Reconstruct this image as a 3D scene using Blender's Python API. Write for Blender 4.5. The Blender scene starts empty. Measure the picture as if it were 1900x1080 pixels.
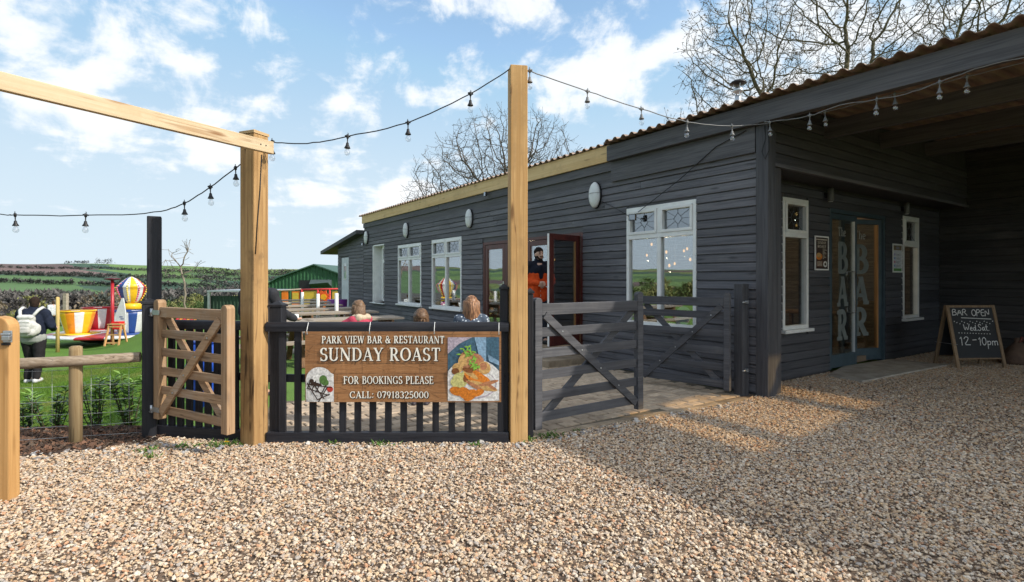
import bpy, bmesh, math, random
from mathutils import Vector, Matrix, noise as mnoise
R = math.radians
random.seed(7)
SC = bpy.context.scene
COL = SC.collection

# ------------------------------------------------------------------ camera, sky, sun, exposure
CAM_H, FPX, PCX, HORY = 1.5, 998.0, 950.0, 517.0
cam_d = bpy.data.cameras.new('camera'); cam = bpy.data.objects.new('camera', cam_d); COL.objects.link(cam)
cam.location = (0, 0, CAM_H); cam.rotation_euler = (R(90), 0, 0)
cam_d.sensor_width = 36; cam_d.lens = 36 * FPX / 1900; cam_d.shift_y = (HORY - 540) / 1900
cam_d.clip_start = .05; cam_d.clip_end = 9000
SC.camera = cam
SUN_L = Vector((-1.366, .46, -1.0)).normalized()
SUN_EL = math.asin(-SUN_L.z); SUN_ROT = math.atan2(-SUN_L.x, -SUN_L.y)
sl = bpy.data.lights.new('sun', 'SUN'); sl.energy = 2.0; sl.angle = R(.8); sl.color = (1, .93, .82)
so = bpy.data.objects.new('sun', sl); COL.objects.link(so); so.location = (20, -8, 15)
so.rotation_euler = SUN_L.to_track_quat('-Z', 'Y').to_euler()
SC.view_settings.view_transform = 'Standard'; SC.view_settings.look = 'None'
SC.view_settings.exposure = 1.27; SC.view_settings.gamma = 1; SC.view_settings.use_curve_mapping = False
SC.cycles.max_bounces = 7; SC.cycles.diffuse_bounces = 4; SC.cycles.glossy_bounces = 3; SC.cycles.transparent_max_bounces = 12
SC.cycles.caustics_reflective = False; SC.cycles.caustics_refractive = False
SC.cycles.use_denoising = True

def nd(t, typ, ins=None, **attrs):
    n = t.nodes.new(typ)
    for k, v in attrs.items(): setattr(n, k, v)
    for k, v in (ins or {}).items():
        s = n.inputs[k]
        if isinstance(v, bpy.types.NodeSocket): t.links.new(v, s)
        else: s.default_value = v
    return n
def mth(t, op, a, b=None, c=None, clamp=False):
    ins = {0: a}
    if b is not None: ins[1] = b
    if c is not None: ins[2] = c
    return nd(t, 'ShaderNodeMath', ins, operation=op, use_clamp=clamp).outputs[0]
def vmt(t, op, a, b=None, s=None):
    ins = {0: a}
    if b is not None: ins[1] = b
    n = nd(t, 'ShaderNodeVectorMath', ins, operation=op)
    if s is not None: n.inputs['Scale'].default_value = s
    return n.outputs['Value'] if op in ('DOT_PRODUCT', 'LENGTH', 'DISTANCE') else n.outputs[0]
def mixc(t, f, a, b, mode='MIX'):
    n = nd(t, 'ShaderNodeMix', data_type='RGBA', blend_type=mode)
    for i, v in ((0, f), (6, a), (7, b)):
        s = n.inputs[i]
        if isinstance(v, bpy.types.NodeSocket): t.links.new(v, s)
        else: s.default_value = v if i == 0 else (*v[:3], 1)
    return n.outputs[2]
def smooth(t, x, a, b):
    return nd(t, 'ShaderNodeMapRange', {0: x, 1: a, 2: b, 3: 0.0, 4: 1.0}, interpolation_type='SMOOTHSTEP').outputs[0]

def pdir(px, py):
    return Vector(((px - PCX) / FPX, 1, (HORY - py) / FPX)).normalized()

def make_world():
    w = bpy.data.worlds.new('World'); SC.world = w; w.use_nodes = True
    t = w.node_tree; t.nodes.clear()
    out = nd(t, 'ShaderNodeOutputWorld')
    sky = nd(t, 'ShaderNodeTexSky', sky_type='NISHITA', sun_disc=False, sun_elevation=SUN_EL, sun_rotation=SUN_ROT,
             air_density=1.0, dust_density=.6, ozone_density=1.6, altitude=50)
    g = nd(t, 'ShaderNodeTexCoord').outputs['Generated']
    vdir = vmt(t, 'NORMALIZE', g)
    sx = nd(t, 'ShaderNodeSeparateXYZ', {0: vdir})
    z = mth(t, 'MAXIMUM', sx.outputs[2], 0.0)
    # flat cloud layer: the direction projected on a plane overhead
    inv = mth(t, 'DIVIDE', 1.0, mth(t, 'ADD', z, .16))
    cv = nd(t, 'ShaderNodeCombineXYZ', {0: mth(t, 'MULTIPLY', sx.outputs[0], inv), 1: mth(t, 'MULTIPLY', sx.outputs[1], inv), 2: 0.0}).outputs[0]
    def fbm(v, sc, det, rough, off, dist=0.0):
        vv = vmt(t, 'ADD', v, off)
        return nd(t, 'ShaderNodeTexNoise', {'Vector': vv, 'Scale': sc, 'Detail': det, 'Roughness': rough, 'Distortion': dist}).outputs[0]
    n1 = fbm(cv, 2.6, 9, .58, (3.1, 1.7, 0), .25)
    n2 = fbm(vdir, 11.0, 9, .6, (.3, 5.2, 2.2), .3)
    big = fbm(cv, .75, 3, .5, (7.7, 2.4, 0))
    # cloud banks where the photograph's sky has them (directions on the sky)
    banks = [(60, 15, .08, .36), (205, 60, .05, .42), (350, 110, .05, .26), (430, 60, .05, .2), (640, 115, .10, .24), (800, 35, .25, .48), (940, 30, .22, .48),
             (360, 215, .08, .46), (460, 215, .09, .38), (560, 290, .16, .54), (680, 330, .16, .56), (740, 320, .12, .5), (600, 245, .13, .46), (1110, 100, .15, .54),
             (1060, 70, .12, .46), (1310, 95, .15, .62), (1240, 80, .09, .35), (1400, 160, .12, .5), (1090, 290, .10, .35), (1500, 30, .14, .25)]
    acc = None
    for px, py, rad, amp in banks:
        dd = vmt(t, 'DISTANCE', vdir, tuple(pdir(px, py)))
        q = mth(t, 'DIVIDE', dd, rad)
        e = mth(t, 'MULTIPLY', mth(t, 'POWER', 2.71828, mth(t, 'MULTIPLY', mth(t, 'MULTIPLY', q, q), -1.0)), amp)
        acc = e if acc is None else mth(t, 'MAXIMUM', acc, e)
    # general broken cloud away from those banks
    gen = mth(t, 'MULTIPLY', smooth(t, big, .33, .56), .62)
    acc = mth(t, 'MAXIMUM', acc, mth(t, 'MULTIPLY', gen, smooth(t, z, .02, .25)))
    nn = mth(t, 'ADD', mth(t, 'MULTIPLY', n1, .5), mth(t, 'MULTIPLY', n2, .5))
    dens = mth(t, 'ADD', mth(t, 'ADD', mth(t, 'MULTIPLY', mth(t, 'SUBTRACT', nn, .5), 3.6), acc), -.34)
    mask = mth(t, 'POWER', smooth(t, dens, 0.0, .40), 1.15)
    # thin milky veil low down
    veil = mth(t, 'MULTIPLY', mth(t, 'POWER', mth(t, 'SUBTRACT', 1.0, z), 6.0), .95)
    skyc = nd(t, 'ShaderNodeHueSaturation', {'Hue': .488, 'Saturation': .95, 'Value': 1.35, 'Color': sky.outputs[0]}).outputs[0]
    # pale haze caps the blue away from the sun; towards the sun the sky keeps its own glare
    sd = vmt(t, 'DOT_PRODUCT', vdir, tuple(-SUN_L)); aur = smooth(t, sd, .45, 1.0)
    vcol = mixc(t, aur, mixc(t, veil, mixc(t, 1.0, skyc, mixc(t, smooth(t, z, .0, .5), (3.7, 4.5, 5.1), (1.7, 3.05, 4.55)), 'DARKEN'), (3.95, 4.6, 5.05)), skyc)
    ccol = mixc(t, smooth(t, dens, .15, .8), (5.1, 5.4, 5.7), (5.9, 5.9, 5.9)); ccol = mixc(t, aur, ccol, (15, 14.5, 13.5))
    col = mixc(t, mth(t, 'MULTIPLY', mask, .93), vcol, ccol)
    bg = nd(t, 'ShaderNodeBackground', {'Color': col, 'Strength': .079})
    t.links.new(bg.outputs[0], out.inputs[0])
    w.cycles.sampling_method = 'MANUAL'; w.cycles.sample_map_resolution = 512
make_world()

# ------------------------------------------------------------------ mesh helper
class MB:
    def __init__(s): s.v = []; s.f = []; s.m = []; s.sm = []
    def add(s, vs, fs, mi=0, smooth=False):
        o = len(s.v); s.v += [tuple(v) for v in vs]
        for f in fs: s.f.append(tuple(i + o for i in f)); s.m.append(mi); s.sm.append(smooth)
        return s
    def box(s, a, b, mi=0):
        x0, y0, z0 = a; x1, y1, z1 = b
        if x0 > x1: x0, x1 = x1, x0
        if y0 > y1: y0, y1 = y1, y0
        if z0 > z1: z0, z1 = z1, z0
        return s.add([(x0,y0,z0),(x1,y0,z0),(x1,y1,z0),(x0,y1,z0),(x0,y0,z1),(x1,y0,z1),(x1,y1,z1),(x0,y1,z1)],
                     [(0,3,2,1),(4,5,6,7),(0,1,5,4),(1,2,6,5),(2,3,7,6),(3,0,4,7)], mi)
    def bar(s, p0, p1, w, h, up=(0,0,1), mi=0):
        """rectangular bar from p0 to p1: w across, h along up"""
        p0, p1, up = Vector(p0), Vector(p1), Vector(up)
        d = (p1 - p0).normalized(); sd = d.cross(up)
        if sd.length < 1e-5: sd = d.cross(Vector((1, 0, 0)))
        sd.normalize(); u = sd.cross(d).normalized()
        vs = []
        for p in (p0, p1):
            for a, b in ((-1,-1),(1,-1),(1,1),(-1,1)): vs.append(p + sd * (a * w / 2) + u * (b * h / 2))
        return s.add(vs, [(0,3,2,1),(4,5,6,7),(0,1,5,4),(1,2,6,5),(2,3,7,6),(3,0,4,7)][0:6], mi)
    def tube(s, pts, r, seg=6, mi=0, caps=True, smooth=True):
        pts = [Vector(p) for p in pts]; n = len(pts)
        rs = r if isinstance(r, (list, tuple)) else [r] * n
        vs = []; ref = None
        for i, p in enumerate(pts):
            d = (pts[min(i + 1, n - 1)] - pts[max(i - 1, 0)])
            if d.length < 1e-9: d = Vector((0, 0, 1))
            d.normalize()
            if ref is None: ref = Vector((0, 0, 1)) if abs(d.z) < .9 else Vector((1, 0, 0))
            a = d.cross(ref)
            if a.length < 1e-4: ref = Vector((0, 1, 0)) if abs(d.y) < .9 else Vector((1, 0, 0)); a = d.cross(ref)
            a.normalize(); b = d.cross(a)
            ref = b * -1 if False else ref
            for k in range(seg):
                q = 2 * math.pi * k / seg
                vs.append(p + a * (math.cos(q) * rs[i]) + b * (math.sin(q) * rs[i]))
        fs = []
        for i in range(n - 1):
            for k in range(seg):
                k2 = (k + 1) % seg
                fs.append((i*seg+k, i*seg+k2, (i+1)*seg+k2, (i+1)*seg+k))
        s.add(vs, fs, mi, smooth)
        if caps:
            o = len(s.v) - len(vs)
            s.f.append(tuple(o + k for k in reversed(range(seg)))); s.m.append(mi); s.sm.append(False)
            s.f.append(tuple(o + (n-1)*seg + k for k in range(seg))); s.m.append(mi); s.sm.append(False)
        return s
    def lathe(s, prof, seg=16, c=(0,0,0), mi=0, mats=None, caps=True):
        vs = []
        for r, z in prof:
            for k in range(seg):
                q = 2 * math.pi * k / seg
                vs.append((c[0] + r * math.cos(q), c[1] + r * math.sin(q), c[2] + z))
        o = len(s.v); s.v += vs
        for i in range(len(prof) - 1):
            for k in range(seg):
                k2 = (k + 1) % seg
                s.f.append((o+i*seg+k, o+i*seg+k2, o+(i+1)*seg+k2, o+(i+1)*seg+k)); s.m.append(mats[k % len(mats)] if mats else mi); s.sm.append(True)
        if caps:
            s.f.append(tuple(o + k for k in reversed(range(seg)))); s.m.append(mi); s.sm.append(False)
            s.f.append(tuple(o + (len(prof)-1)*seg + k for k in range(seg))); s.m.append(mi); s.sm.append(False)
        return s
    def prism(s, pts, z0, z1, mi=0):
        n = len(pts); vs = [(p[0], p[1], z0) for p in pts] + [(p[0], p[1], z1) for p in pts]
        fs = [tuple(reversed(range(n))), tuple(range(n, 2*n))] + [(i, (i+1) % n, n+(i+1) % n, n+i) for i in range(n)]
        return s.add(vs, fs, mi)
    def ball(s, c, r, seg=10, rings=6, mi=0):
        if not isinstance(r, (tuple, list)): r = (r, r, r)
        prof = []
        o = len(s.v)
        for i in range(rings + 1):
            a = -math.pi/2 + math.pi * i / rings
            for k in range(seg):
                q = 2*math.pi*k/seg
                s.v.append((c[0]+r[0]*math.cos(a)*math.cos(q), c[1]+r[1]*math.cos(a)*math.sin(q), c[2]+r[2]*math.sin(a)))
        for i in range(rings):
            for k in range(seg):
                k2 = (k+1) % seg
                s.f.append((o+i*seg+k, o+i*seg+k2, o+(i+1)*seg+k2, o+(i+1)*seg+k)); s.m.append(mi); s.sm.append(True)
        return s
    def xf(s, M, start=0):
        for i in range(start, len(s.v)): s.v[i] = tuple(M @ Vector(s.v[i]))
        return s
    def mesh(s, name, mats):
        me = bpy.data.meshes.new(name)
        me.from_pydata(s.v, [], s.f)
        for m in (mats if isinstance(mats, (list, tuple)) else [mats]): me.materials.append(m)
        me.polygons.foreach_set('material_index', s.m)
        me.polygons.foreach_set('use_smooth', s.sm)
        me.update()
        return me
    def build(s, name, mats, parent=None, bevel=0, loc=None):
        o = bpy.data.objects.new(name, s.mesh(name, mats)); COL.objects.link(o)
        if parent is not None: o.parent = parent
        if loc: o.location = loc
        if bevel:
            b = o.modifiers.new('bevel', 'BEVEL'); b.width = bevel; b.segments = 2; b.limit_method = 'ANGLE'; b.angle_limit = R(40)
        return o

def tag(o, label=None, cat=None, group=None, kind=None):
    if label: o['label'] = label
    if cat: o['category'] = cat
    if group: o['group'] = group
    if kind: o['kind'] = kind
    return o
def thing(name, label, cat, loc=(0, 0, 0), rz=0, group=None):
    o = bpy.data.objects.new(name, None); COL.objects.link(o); o.location = loc; o.rotation_euler = (0, 0, rz)
    o.empty_display_size = .2
    return tag(o, label, cat, group)
def copy_tree(o, parent=None):
    c = o.copy(); COL.objects.link(c); c.parent = parent
    for ch in list(o.children): copy_tree(ch, c)
    return c
def inst(name, me, parent, loc=(0, 0, 0), rot=(0, 0, 0), sc=(1, 1, 1)):
    o = bpy.data.objects.new(name, me); COL.objects.link(o); o.parent = parent
    o.location = loc; o.rotation_euler = rot; o.scale = sc
    return o

# ------------------------------------------------------------------ materials
def new_mat(name):
    m = bpy.data.materials.new(name); m.use_nodes = True; t = m.node_tree; t.nodes.clear()
    out = nd(t, 'ShaderNodeOutputMaterial'); return m, t, out
def mat(name, c1, c2=None, scale=6, stretch=(1,1,1), rough=.6, rvar=.1, bump=.15, bdist=.01, spec=.4, metal=0, rnd=.1, detail=6, lo=.3, hi=.7, coat=0):
    m, t, out = new_mat(name)
    if c2 is None: c2 = tuple(c * .72 for c in c1)
    tc = nd(t, 'ShaderNodeTexCoord').outputs['Object']
    rn = nd(t, 'ShaderNodeObjectInfo').outputs['Random']
    v = vmt(t, 'MULTIPLY', tc, tuple(scale * q for q in stretch))
    off = nd(t, 'ShaderNodeCombineXYZ', {0: mth(t, 'MULTIPLY', rn, 41.0), 1: mth(t, 'MULTIPLY', rn, 17.0), 2: mth(t, 'MULTIPLY', rn, 29.0)}).outputs[0]
    v = vmt(t, 'ADD', v, off)
    n = nd(t, 'ShaderNodeTexNoise', {'Vector': v, 'Scale': 1.0, 'Detail': detail, 'Roughness': .6})
    f = smooth(t, n.outputs[0], lo, hi)
    col = mixc(t, f, c2, c1)
    val = mth(t, 'ADD', 1.0 - rnd, mth(t, 'MULTIPLY', rn, 2 * rnd))
    col = nd(t, 'ShaderNodeHueSaturation', {'Value': val, 'Color': col}).outputs[0]
    b = nd(t, 'ShaderNodeBsdfPrincipled', {'Base Color': col, 'Metallic': metal, 'Specular IOR Level': spec, 'Coat Weight': coat})
    t.links.new(mth(t, 'ADD', rough - rvar, mth(t, 'MULTIPLY', n.outputs[0], 2 * rvar)), b.inputs['Roughness'])
    if bump:
        bn = nd(t, 'ShaderNodeBump', {'Strength': bump, 'Distance': bdist, 'Height': n.outputs[0]})
        t.links.new(bn.outputs[0], b.inputs['Normal'])
    t.links.new(b.outputs[0], out.inputs[0])
    return m
def wood(name, c1, c2, axis=2, grain=60, along=2.2, rough=.65, bump=.35, knots=.0, knotcol=(.09, .04, .015), rnd=.12, wear=None, wearamt=.3, spec=.25, bdist=.004, checks=0):
    """timber: fibres drawn out along one axis, optional knots, optional worn/weathered patches"""
    m, t, out = new_mat(name)
    tc = nd(t, 'ShaderNodeTexCoord').outputs['Object']
    rn = nd(t, 'ShaderNodeObjectInfo').outputs['Random']
    off = nd(t, 'ShaderNodeCombineXYZ', {0: mth(t, 'MULTIPLY', rn, 31.0), 1: mth(t, 'MULTIPLY', rn, 53.0), 2: mth(t, 'MULTIPLY', rn, 19.0)}).outputs[0]
    st = [grain] * 3; st[axis] = along
    g1 = nd(t, 'ShaderNodeTexNoise', {'Vector': vmt(t, 'ADD', vmt(t, 'MULTIPLY', tc, tuple(st)), off), 'Scale': 1.0, 'Detail': 5, 'Roughness': .62, 'Distortion': .6})
    st2 = [grain * .22] * 3; st2[axis] = along * .5
    g2 = nd(t, 'ShaderNodeTexNoise', {'Vector': vmt(t, 'ADD', vmt(t, 'MULTIPLY', tc, tuple(st2)), off), 'Scale': 1.0, 'Detail': 3, 'Roughness': .5})
    mixf = mth(t, 'ADD', mth(t, 'MULTIPLY', g1.outputs[0], .6), mth(t, 'MULTIPLY', g2.outputs[0], .4))
    col = mixc(t, smooth(t, mixf, .34, .64), c2, c1)
    if knots:
        st3 = [9.0] * 3; st3[axis] = 1.9
        vo = nd(t, 'ShaderNodeTexVoronoi', {'Vector': vmt(t, 'ADD', vmt(t, 'ADD', vmt(t, 'MULTIPLY', tc, tuple(st3)), off), vmt(t, 'SCALE', g2.outputs['Color'], s=.5)), 'Scale': 1.0})
        k = mth(t, 'SUBTRACT', 1.0, smooth(t, vo.outputs['Distance'], .05, .22))
        col = mixc(t, mth(t, 'MULTIPLY', k, knots), col, knotcol)
    if checks:
        st4 = [grain * .30] * 3; st4[axis] = along * .28
        c4 = nd(t, 'ShaderNodeTexNoise', {'Vector': vmt(t, 'ADD', vmt(t, 'MULTIPLY', tc, tuple(st4)), off), 'Scale': 1.0, 'Detail': 2, 'Roughness': .45, 'Distortion': .3}).outputs[0]
        c5 = nd(t, 'ShaderNodeTexNoise', {'Vector': vmt(t, 'ADD', vmt(t, 'MULTIPLY', tc, (3, 3, 3)), off), 'Scale': 1.0, 'Detail': 2}).outputs[0]
        ck = mth(t, 'MULTIPLY', mth(t, 'SUBTRACT', 1.0, smooth(t, mth(t, 'ABSOLUTE', mth(t, 'SUBTRACT', c4, .5)), .003, .016)), smooth(t, c5, .44, .56))
        col = mixc(t, mth(t, 'MULTIPLY', ck, checks), col, knotcol)
    if wear:
        w = nd(t, 'ShaderNodeTexNoise', {'Vector': vmt(t, 'ADD', vmt(t, 'MULTIPLY', tc, (2.3, 2.3, 2.3)), off), 'Scale': 1.0, 'Detail': 8, 'Roughness': .68})
        wf = mth(t, 'MULTIPLY', mth(t, 'MULTIPLY', smooth(t, w.outputs[0], .46, .72), smooth(t, g1.outputs[0], .35, .6)), wearamt)
        col = mixc(t, wf, col, wear)
    val = mth(t, 'ADD', 1.0 - rnd, mth(t, 'MULTIPLY', rn, 2 * rnd))
    col = nd(t, 'ShaderNodeHueSaturation', {'Value': val, 'Color': col}).outputs[0]
    b = nd(t, 'ShaderNodeBsdfPrincipled', {'Base Color': col, 'Specular IOR Level': spec})
    t.links.new(mth(t, 'ADD', rough - .12, mth(t, 'MULTIPLY', g1.outputs[0], .24)), b.inputs['Roughness'])
    bn = nd(t, 'ShaderNodeBump', {'Strength': bump, 'Distance': bdist, 'Height': g1.outputs[0]})
    t.links.new(bn.outputs[0], b.inputs['Normal']); t.links.new(b.outputs[0], out.inputs[0])
    return m
def plain(name, c, rough=.5, metal=0, spec=.4):
    return mat(name, c, tuple(q * .86 for q in c), scale=9, rough=rough, bump=.03, metal=metal, spec=spec, rnd=.03)
def glass_mat(name, tint=(.86, .9, .9), refl=.24):
    m, t, out = new_mat(name)
    tr = nd(t, 'ShaderNodeBsdfTransparent', {'Color': (*tint, 1)})
    gl = nd(t, 'ShaderNodeBsdfGlossy', {'Color': (.95, .97, 1, 1), 'Roughness': .01})
    tc = nd(t, 'ShaderNodeTexCoord').outputs['Object']
    n = nd(t, 'ShaderNodeTexNoise', {'Vector': tc, 'Scale': 1.6, 'Detail': 1})
    bn = nd(t, 'ShaderNodeBump', {'Strength': .06, 'Distance': .02, 'Height': n.outputs[0]}); t.links.new(bn.outputs[0], gl.inputs['Normal'])
    bf = nd(t, 'ShaderNodeNewGeometry').outputs['Backfacing']      # thin pane: same reflectance from either side
    fr = nd(t, 'ShaderNodeFresnel', {'IOR': mth(t, 'SUBTRACT', 1.5, mth(t, 'MULTIPLY', bf, .8333))}).outputs[0]
    f = mth(t, 'ADD', mth(t, 'MULTIPLY', fr, .9), refl, clamp=True)
    mx = nd(t, 'ShaderNodeMixShader', {0: f, 1: tr.outputs[0], 2: gl.outputs[0]})
    t.links.new(mx.outputs[0], out.inputs[0]); return m
def emit(name, c, s):
    m, t, out = new_mat(name)
    e = nd(t, 'ShaderNodeEmission', {'Color': (*c, 1), 'Strength': s}); t.links.new(e.outputs[0], out.inputs[0]); return m
def stones(name, cols, rough=.75, rnd_attr=True, bump=.3):
    m, t, out = new_mat(name)
    rn = nd(t, 'ShaderNodeObjectInfo').outputs['Random']
    cr = nd(t, 'ShaderNodeValToRGB', {0: rn}); cr.color_ramp.interpolation = 'CONSTANT'
    el = cr.color_ramp.elements
    for i, c in enumerate(cols):
        e = el[0] if i == 0 else (el[1] if i == 1 else el.new(i / len(cols)))
        e.position = i / len(cols); e.color = (*c, 1)
    tc = nd(t, 'ShaderNodeTexCoord').outputs['Object']
    n = nd(t, 'ShaderNodeTexNoise', {'Vector': tc, 'Scale': 2.2, 'Detail': 5, 'Roughness': .65})
    col = mixc(t, mth(t, 'MULTIPLY', smooth(t, n.outputs[0], .4, .7), .32), cr.outputs[0], (.10, .075, .055))
    b = nd(t, 'ShaderNodeBsdfPrincipled', {'Base Color': col, 'Roughness': rough, 'Specular IOR Level': .35})
    bn = nd(t, 'ShaderNodeBump', {'Strength': bump, 'Distance': .1, 'Height': n.outputs[0]}); t.links.new(bn.outputs[0], b.inputs['Normal'])
    t.links.new(b.outputs[0], out.inputs[0]); return m

BLK = (.150, .148, .163); BLK2 = (.074, .073, .083)
M = dict(
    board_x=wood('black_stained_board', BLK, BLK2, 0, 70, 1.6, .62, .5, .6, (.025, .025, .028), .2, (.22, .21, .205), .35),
    board_back=wood('darker_black_board', (.062, .060, .062), (.03, .03, .032), 0, 70, 1.6, .7, .5, .5, (.015, .015, .016), .25, (.12, .11, .10), .4),  # darker copy of the board colour, for the bay's back wall
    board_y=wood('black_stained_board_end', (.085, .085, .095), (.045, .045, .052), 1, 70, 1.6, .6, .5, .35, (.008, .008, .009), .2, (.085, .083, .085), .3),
    dark_x=wood('black_timber', (.122, .119, .126), (.062, .06, .067), 0, 60, 1.6, .65, .4, .2, (.008, .008, .009), .12, (.10, .097, .095), .45),
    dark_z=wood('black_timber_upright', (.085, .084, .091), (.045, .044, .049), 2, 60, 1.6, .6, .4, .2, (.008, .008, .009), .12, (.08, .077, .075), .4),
    fence=wood('black_fence_paint', (.022, .023, .028), (.011, .011, .014), 2, 50, 2, .55, .3, .1, (.006, .006, .006), .15, (.06, .057, .053), .25),
    fence_x=wood('black_fence_rail', (.024, .025, .031), (.012, .012, .016), 0, 50, 2, .5, .3, .1, (.006, .006, .006), .15, (.06, .057, .053), .25),
    gate_x=wood('grey_black_gate', (.088, .088, .097), (.048, .048, .054), 0, 55, 1.4, .6, .4, .35, (.012, .011, .011), .1, (.15, .145, .14), .35),
    pine_z=wood('new_pine_post', (.58, .365, .16), (.40, .225, .08), 2, 42, 1.1, .7, .35, .9, (.12, .055, .02), .06, (.24, .14, .06), .5, checks=.75),
    oak_z=wood('weathered_softwood_post', (.47, .29, .125), (.25, .14, .055), 2, 36, 1.2, .75, .35, .6, (.06, .03, .014), .06, (.085, .052, .03), .95, checks=.85),
    beam_x=wood('sawn_pine_beam', (.56, .45, .30), (.46, .34, .20), 0, 46, 1.2, .7, .25, .8, (.22, .10, .035), .05, (.40, .24, .11), .6, checks=.5),
    fascia_x=wood('new_pine_fascia', (.74, .53, .28), (.60, .39, .17), 0, 42, .7, .7, .25, .4, (.12, .055, .02), .06, (.12, .08, .05), .35),
    gate_wood=wood('oiled_softwood_gate', (.37, .24, .14), (.22, .13, .07), 0, 60, 2.0, .6, .3, .7, (.07, .035, .018), .14, (.36, .32, .28), .5, checks=.6),
    gate_wood_z=wood('oiled_softwood_stile', (.38, .245, .14), (.24, .145, .075), 2, 55, 1.5, .6, .3, .6, (.08, .04, .018), .10, (.33, .29, .25), .4, checks=.6),
    rail=wood('weathered_round_rail', (.32, .25, .18), (.17, .125, .085), 0, 45, 1.2, .8, .4, .5, (.06, .04, .025), .08, (.36, .31, .26), .6, checks=.8),
    stake=wood('weathered_round_stake', (.36, .27, .15), (.20, .13, .06), 2, 45, 1.2, .8, .4, .6, (.05, .03, .018), .08, checks=.8),
    picnic=wood('grey_picnic_timber', (.36, .31, .25), (.22, .175, .13), 0, 45, 2, .75, .3, .3, (.1, .07, .05), .14),
    picnic_leg=wood('brown_picnic_leg', (.22, .125, .065), (.12, .065, .035), 2, 45, 2, .75, .3, .3, (.05, .03, .02), .12),
    white=mat('white_upvc', (.80, .80, .78), (.70, .70, .68), 5, rough=.35, bump=.02, rnd=.03, spec=.5),
    white_door=mat('white_painted_door', (.62, .65, .68), (.5, .53, .56), 4, rough=.45, bump=.02, rnd=.03),
    maroon=wood('mahogany_frame', (.10, .022, .016), (.052, .012, .01), 2, 50, 2, .35, .12, 0, (.02, .01, .01), .08, spec=.5),
    teal=mat('slate_blue_paint', (.055, .085, .105), (.035, .06, .075), 6, rough=.45, bump=.05, rnd=.05),
    amber_edge=wood('bare_timber_edge', (.40, .20, .075), (.26, .12, .04), 2, 50, 2, .5, .2),
    glass=glass_mat('window_glass'),
    glass_up=glass_mat('leaded_glass', (.40, .47, .52), .20),
    glass_door=glass_mat('door_glass', (.72, .77, .76), .16),
    bulb_glass=glass_mat('bulb_glass', (.95, .95, .95), .12),
    lead=plain('lead_came', (.10, .11, .12), .6, 0),
    lampglass=mat('opal_lamp_glass', (.72, .73, .72), (.62, .63, .63), 4, rough=.3, bump=.02, rnd=.02, spec=.5),
    steel=plain('galvanised_steel', (.50, .52, .54), .38, .85),
    chrome=plain('steel_handle', (.62, .63, .64), .25, .9),
    black_plastic=plain('black_rubber', (.012, .012, .013), .5),
    black_metal=plain('black_metal', (.02, .02, .022), .45, .3),
    roof=mat('corrugated_sheet', (.33, .24, .185), (.21, .15, .112), 5, (1, .3, 1), .7, bump=.1, rnd=.02),
    concrete=mat('concrete', (.44, .40, .345), (.28, .25, .21), 5, rough=.85, bump=.25, bdist=.006, rnd=.08, detail=9),
    step=mat('sandstone_step', (.34, .27, .19), (.19, .145, .10), 5, rough=.85, bump=.4, bdist=.01, rnd=.18, detail=9),
    cream=mat('print_cream', (.72, .68, .58), (.66, .62, .52), 20, rough=.5, bump=0, rnd=0),
    ink=plain('print_ink', (.018, .012, .01), .5),
    interior=mat('interior_wall', (.42, .36, .28), (.3, .25, .2), 3, rough=.8, bump=.05),
    brickin=mat('interior_boarding', (.27, .215, .165), (.12, .095, .075), 6, (.4, .4, 5), rough=.8, bump=.2),
    floor_in=mat('interior_floor', (.22, .16, .11), (.13, .1, .075), 3, rough=.6, bump=.05),
    bulb_glow=emit('filament_glow', (1, .48, .13), .75),
    skin=mat('skin', (.56, .34, .25), (.50, .29, .21), 9, rough=.5, bump=.02, rnd=.02),
)
def flat(name, c, rough=.55): 
    if name not in M: M[name] = plain(name, c, rough)
    return M[name]
# ------------------------------------------------------------------ places
def at(px, py, Y):
    return Vector(((px - PCX) / FPX * Y, Y, CAM_H + (HORY - py) / FPX * Y))
def G(px, py, z=0.0):
    Y = (CAM_H - z) * FPX / (py - HORY); return Vector(((px - PCX) / FPX * Y, Y, z))
CB = Vector((3.2386, 6.8045)); EU = Vector((.563, -.8265)).normalized(); EI = Vector((-EU.y, EU.x))
BANG = math.atan2(EU.y, EU.x)
def B(u, y, z=0.0):
    p = CB + EU * u + EI * y; return Vector((p.x, p.y, z))
def toB(x, y):
    r = Vector((x, y)) - CB; return r.dot(EU), r.dot(EI)
def sstep(x): x = max(0, min(1, x)); return x * x * (3 - 2 * x)
def lerp_tab(tab, r):
    if r <= tab[0][0]: return tab[0][1]
    for (a, va), (b, vb) in zip(tab, tab[1:]):
        if r <= b: return va + (vb - va) * (r - a) / (b - a)
    return tab[-1][1]
FAR = [(0, 0), (45, 0), (120, -4), (300, -13), (560, -17), (800, -8), (1000, 1), (1200, 12), (1400, 23), (1600, 35), (1800, 40), (2600, 30), (4500, 20)]
def H(x, y):
    r = math.hypot(x, y); az = math.degrees(math.atan2(x, max(y, 1e-6) if y > 0 else y))
    u, yi = toB(x, y); d = -yi
    drop = sstep((d - 5.0) / 3.4) * (.2 + .038 * max(0, min(y, 45)))
    if u < -17: drop = max(drop, sstep((-u - 17) / 14) * (.2 + .038 * max(0, min(y, 45))))
    far = lerp_tab(FAR, r)
    lift = 1.0
    if far > 0:
        lift = 1 + .10 * math.sin(az * .11 + 1.0) + .07 * math.sin(az * .31) + .03 * math.sin(az * .83 + 2)
        lift *= .93 if az > -28 and az < 0 else 1
    return -.03 - drop + far * lift + (0 if r < 60 else .8 * mnoise.noise(Vector((x * .006, y * .006, 0))))

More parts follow.
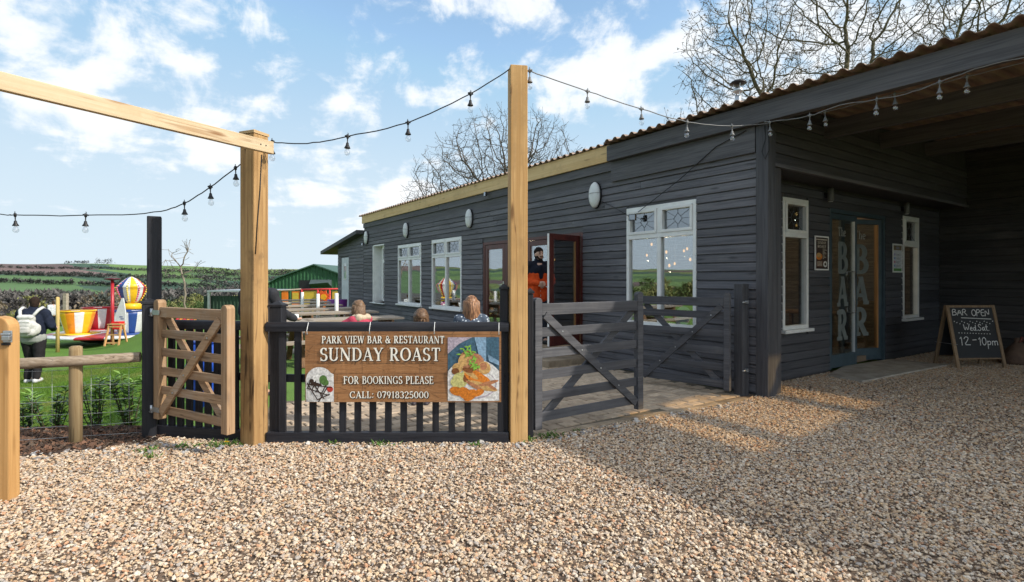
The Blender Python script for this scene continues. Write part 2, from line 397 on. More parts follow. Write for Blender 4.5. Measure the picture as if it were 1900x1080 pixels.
# field colours by place (ground cover, seen from far away)
GRASS = (.085, .155, .028); FC = dict(
    lawn=(.10, .19, .03), pale=(.36, .31, .22), plough=(.115, .082, .078), plough2=(.165, .115, .105), green=(.085, .15, .06), dgreen=(.05, .092, .062),
    bright=(.125, .205, .065), wood=(.085, .083, .075), straw=(.26, .24, .11), scrub=(.13, .12, .07), olive=(.15, .19, .06))
def w_eff(r, az): return r + 17 * max(-8, min(16, az + 44)) + 46 * mnoise.noise(Vector((az * .16, 2.2, 0))) + 16 * mnoise.noise(Vector((az * .7, 5.2, 0)))
def field(x, y):
    r = math.hypot(x, y); az = math.degrees(math.atan2(x, y)) if (x or y) else 0
    if r < 60: return 'lawn'
    if -60 < az < 10:
        w = w_eff(r, az); q = az + (r - 1100) * .012 + 1.5 * mnoise.noise(Vector((r * .006, 1, 0)))
        if r < 92: return 'lawn'
        if r < 130: return 'bright' if az < -36 else 'olive'
        if r < 185: return 'plough2' if az < -39 else 'straw'
        if r < 320: return 'straw' if int((az + 90) / 4) % 2 else 'olive'
        if r < 640: return 'wood'
        if q < -34.5:
            if w < 960: return 'dgreen' if q > -42 else 'green'
            if w < 1170: return 'green' if q < -39.5 else 'dgreen'
            if w < 1215: return 'dgreen'
            if w < 1440: return 'plough2' if q < -36 else 'dgreen'
            if w < 1700: return 'plough'
            return 'pale'
        if w < 1010: return 'dgreen' if q < -29 else 'green'
        if w < 1260: return 'green' if q < -31.5 else ('dgreen' if q < -27.5 else 'bright')
        if w < 1480: return 'bright' if q < -30 else ('green' if q < -26 else 'dgreen')
        if w < 1800: return 'bright' if q > -32 else 'dgreen'
        return 'pale' if q < -30.5 else 'olive'
    r += 40 * mnoise.noise(Vector((az * .09, 7.2, 0))) + az * 1.3; az += 4 * mnoise.noise(Vector((r * .008, 3, 0)))
    k = (int(r / 130) * 7 + int(az / 14) * 5) % 6
    return ['green', 'bright', 'dgreen', 'olive', 'plough', 'bright'][k]

def make_ground():
    azs = []
    a = -180.0
    while a < 180:
        azs.append(a); a += .22 if -47 < a < -17 else (1.0 if -60 < a < 12 else (1.5 if -135 < a <= -60 else 4.0))
    rs = [.0]; r = 1.0
    while r < 60: rs.append(r); r *= 1.14 if r > 7 else 1.25
    while r < 600: rs.append(r); r *= 1.05
    while r < 1950: rs.append(r); r += 15
    rs += [2050, 2300, 2800, 3600, 5000]
    na = len(azs); vs = [(0, 0, H(0, 0))]
    for r in rs[1:]:
        for a in azs:
            x, y = r * math.sin(R(a)), r * math.cos(R(a)); vs.append((x, y, H(x, y)))
    fs = [(0, 1 + (k + 1) % na, 1 + k) for k in range(na)]
    for i in range(len(rs) - 2):
        for k in range(na):
            k2 = (k + 1) % na
            fs.append((1 + i*na + k, 1 + i*na + k2, 1 + (i+1)*na + k2, 1 + (i+1)*na + k))
    me = bpy.data.meshes.new('ground'); me.from_pydata(vs, [], [f[::-1] for f in fs])
    keys = list(FC); ca = me.color_attributes.new('cover', 'FLOAT_COLOR', 'CORNER')
    buf = []
    for p in me.polygons:
        c = p.center; col = FC[field(c.x, c.y)]
        j = 1 + .10 * mnoise.noise(Vector((c.x * .01, c.y * .01, 3)))
        buf += [col[0]*j, col[1]*j, col[2]*j, 1] * p.loop_total
    ca.data.foreach_set('color', buf)
    me.polygons.foreach_set('use_smooth', [True] * len(me.polygons))
    m, t, out = new_mat('meadow')
    at_ = nd(t, 'ShaderNodeVertexColor', layer_name='cover').outputs[0]
    tc = nd(t, 'ShaderNodeTexCoord').outputs['Object']
    n1 = nd(t, 'ShaderNodeTexNoise', {'Vector': tc, 'Scale': .35, 'Detail': 8, 'Roughness': .65})
    n2 = nd(t, 'ShaderNodeTexNoise', {'Vector': tc, 'Scale': 22.0, 'Detail': 5, 'Roughness': .7})
    n3 = nd(t, 'ShaderNodeTexNoise', {'Vector': tc, 'Scale': .012, 'Detail': 6, 'Roughness': .6})
    f = mth(t, 'ADD', mth(t, 'ADD', mth(t, 'MULTIPLY', n1.outputs[0], .4), mth(t, 'MULTIPLY', n2.outputs[0], .4)), mth(t, 'MULTIPLY', n3.outputs[0], .8))
    col = nd(t, 'ShaderNodeHueSaturation', {'Value': mth(t, 'ADD', .25, mth(t, 'MULTIPLY', f, .95)), 'Color': at_}).outputs[0]
    b = nd(t, 'ShaderNodeBsdfPrincipled', {'Base Color': col, 'Roughness': .9, 'Specular IOR Level': .15})
    bn = nd(t, 'ShaderNodeBump', {'Strength': .5, 'Distance': .04, 'Height': n2.outputs[0]}); t.links.new(bn.outputs[0], b.inputs['Normal'])
    t.links.new(b.outputs[0], out.inputs[0])
    me.materials.append(m)
    o = bpy.data.objects.new('ground', me); COL.objects.link(o)
    tag(o, 'green lawn falling away to a valley of ploughed and grass fields', kind='structure')
make_ground()

def sheet(name, pts, z, m, label, thick=0):
    bm = bmesh.new()
    f = bm.faces.new([bm.verts.new((p[0], p[1], z)) for p in pts])
    if f.normal.z < 0: f.normal_flip()
    bm.normal_update()
    if f.normal.z < 0: bmesh.ops.reverse_faces(bm, faces=[f])
    bmesh.ops.triangulate(bm, faces=bm.faces[:])
    me = bpy.data.meshes.new(name); bm.to_mesh(me); bm.free(); me.materials.append(m)
    o = bpy.data.objects.new(name, me); COL.objects.link(o)
    return tag(o, label, kind='structure')
def b2(u, y): p = B(u, y); return (p.x, p.y)
grav_base = mat('gravel_bed', (.24, .165, .11), (.09, .062, .043), 34, rough=.9, bump=.8, bdist=.02, rnd=0, detail=9, lo=.38, hi=.62)
sheet('gravel_yard', [(-12, 3.2), (-4.9, 4.6), (-3.45, 5.08), (-2.3, 4.96), (.1, 5.0), (2.95, 6.86), b2(-.5, .2), b2(-.5, 7.3), b2(10.6, 7.3), (16, -8), (-12, -8)], 0.0, grav_base,
      'pale pebble gravel yard in front of the black barn')
mulch_m = mat('mulch_bed', (.075, .045, .03), (.03, .018, .013), 30, rough=.95, bump=.9, bdist=.02, rnd=0)
sheet('mulch_bed', [(-9, 3.9), (-4.6, 4.38), (-4.1, 4.5), (-3.6, 4.72), (-3.25, 4.8), (-3.3, 5.5), (-4.6, 5.45), (-9, 4.75)], .005, mulch_m, 'strip of brown bark mulch below the mesh fence')
turf_m = mat('artificial_turf', (.13, .235, .04), (.08, .16, .025), 60, rough=.9, bump=.6, bdist=.01, rnd=0, lo=.25, hi=.75)
TURF = [(-3.3, 5.3), (-2.4, 5.05), (-2.95, 6.6), (-1.7, 6.72), b2(-4.2, -3.4), b2(-7.4, -2.6), b2(-15.2, -2.4), b2(-15.2, -5.2), b2(-9, -5.2), b2(-4.6, -5.6)]
sheet('turf_terrace', TURF, -.008, turf_m, 'short bright turf under the picnic tables')

# ---- terrace paving in setts
PAVE = [(-2.95, 6.6), (-2.4, 5.02), (-2.2, 4.97), (.05, 5.02), (.16, 5.12), (2.86, 6.74), b2(-.16, -.02), b2(-10, -.02), b2(-10, -2.5), b2(-7.4, -2.6), b2(-4.2, -3.4), (-1.7, 6.72)]
def inside(x, y, poly):
    c = False; n = len(poly)
    for i in range(n):
        x1, y1 = poly[i][:2]; x2, y2 = poly[(i + 1) % n][:2]
        if (y1 > y) != (y2 > y) and x < (x2 - x1) * (y - y1) / (y2 - y1) + x1: c = not c
    return c
joint_m = mat('sett_joint', (.16, .13, .095), (.09, .08, .055), 20, rough=.95, bump=.4, rnd=0)
pav = sheet('terrace_paving', PAVE, -.004, joint_m, 'terrace of tumbled buff setts between picket fence and barn')
sett_m = mat('buff_sett', (.47, .37, .27), (.32, .245, .175), 9, rough=.85, bump=.35, bdist=.006, rnd=.24, detail=8)
def make_setts():
    cells = []
    L_, W_ = .215, .15
    for i in range(-75, 3):
        for j in range(-30, 2):
            u = i * W_; y = j * L_ + (.5 * L_ if i % 2 else 0)
            ok = all(inside(*b2(u + a * W_ * .45, y + b * L_ * .45), PAVE) for a, b in ((-1,-1),(1,-1),(1,1),(-1,1)))
            if ok: cells.append((u, y))
    cells.sort(key=lambda c: B(*c).length)
    metas = []
    for k in range(5):
        b = MB(); rr = random.Random(k)
        w, l = W_ * .5 - .006 - rr.random() * .003, L_ * .5 - .006 - rr.random() * .004
        j = lambda: rr.uniform(-.003, .003)
        lo = [(-w+j(), -l+j(), -.03), (w+j(), -l+j(), -.03), (w+j(), l+j(), -.03), (-w+j(), l+j(), -.03)]
        c = .010
        md = [(p[0], p[1], .004) for p in lo]; hi = [(p[0]*(1-c/w), p[1]*(1-c/l), .011) for p in lo]
        b.add(lo + md + hi, [(0,1,5,4),(1,2,6,5),(2,3,7,6),(3,0,4,7),(4,5,9,8),(5,6,10,9),(6,7,11,10),(7,4,8,11),(8,9,10,11)])
        metas.append(b.mesh('paver', sett_m))
    rr = random.Random(3)
    rest = MB()
    for i, (u, y) in enumerate(cells):
        p = B(u, y, -.002 + rr.uniform(-.003, .003)); tilt = (rr.uniform(-.012, .012), rr.uniform(-.012, .012), BANG + rr.uniform(-.02, .02))
        if i < 300: inst('paver', metas[i % 5], pav, p, tilt)
        else:
            me = metas[i % 5]; Mx = Matrix.Translation(p) @ Matrix.Rotation(tilt[2], 4, 'Z')
            rest.add([Mx @ v.co for v in me.vertices], [tuple(f.vertices) for f in me.polygons])
    if rest.v: tag(rest.build('distant_pavers', sett_m, pav), kind='stuff')
make_setts()
kb = MB()
for i in range(6):
    a = Vector((.14, 5.10, 0)).lerp(Vector((2.88, 6.72, 0)), i / 6); c = Vector((.14, 5.10, 0)).lerp(Vector((2.88, 6.72, 0)), (i + 1) / 6)
    d = (c - a).normalized() * .003
    MB().bar(a + d + Vector((.03, -.045, .0)), c - d + Vector((.03, -.045, .0)), .085, .05).build('kerb_stone', M['step'], pav, .006)

# entrance slab by the glass doors, and door threshold
sl_ = MB().prism([(4.83, 8.22), (5.03, 7.72), (7.43, 9.18), (6.95, 9.86), (5.55, 9.02)], -.02, .034)
tag(sl_.build('entrance_slab', M['concrete'], bevel=.008), 'worn concrete slab laid before the glass bar doors', kind='structure')

# ---- scattered small stuff by geometry nodes
def scatter(name, pts, z, m, density, smin, smax, shape, label, seed=0, squash=.42, tilt=.5):
    bm = bmesh.new(); f = bm.faces.new([bm.verts.new((p[0], p[1], p[2] if len(p) > 2 else z)) for p in pts]); bm.normal_update()
    if f.normal.z < 0: bmesh.ops.reverse_faces(bm, faces=[f])
    bmesh.ops.triangulate(bm, faces=bm.faces[:])
    me = bpy.data.meshes.new(name); bm.to_mesh(me); bm.free(); me.materials.append(m)
    return scatter_me(name, me, m, density, smin, smax, shape, label, seed, squash, tilt)
def scatter_me(name, me, m, density, smin, smax, shape, label, seed=0, squash=.5, tilt=.5):
    o = bpy.data.objects.new(name, me); COL.objects.link(o)
    g = bpy.data.node_groups.new(name, 'GeometryNodeTree')
    g.interface.new_socket('Geometry', in_out='INPUT', socket_type='NodeSocketGeometry')
    g.interface.new_socket('Geometry', in_out='OUTPUT', socket_type='NodeSocketGeometry')
    gi = nd(g, 'NodeGroupInput'); go = nd(g, 'NodeGroupOutput')
    if shape == 'pebble':
        pz = nd(g, 'GeometryNodeInputPosition').outputs[0]
        pn = nd(g, 'ShaderNodeTexNoise', {'Vector': vmt(g, 'MULTIPLY', pz, (1.0, 1.9, 1.0)), 'Scale': .8, 'Detail': 4.0, 'Roughness': .6}).outputs[0]
        density = mth(g, 'MULTIPLY', nd(g, 'ShaderNodeMapRange', {0: pn, 1: .38, 2: .50, 3: .22, 4: 1.0}).outputs[0], density)
    dp = nd(g, 'GeometryNodeDistributePointsOnFaces', {'Mesh': gi.outputs[0], 'Density': density, 'Seed': seed})
    if shape == 'pebble':
        zr = nd(g, 'FunctionNodeRandomValue', data_type='FLOAT'); zr.inputs[2].default_value = -.004; zr.inputs[3].default_value = .011; zr.inputs['Seed'].default_value = seed + 2
        dpo = nd(g, 'GeometryNodeSetPosition', {'Geometry': dp.outputs[0], 'Offset': nd(g, 'ShaderNodeCombineXYZ', {2: zr.outputs[1]}).outputs[0]}).outputs[0]
    else: dpo = dp.outputs[0]
    jn = nd(g, 'GeometryNodeJoinGeometry')
    for k in range(6 if shape != 'blade' else 3):
        if shape == 'pebble':
            s = nd(g, 'GeometryNodeMeshIcoSphere', {'Radius': 1.0, 'Subdivisions': 2}).outputs[0]
            pos = nd(g, 'GeometryNodeInputPosition').outputs[0]
            nz = nd(g, 'ShaderNodeTexNoise', {'Vector': vmt(g, 'ADD', pos, (k * 7.3, k * 3.1, 1.0)), 'Scale': 1.1, 'Detail': 2.0}).outputs['Color']
            off = vmt(g, 'SCALE', vmt(g, 'SUBTRACT', nz, (.5, .5, .5)), s=1.9)
            s = nd(g, 'GeometryNodeSetPosition', {'Geometry': s, 'Offset': off}).outputs[0]
            s = nd(g, 'GeometryNodeTransform', {'Geometry': s, 'Scale': (1.0, .62 + .07 * k, squash + .05 * (k % 3))}).outputs[0]
        elif shape == 'chip':
            s = nd(g, 'GeometryNodeMeshCube', {'Size': (1.0, .35 + .1 * k, .14)}).outputs[0]
        else:
            s = nd(g, 'GeometryNodeMeshCone', {'Vertices': 3, 'Radius Top': 0.0, 'Radius Bottom': .075, 'Depth': 1.0}).outputs[0]
            s = nd(g, 'GeometryNodeTransform', {'Geometry': s, 'Rotation': (.25 + .25 * k, 0, 0)}).outputs[0]
        if shape == 'pebble' : s = nd(g, 'GeometryNodeSetShadeSmooth', {'Geometry': s, 'Shade Smooth': False}).outputs[0]
        s = nd(g, 'GeometryNodeSetMaterial', {'Geometry': s, 'Material': m}).outputs[0]
        gti = nd(g, 'GeometryNodeGeometryToInstance', {0: s})
        g.links.new(gti.outputs[0], jn.inputs[0])
    rot = nd(g, 'FunctionNodeRandomValue', data_type='FLOAT_VECTOR'); rot.inputs[0].default_value = (-tilt, -tilt, 0); rot.inputs[1].default_value = (tilt, tilt, 6.283); rot.inputs['Seed'].default_value = seed + 5
    rv = nd(g, 'FunctionNodeRandomValue', data_type='FLOAT'); rv.inputs[2].default_value = 0.0; rv.inputs[3].default_value = 1.0; rv.inputs['Seed'].default_value = seed + 9
    pw = mth(g, 'POWER', rv.outputs[1], 2.2)
    scl = mth(g, 'ADD', smin, mth(g, 'MULTIPLY', pw, smax - smin))
    ip = nd(g, 'GeometryNodeInstanceOnPoints', {'Points': dpo, 'Instance': jn.outputs[0], 'Pick Instance': True, 'Rotation': rot.outputs[0], 'Scale': scl})
    g.links.new(ip.outputs[0], go.inputs[0])
    md = o.modifiers.new('scatter', 'NODES'); md.node_group = g
    return tag(o, label, kind='stuff')
PC = [(.50, .36, .235), (.58, .45, .31), (.40, .26, .155), (.62, .52, .40), (.36, .30, .25), (.52, .34, .18), (.66, .58, .47), (.30, .21, .145), (.45, .38, .31), (.56, .40, .245), (.46, .22, .11), (.62, .50, .37), (.34, .32, .30), (.52, .41, .29)]
PM_ = tuple(sum(c[i] for c in PC) / len(PC) for i in range(3))
peb = stones('pebbles', [tuple(min(.8, (PM_[i] + .75 * (c[i] - PM_[i])) * 1.2) for i in range(3)) for c in PC], rough=.85)
GRAV = [(-5.4, 4.1), (-4.3, 4.42), (-3.6, 4.70), (-3.38, 5.08), (-2.4, 4.93), (.02, 4.97), (.2, 5.06), (2.9, 6.66), (3.25, 7.0), b2(-.44, .4), b2(-.44, 7.1), b2(1.9, 7.1), (10.6, 9.0), (5.2, 2.6), (4.6, .9), (-5.4, .9), (-5.6, 2.6)]
scatter('gravel', GRAV, .004, peb, 5200, .0049, .0155, 'pebble', 'loose mixed buff, grey and rust pebbles covering the yard', 1)
footm = stones('foot_stones', [(.36, .36, .37), (.28, .27, .27), (.50, .46, .42), (.42, .33, .26), (.60, .57, .53), (.22, .20, .19)], rough=.85)
scatter('foot_stones', [(-4.3, 4.40), (-3.3, 4.52), (-2.3, 4.68), (.1, 4.74), (2.9, 6.42), (3.0, 6.62), (2.7, 6.58), (.2, 5.02), (.05, 4.9), (-2.2, 4.86), (-3.3, 4.86), (-4.2, 4.56)], .006, footm, 330, .009, .030, 'pebble', 'larger grey and pale stones along the foot of the fences', 21)
chipm = stones('bark_chips', [(.12, .06, .035), (.075, .04, .025), (.16, .085, .05), (.05, .03, .02), (.10, .07, .05), (.20, .10, .06)])
scatter('bark_chips', [(-6.5, 4.15), (-4.4, 4.42), (-3.6, 4.76), (-3.25, 4.86), (-3.3, 5.45), (-4.6, 5.4), (-6.5, 5.1)], .012, chipm, 1500, .015, .06, 'chip', 'loose bark chips under the laurel shrubs', 3, tilt=.9)
def blade_mat():
    m, t, out = new_mat('grass_blades'); rn = nd(t, 'ShaderNodeObjectInfo').outputs['Random']; pos = nd(t, 'ShaderNodeNewGeometry').outputs['Position']
    n = nd(t, 'ShaderNodeTexNoise', {'Vector': pos, 'Scale': .9, 'Detail': 5, 'Roughness': .65}).outputs[0]
    col = mixc(t, rn, (.10, .215, .025), (.17, .28, .05)); col = mixc(t, mth(t, 'MULTIPLY', smooth(t, n, .44, .68), .75), col, (.30, .29, .10)); col = mixc(t, mth(t, 'MULTIPLY', smooth(t, n, .46, .30), .5), col, (.06, .13, .02))
    d = nd(t, 'ShaderNodeBsdfDiffuse', {'Color': col}); tr = nd(t, 'ShaderNodeBsdfTranslucent', {'Color': col})
    t.links.new(nd(t, 'ShaderNodeMixShader', {0: .35, 1: d.outputs[0], 2: tr.outputs[0]}).outputs[0], out.inputs[0]); return m
blade = blade_mat()
def lawn_patch():
    b = MB(); nx, ny = 26, 30
    P = lambda i, j: (-9.8 + (i / nx) * 6.2 - j * .17, 5.15 + j * .26)
    for j in range(ny + 1):
        for i in range(nx + 1):
            x, y = P(i, j); b.v.append((x, y, H(x, y) + .002))
    for j in range(ny):
        for i in range(nx):
            a = j * (nx + 1) + i
            if P(i, j)[1] > 5.3 or P(i, j)[0] < -4.5: b.f.append((a, a + 1, a + nx + 2, a + nx + 1)); b.m.append(0); b.sm.append(False)
    return b.mesh('grass', blade)
scatter_me('grass', lawn_patch(), blade, 1700, .025, .07, 'blade', 'mown lawn grass beyond the mesh fence', 8, tilt=.35)
# ------------------------------------------------------------------ lettering: strokes and serifs, flat print
TH, TN = .135, .06
GL = {}
def st(x, y0=0, y1=1, s='tb', w=None): return ('st', x, y0, y1, s, w)
def ln(x0, y0, x1, y1, w='T'): return ('ln', x0, y0, x1, y1, w)
def ar(cx, cy, rx, ry, a0, a1, w='T'): return ('ar', cx, cy, rx, ry, a0, a1, w)
def sf(x, y, hw=.12): return ('sf', x, y, hw)
GL.update({
 'A': (.74, [ln(.09,0,.37,1,'t'), ln(.36,1,.63,0), ln(.2,.33,.53,.33,'t'), sf(.1,0), sf(.63,0,.14)]),
 'B': (.66, [st(.16), ln(.08,.97,.32,.97,'t'), ln(.16,.52,.32,.52,'t'), ln(.08,.03,.32,.03,'t'), ar(.30,.745,.20,.225,-90,90), ar(.32,.275,.25,.245,-90,90)]),
 'C': (.74, [ar(.40,.5,.32,.47,48,312), ln(.65,.98,.65,.70,'t'), ln(.65,.05,.65,.26,'t')]),
 'D': (.76, [st(.16), ln(.08,.97,.34,.97,'t'), ln(.08,.03,.34,.03,'t'), ar(.32,.5,.34,.47,-90,90)]),
 'E': (.62, [st(.16), ln(.08,.97,.54,.97,'t'), ln(.16,.52,.44,.52,'t'), ln(.08,.03,.56,.03,'t'), ln(.53,.98,.53,.78,'t'), ln(.56,.0,.56,.24,'t'), ln(.44,.6,.44,.44,'t')]),
 'F': (.60, [st(.16), ln(.08,.97,.54,.97,'t'), ln(.16,.52,.44,.52,'t'), ln(.53,.98,.53,.78,'t'), ln(.44,.6,.44,.44,'t')]),
 'G': (.78, [ar(.40,.5,.32,.47,48,318), ln(.65,.98,.65,.70,'t'), st(.64,.06,.42,'t')]),
 'I': (.34, [st(.17)]), 'K': (.74, [st(.16), ln(.2,.42,.58,1,'t'), ln(.30,.58,.62,0), sf(.6,1), sf(.63,0)]),
 'L': (.60, [st(.16), ln(.08,.03,.55,.03,'t'), ln(.55,.0,.55,.28,'t')]),
 'N': (.80, [st(.13,0,1,'b','t'), ln(.12,1,.66,0), st(.67,0,1,'t','t'), sf(.1,1,.08)]),
 'O': (.80, [ar(.40,.5,.32,.47,0,360)]), 'P': (.62, [st(.16), ln(.08,.97,.32,.97,'t'), ln(.16,.47,.32,.47,'t'), ar(.30,.72,.23,.25,-90,90)]),
 'R': (.72, [st(.16), ln(.08,.97,.32,.97,'t'), ln(.16,.47,.32,.47,'t'), ar(.30,.72,.22,.25,-90,90), ln(.34,.47,.60,0), sf(.63,0,.09)]),
 'S': (.58, [ar(.29,.74,.19,.235,35,270), ar(.29,.265,.21,.24,-145,90), ln(.46,.98,.46,.76,'t'), ln(.09,.02,.09,.26,'t')]),
 'T': (.68, [st(.34,0,1,'b'), ln(.06,.97,.62,.97,'t'), ln(.06,1,.06,.76,'t'), ln(.62,1,.62,.76,'t')]),
 'U': (.76, [st(.15,.28,1,'t'), ar(.38,.3,.23,.27,180,360), st(.61,.28,1,'t','t')]),
 'V': (.72, [ln(.09,1,.36,0), ln(.36,0,.63,1,'t'), sf(.09,1), sf(.63,1,.1)]),
 'W': (1.0, [ln(.08,1,.28,0), ln(.28,0,.5,1,'t'), ln(.48,1,.7,0), ln(.7,0,.92,1,'t'), sf(.09,1), sf(.92,1,.09), sf(.49,1,.1)]),
 'Y': (.70, [ln(.08,1,.34,.48), ln(.62,1,.36,.48,'t'), st(.35,0,.5,'b'), sf(.1,1), sf(.6,1,.1)]),
 '&': (.80, [ar(.32,.76,.16,.2,0,360,'t'), ln(.22,.64,.66,.02), ar(.32,.27,.25,.25,90,360), ln(.57,.27,.64,.48,'t'), sf(.64,.48,.1), sf(.7,0,.08)]),
 ':': (.28, [ln(.14,.08,.14,.2,'T'), ln(.14,.56,.14,.68,'T')]), ' ': (.34, []),
 '0': (.62, [ar(.31,.5,.23,.47,0,360)]), '1': (.42, [st(.22,0,1,'b'), ln(.22,1,.08,.84,'t')]),
 '2': (.58, [ar(.28,.72,.2,.25,-35,170), ln(.44,.58,.1,.05,'t'), ln(.07,.05,.5,.05), ln(.51,0,.51,.2,'t')]),
 '3': (.56, [ar(.26,.74,.19,.23,-90,150), ar(.26,.27,.22,.24,-150,90)]),
 '5': (.56, [ln(.14,.95,.46,.95), ln(.14,.97,.12,.52,'t'), ar(.26,.31,.23,.28,-150,130)]),
 '7': (.56, [ln(.06,.95,.5,.95), ln(.5,.95,.2,0), ln(.07,1,.07,.8,'t')]),
 '8': (.58, [ar(.29,.745,.17,.22,0,360), ar(.29,.27,.21,.24,0,360)]),
 '9': (.58, [ar(.28,.68,.2,.28,0,360), ln(.47,.62,.28,0)]),
 'h': (.60, [st(.14,0,1.0,'b'), ar(.31,.42,.17,.22,0,180,'t'), st(.48,0,.42,'b')]),
 'e': (.54, [ar(.27,.32,.2,.3,10,320), ln(.1,.34,.46,.34,'t')]),
})
def lettering(text, height, x=0, y=0, width=None, align='c', T=TH, t=TN, gap=.06, ser=True, sx=1.0):
    """flat outline print in the x-y plane; returns quads lists; z steps up a hair per stroke so nothing is coplanar"""
    total = sum(GL[c][0] * sx + gap for c in text) - gap
    s = height; kx = s
    if width: kx = width / total
    x0 = x - (total * kx / 2 if align == 'c' else 0)
    b = MB(); cz = [0]
    def quad(p):
        z = cz[0] * 4e-5; b.add([(x0 + (ox + q[0] * sx) * kx, y + q[1] * s, z) for q in p], [tuple(range(len(p)))])
    ox = 0
    for ch in text:
        w_, el = GL[ch]
        cz[0] = 0
        for e in el:
            cz[0] += 1
            wd = lambda k: T if k in ('T', None) else t
            if e[0] == 'st':
                _, X, y0, y1, s_, w = e; hw = wd(w) / 2 / sx
                quad([(X-hw, y0), (X+hw, y0), (X+hw, y1), (X-hw, y1)])
                if ser:
                    for k, yy in (('t', y1), ('b', y0)):
                        if k in s_:
                            cz[0] += 1; dy = t if k == 'b' else -t
                            quad([(X-hw-.075, yy), (X+hw+.075, yy), (X+hw+.075, yy+dy), (X-hw-.075, yy+dy)] if dy > 0 else [(X-hw-.075, yy+dy), (X+hw+.075, yy+dy), (X+hw+.075, yy), (X-hw-.075, yy)])
            elif e[0] == 'sf':
                if ser:
                    _, X, yy, hw = e; dy0, dy1 = (yy - t, yy) if yy > .5 else (yy, yy + t)
                    quad([(X-hw, dy0), (X+hw, dy0), (X+hw, dy1), (X-hw, dy1)])
            elif e[0] == 'ln':
                _, xa, ya, xb, yb, w = e; d = Vector((xb-xa, yb-ya)); d.normalize(); hw = wd(w) / 2
                if abs(d.x) < .01 or abs(d.y) < .01: nx, ny = -d.y*hw, d.x*hw
                else: nx, ny = -hw / max(abs(d.y), .5), 0      # slanted limbs end level
                if nx > 0: nx, ny = -nx, -ny
                P = [(xa+nx, ya+ny), (xa-nx, ya-ny), (xb-nx, yb-ny), (xb+nx, yb+ny)]
                a2 = sum(P[i][0]*P[(i+1) % 4][1] - P[(i+1) % 4][0]*P[i][1] for i in range(4))
                quad(P if a2 > 0 else P[::-1])
            else:
                _, cx, cy, rx, ry, a0, a1, w = e; n = max(6, int(abs(a1-a0) / 18)); pts = []
                wT = wd(w)
                for i in range(n + 1):
                    a = R(a0 + (a1-a0) * i / n); hw = (t + (wT - t) * abs(math.cos(a)) ** 1.3) / 2
                    pts.append(((cx + (rx+hw)*math.cos(a), cy + (ry+hw)*math.sin(a)), (cx + (rx-hw)*math.cos(a), cy + (ry-hw)*math.sin(a))))
                for i in range(n):
                    quad([pts[i][1], pts[i][0], pts[i+1][0], pts[i+1][1]])
        ox += w_ * sx + gap
    return b
def strokes(lines, w, z=0.0):
    """hand-drawn strokes: polylines of constant width in the x-y plane"""
    b = MB(); k = 0
    for pl in lines:
        for (xa, ya), (xb, yb) in zip(pl, pl[1:]):
            d = Vector((xb-xa, yb-ya))
            if d.length < 1e-6: continue
            d.normalize(); nx, ny = -d.y*w/2, d.x*w/2; ex, ey_ = d.x*w*.35, d.y*w*.35; k += 1
            b.add([(xa-ex-nx, ya-ey_-ny, z+k*2e-5), (xb+ex-nx, yb+ey_-ny, z+k*2e-5), (xb+ex+nx, yb+ey_+ny, z+k*2e-5), (xa-ex+nx, ya-ey_+ny, z+k*2e-5)], [(0,1,2,3)])
    return b
def disc(b, cx, cy, rx, ry, z, mi=0, n=20, a0=0, a1=360, rot=0):
    pts = []
    full = abs(a1 - a0) >= 360
    for i in range(n + (0 if full else 1)):
        a = R(a0 + (a1-a0)*i/n); x, y = rx*math.cos(a), ry*math.sin(a); c, s = math.cos(R(rot)), math.sin(R(rot))
        pts.append((cx + x*c - y*s, cy + x*s + y*c, z))
    b.add(pts, [tuple(range(len(pts)))], mi)
def poly(b, pts, z, mi=0):
    a2 = sum(pts[i][0]*pts[(i+1) % len(pts)][1] - pts[(i+1) % len(pts)][0]*pts[i][1] for i in range(len(pts)))
    if a2 < 0: pts = pts[::-1]
    b.add([(p[0], p[1], z) for p in pts], [tuple(range(len(pts)))], mi)

# ------------------------------------------------------------------ the black barn
bld = thing('restaurant_building', 'long low barn clad in black boards with corrugated roof and open covered bay', 'building', (CB.x, CB.y, 0), BANG)
class Plane:
    """a wall plane of the barn: h along it, z up, o outwards"""
    def __init__(s, kind, off=0): s.k = kind; s.off = off
    def p(s, h, z, o=0):
        if s.k == 'front': return (h, s.off - o, z)
        return (s.off + o, h, z)
    def box(s, b, h0, h1, z0, z1, o0, o1, mi=0): return b.box(s.p(h0, z0, o0), s.p(h1, z1, o1), mi)
def backing(pl, h0, h1, z0, z1, holes, o0, o1):
    b = MB(); hs = sorted({h0, h1, *[q for a in holes for q in a[:2]]})
    for a, c in zip(hs, hs[1:]):
        zz = z0
        for h in sorted([h for h in holes if h[0] <= a + 1e-4 and h[1] >= c - 1e-4], key=lambda q: q[2]):
            if h[2] > zz: pl.box(b, a, c, zz, h[2], o0, o1)
            zz = h[3]
        if zz < z1: pl.box(b, a, c, zz, z1, o0, o1)
    return b
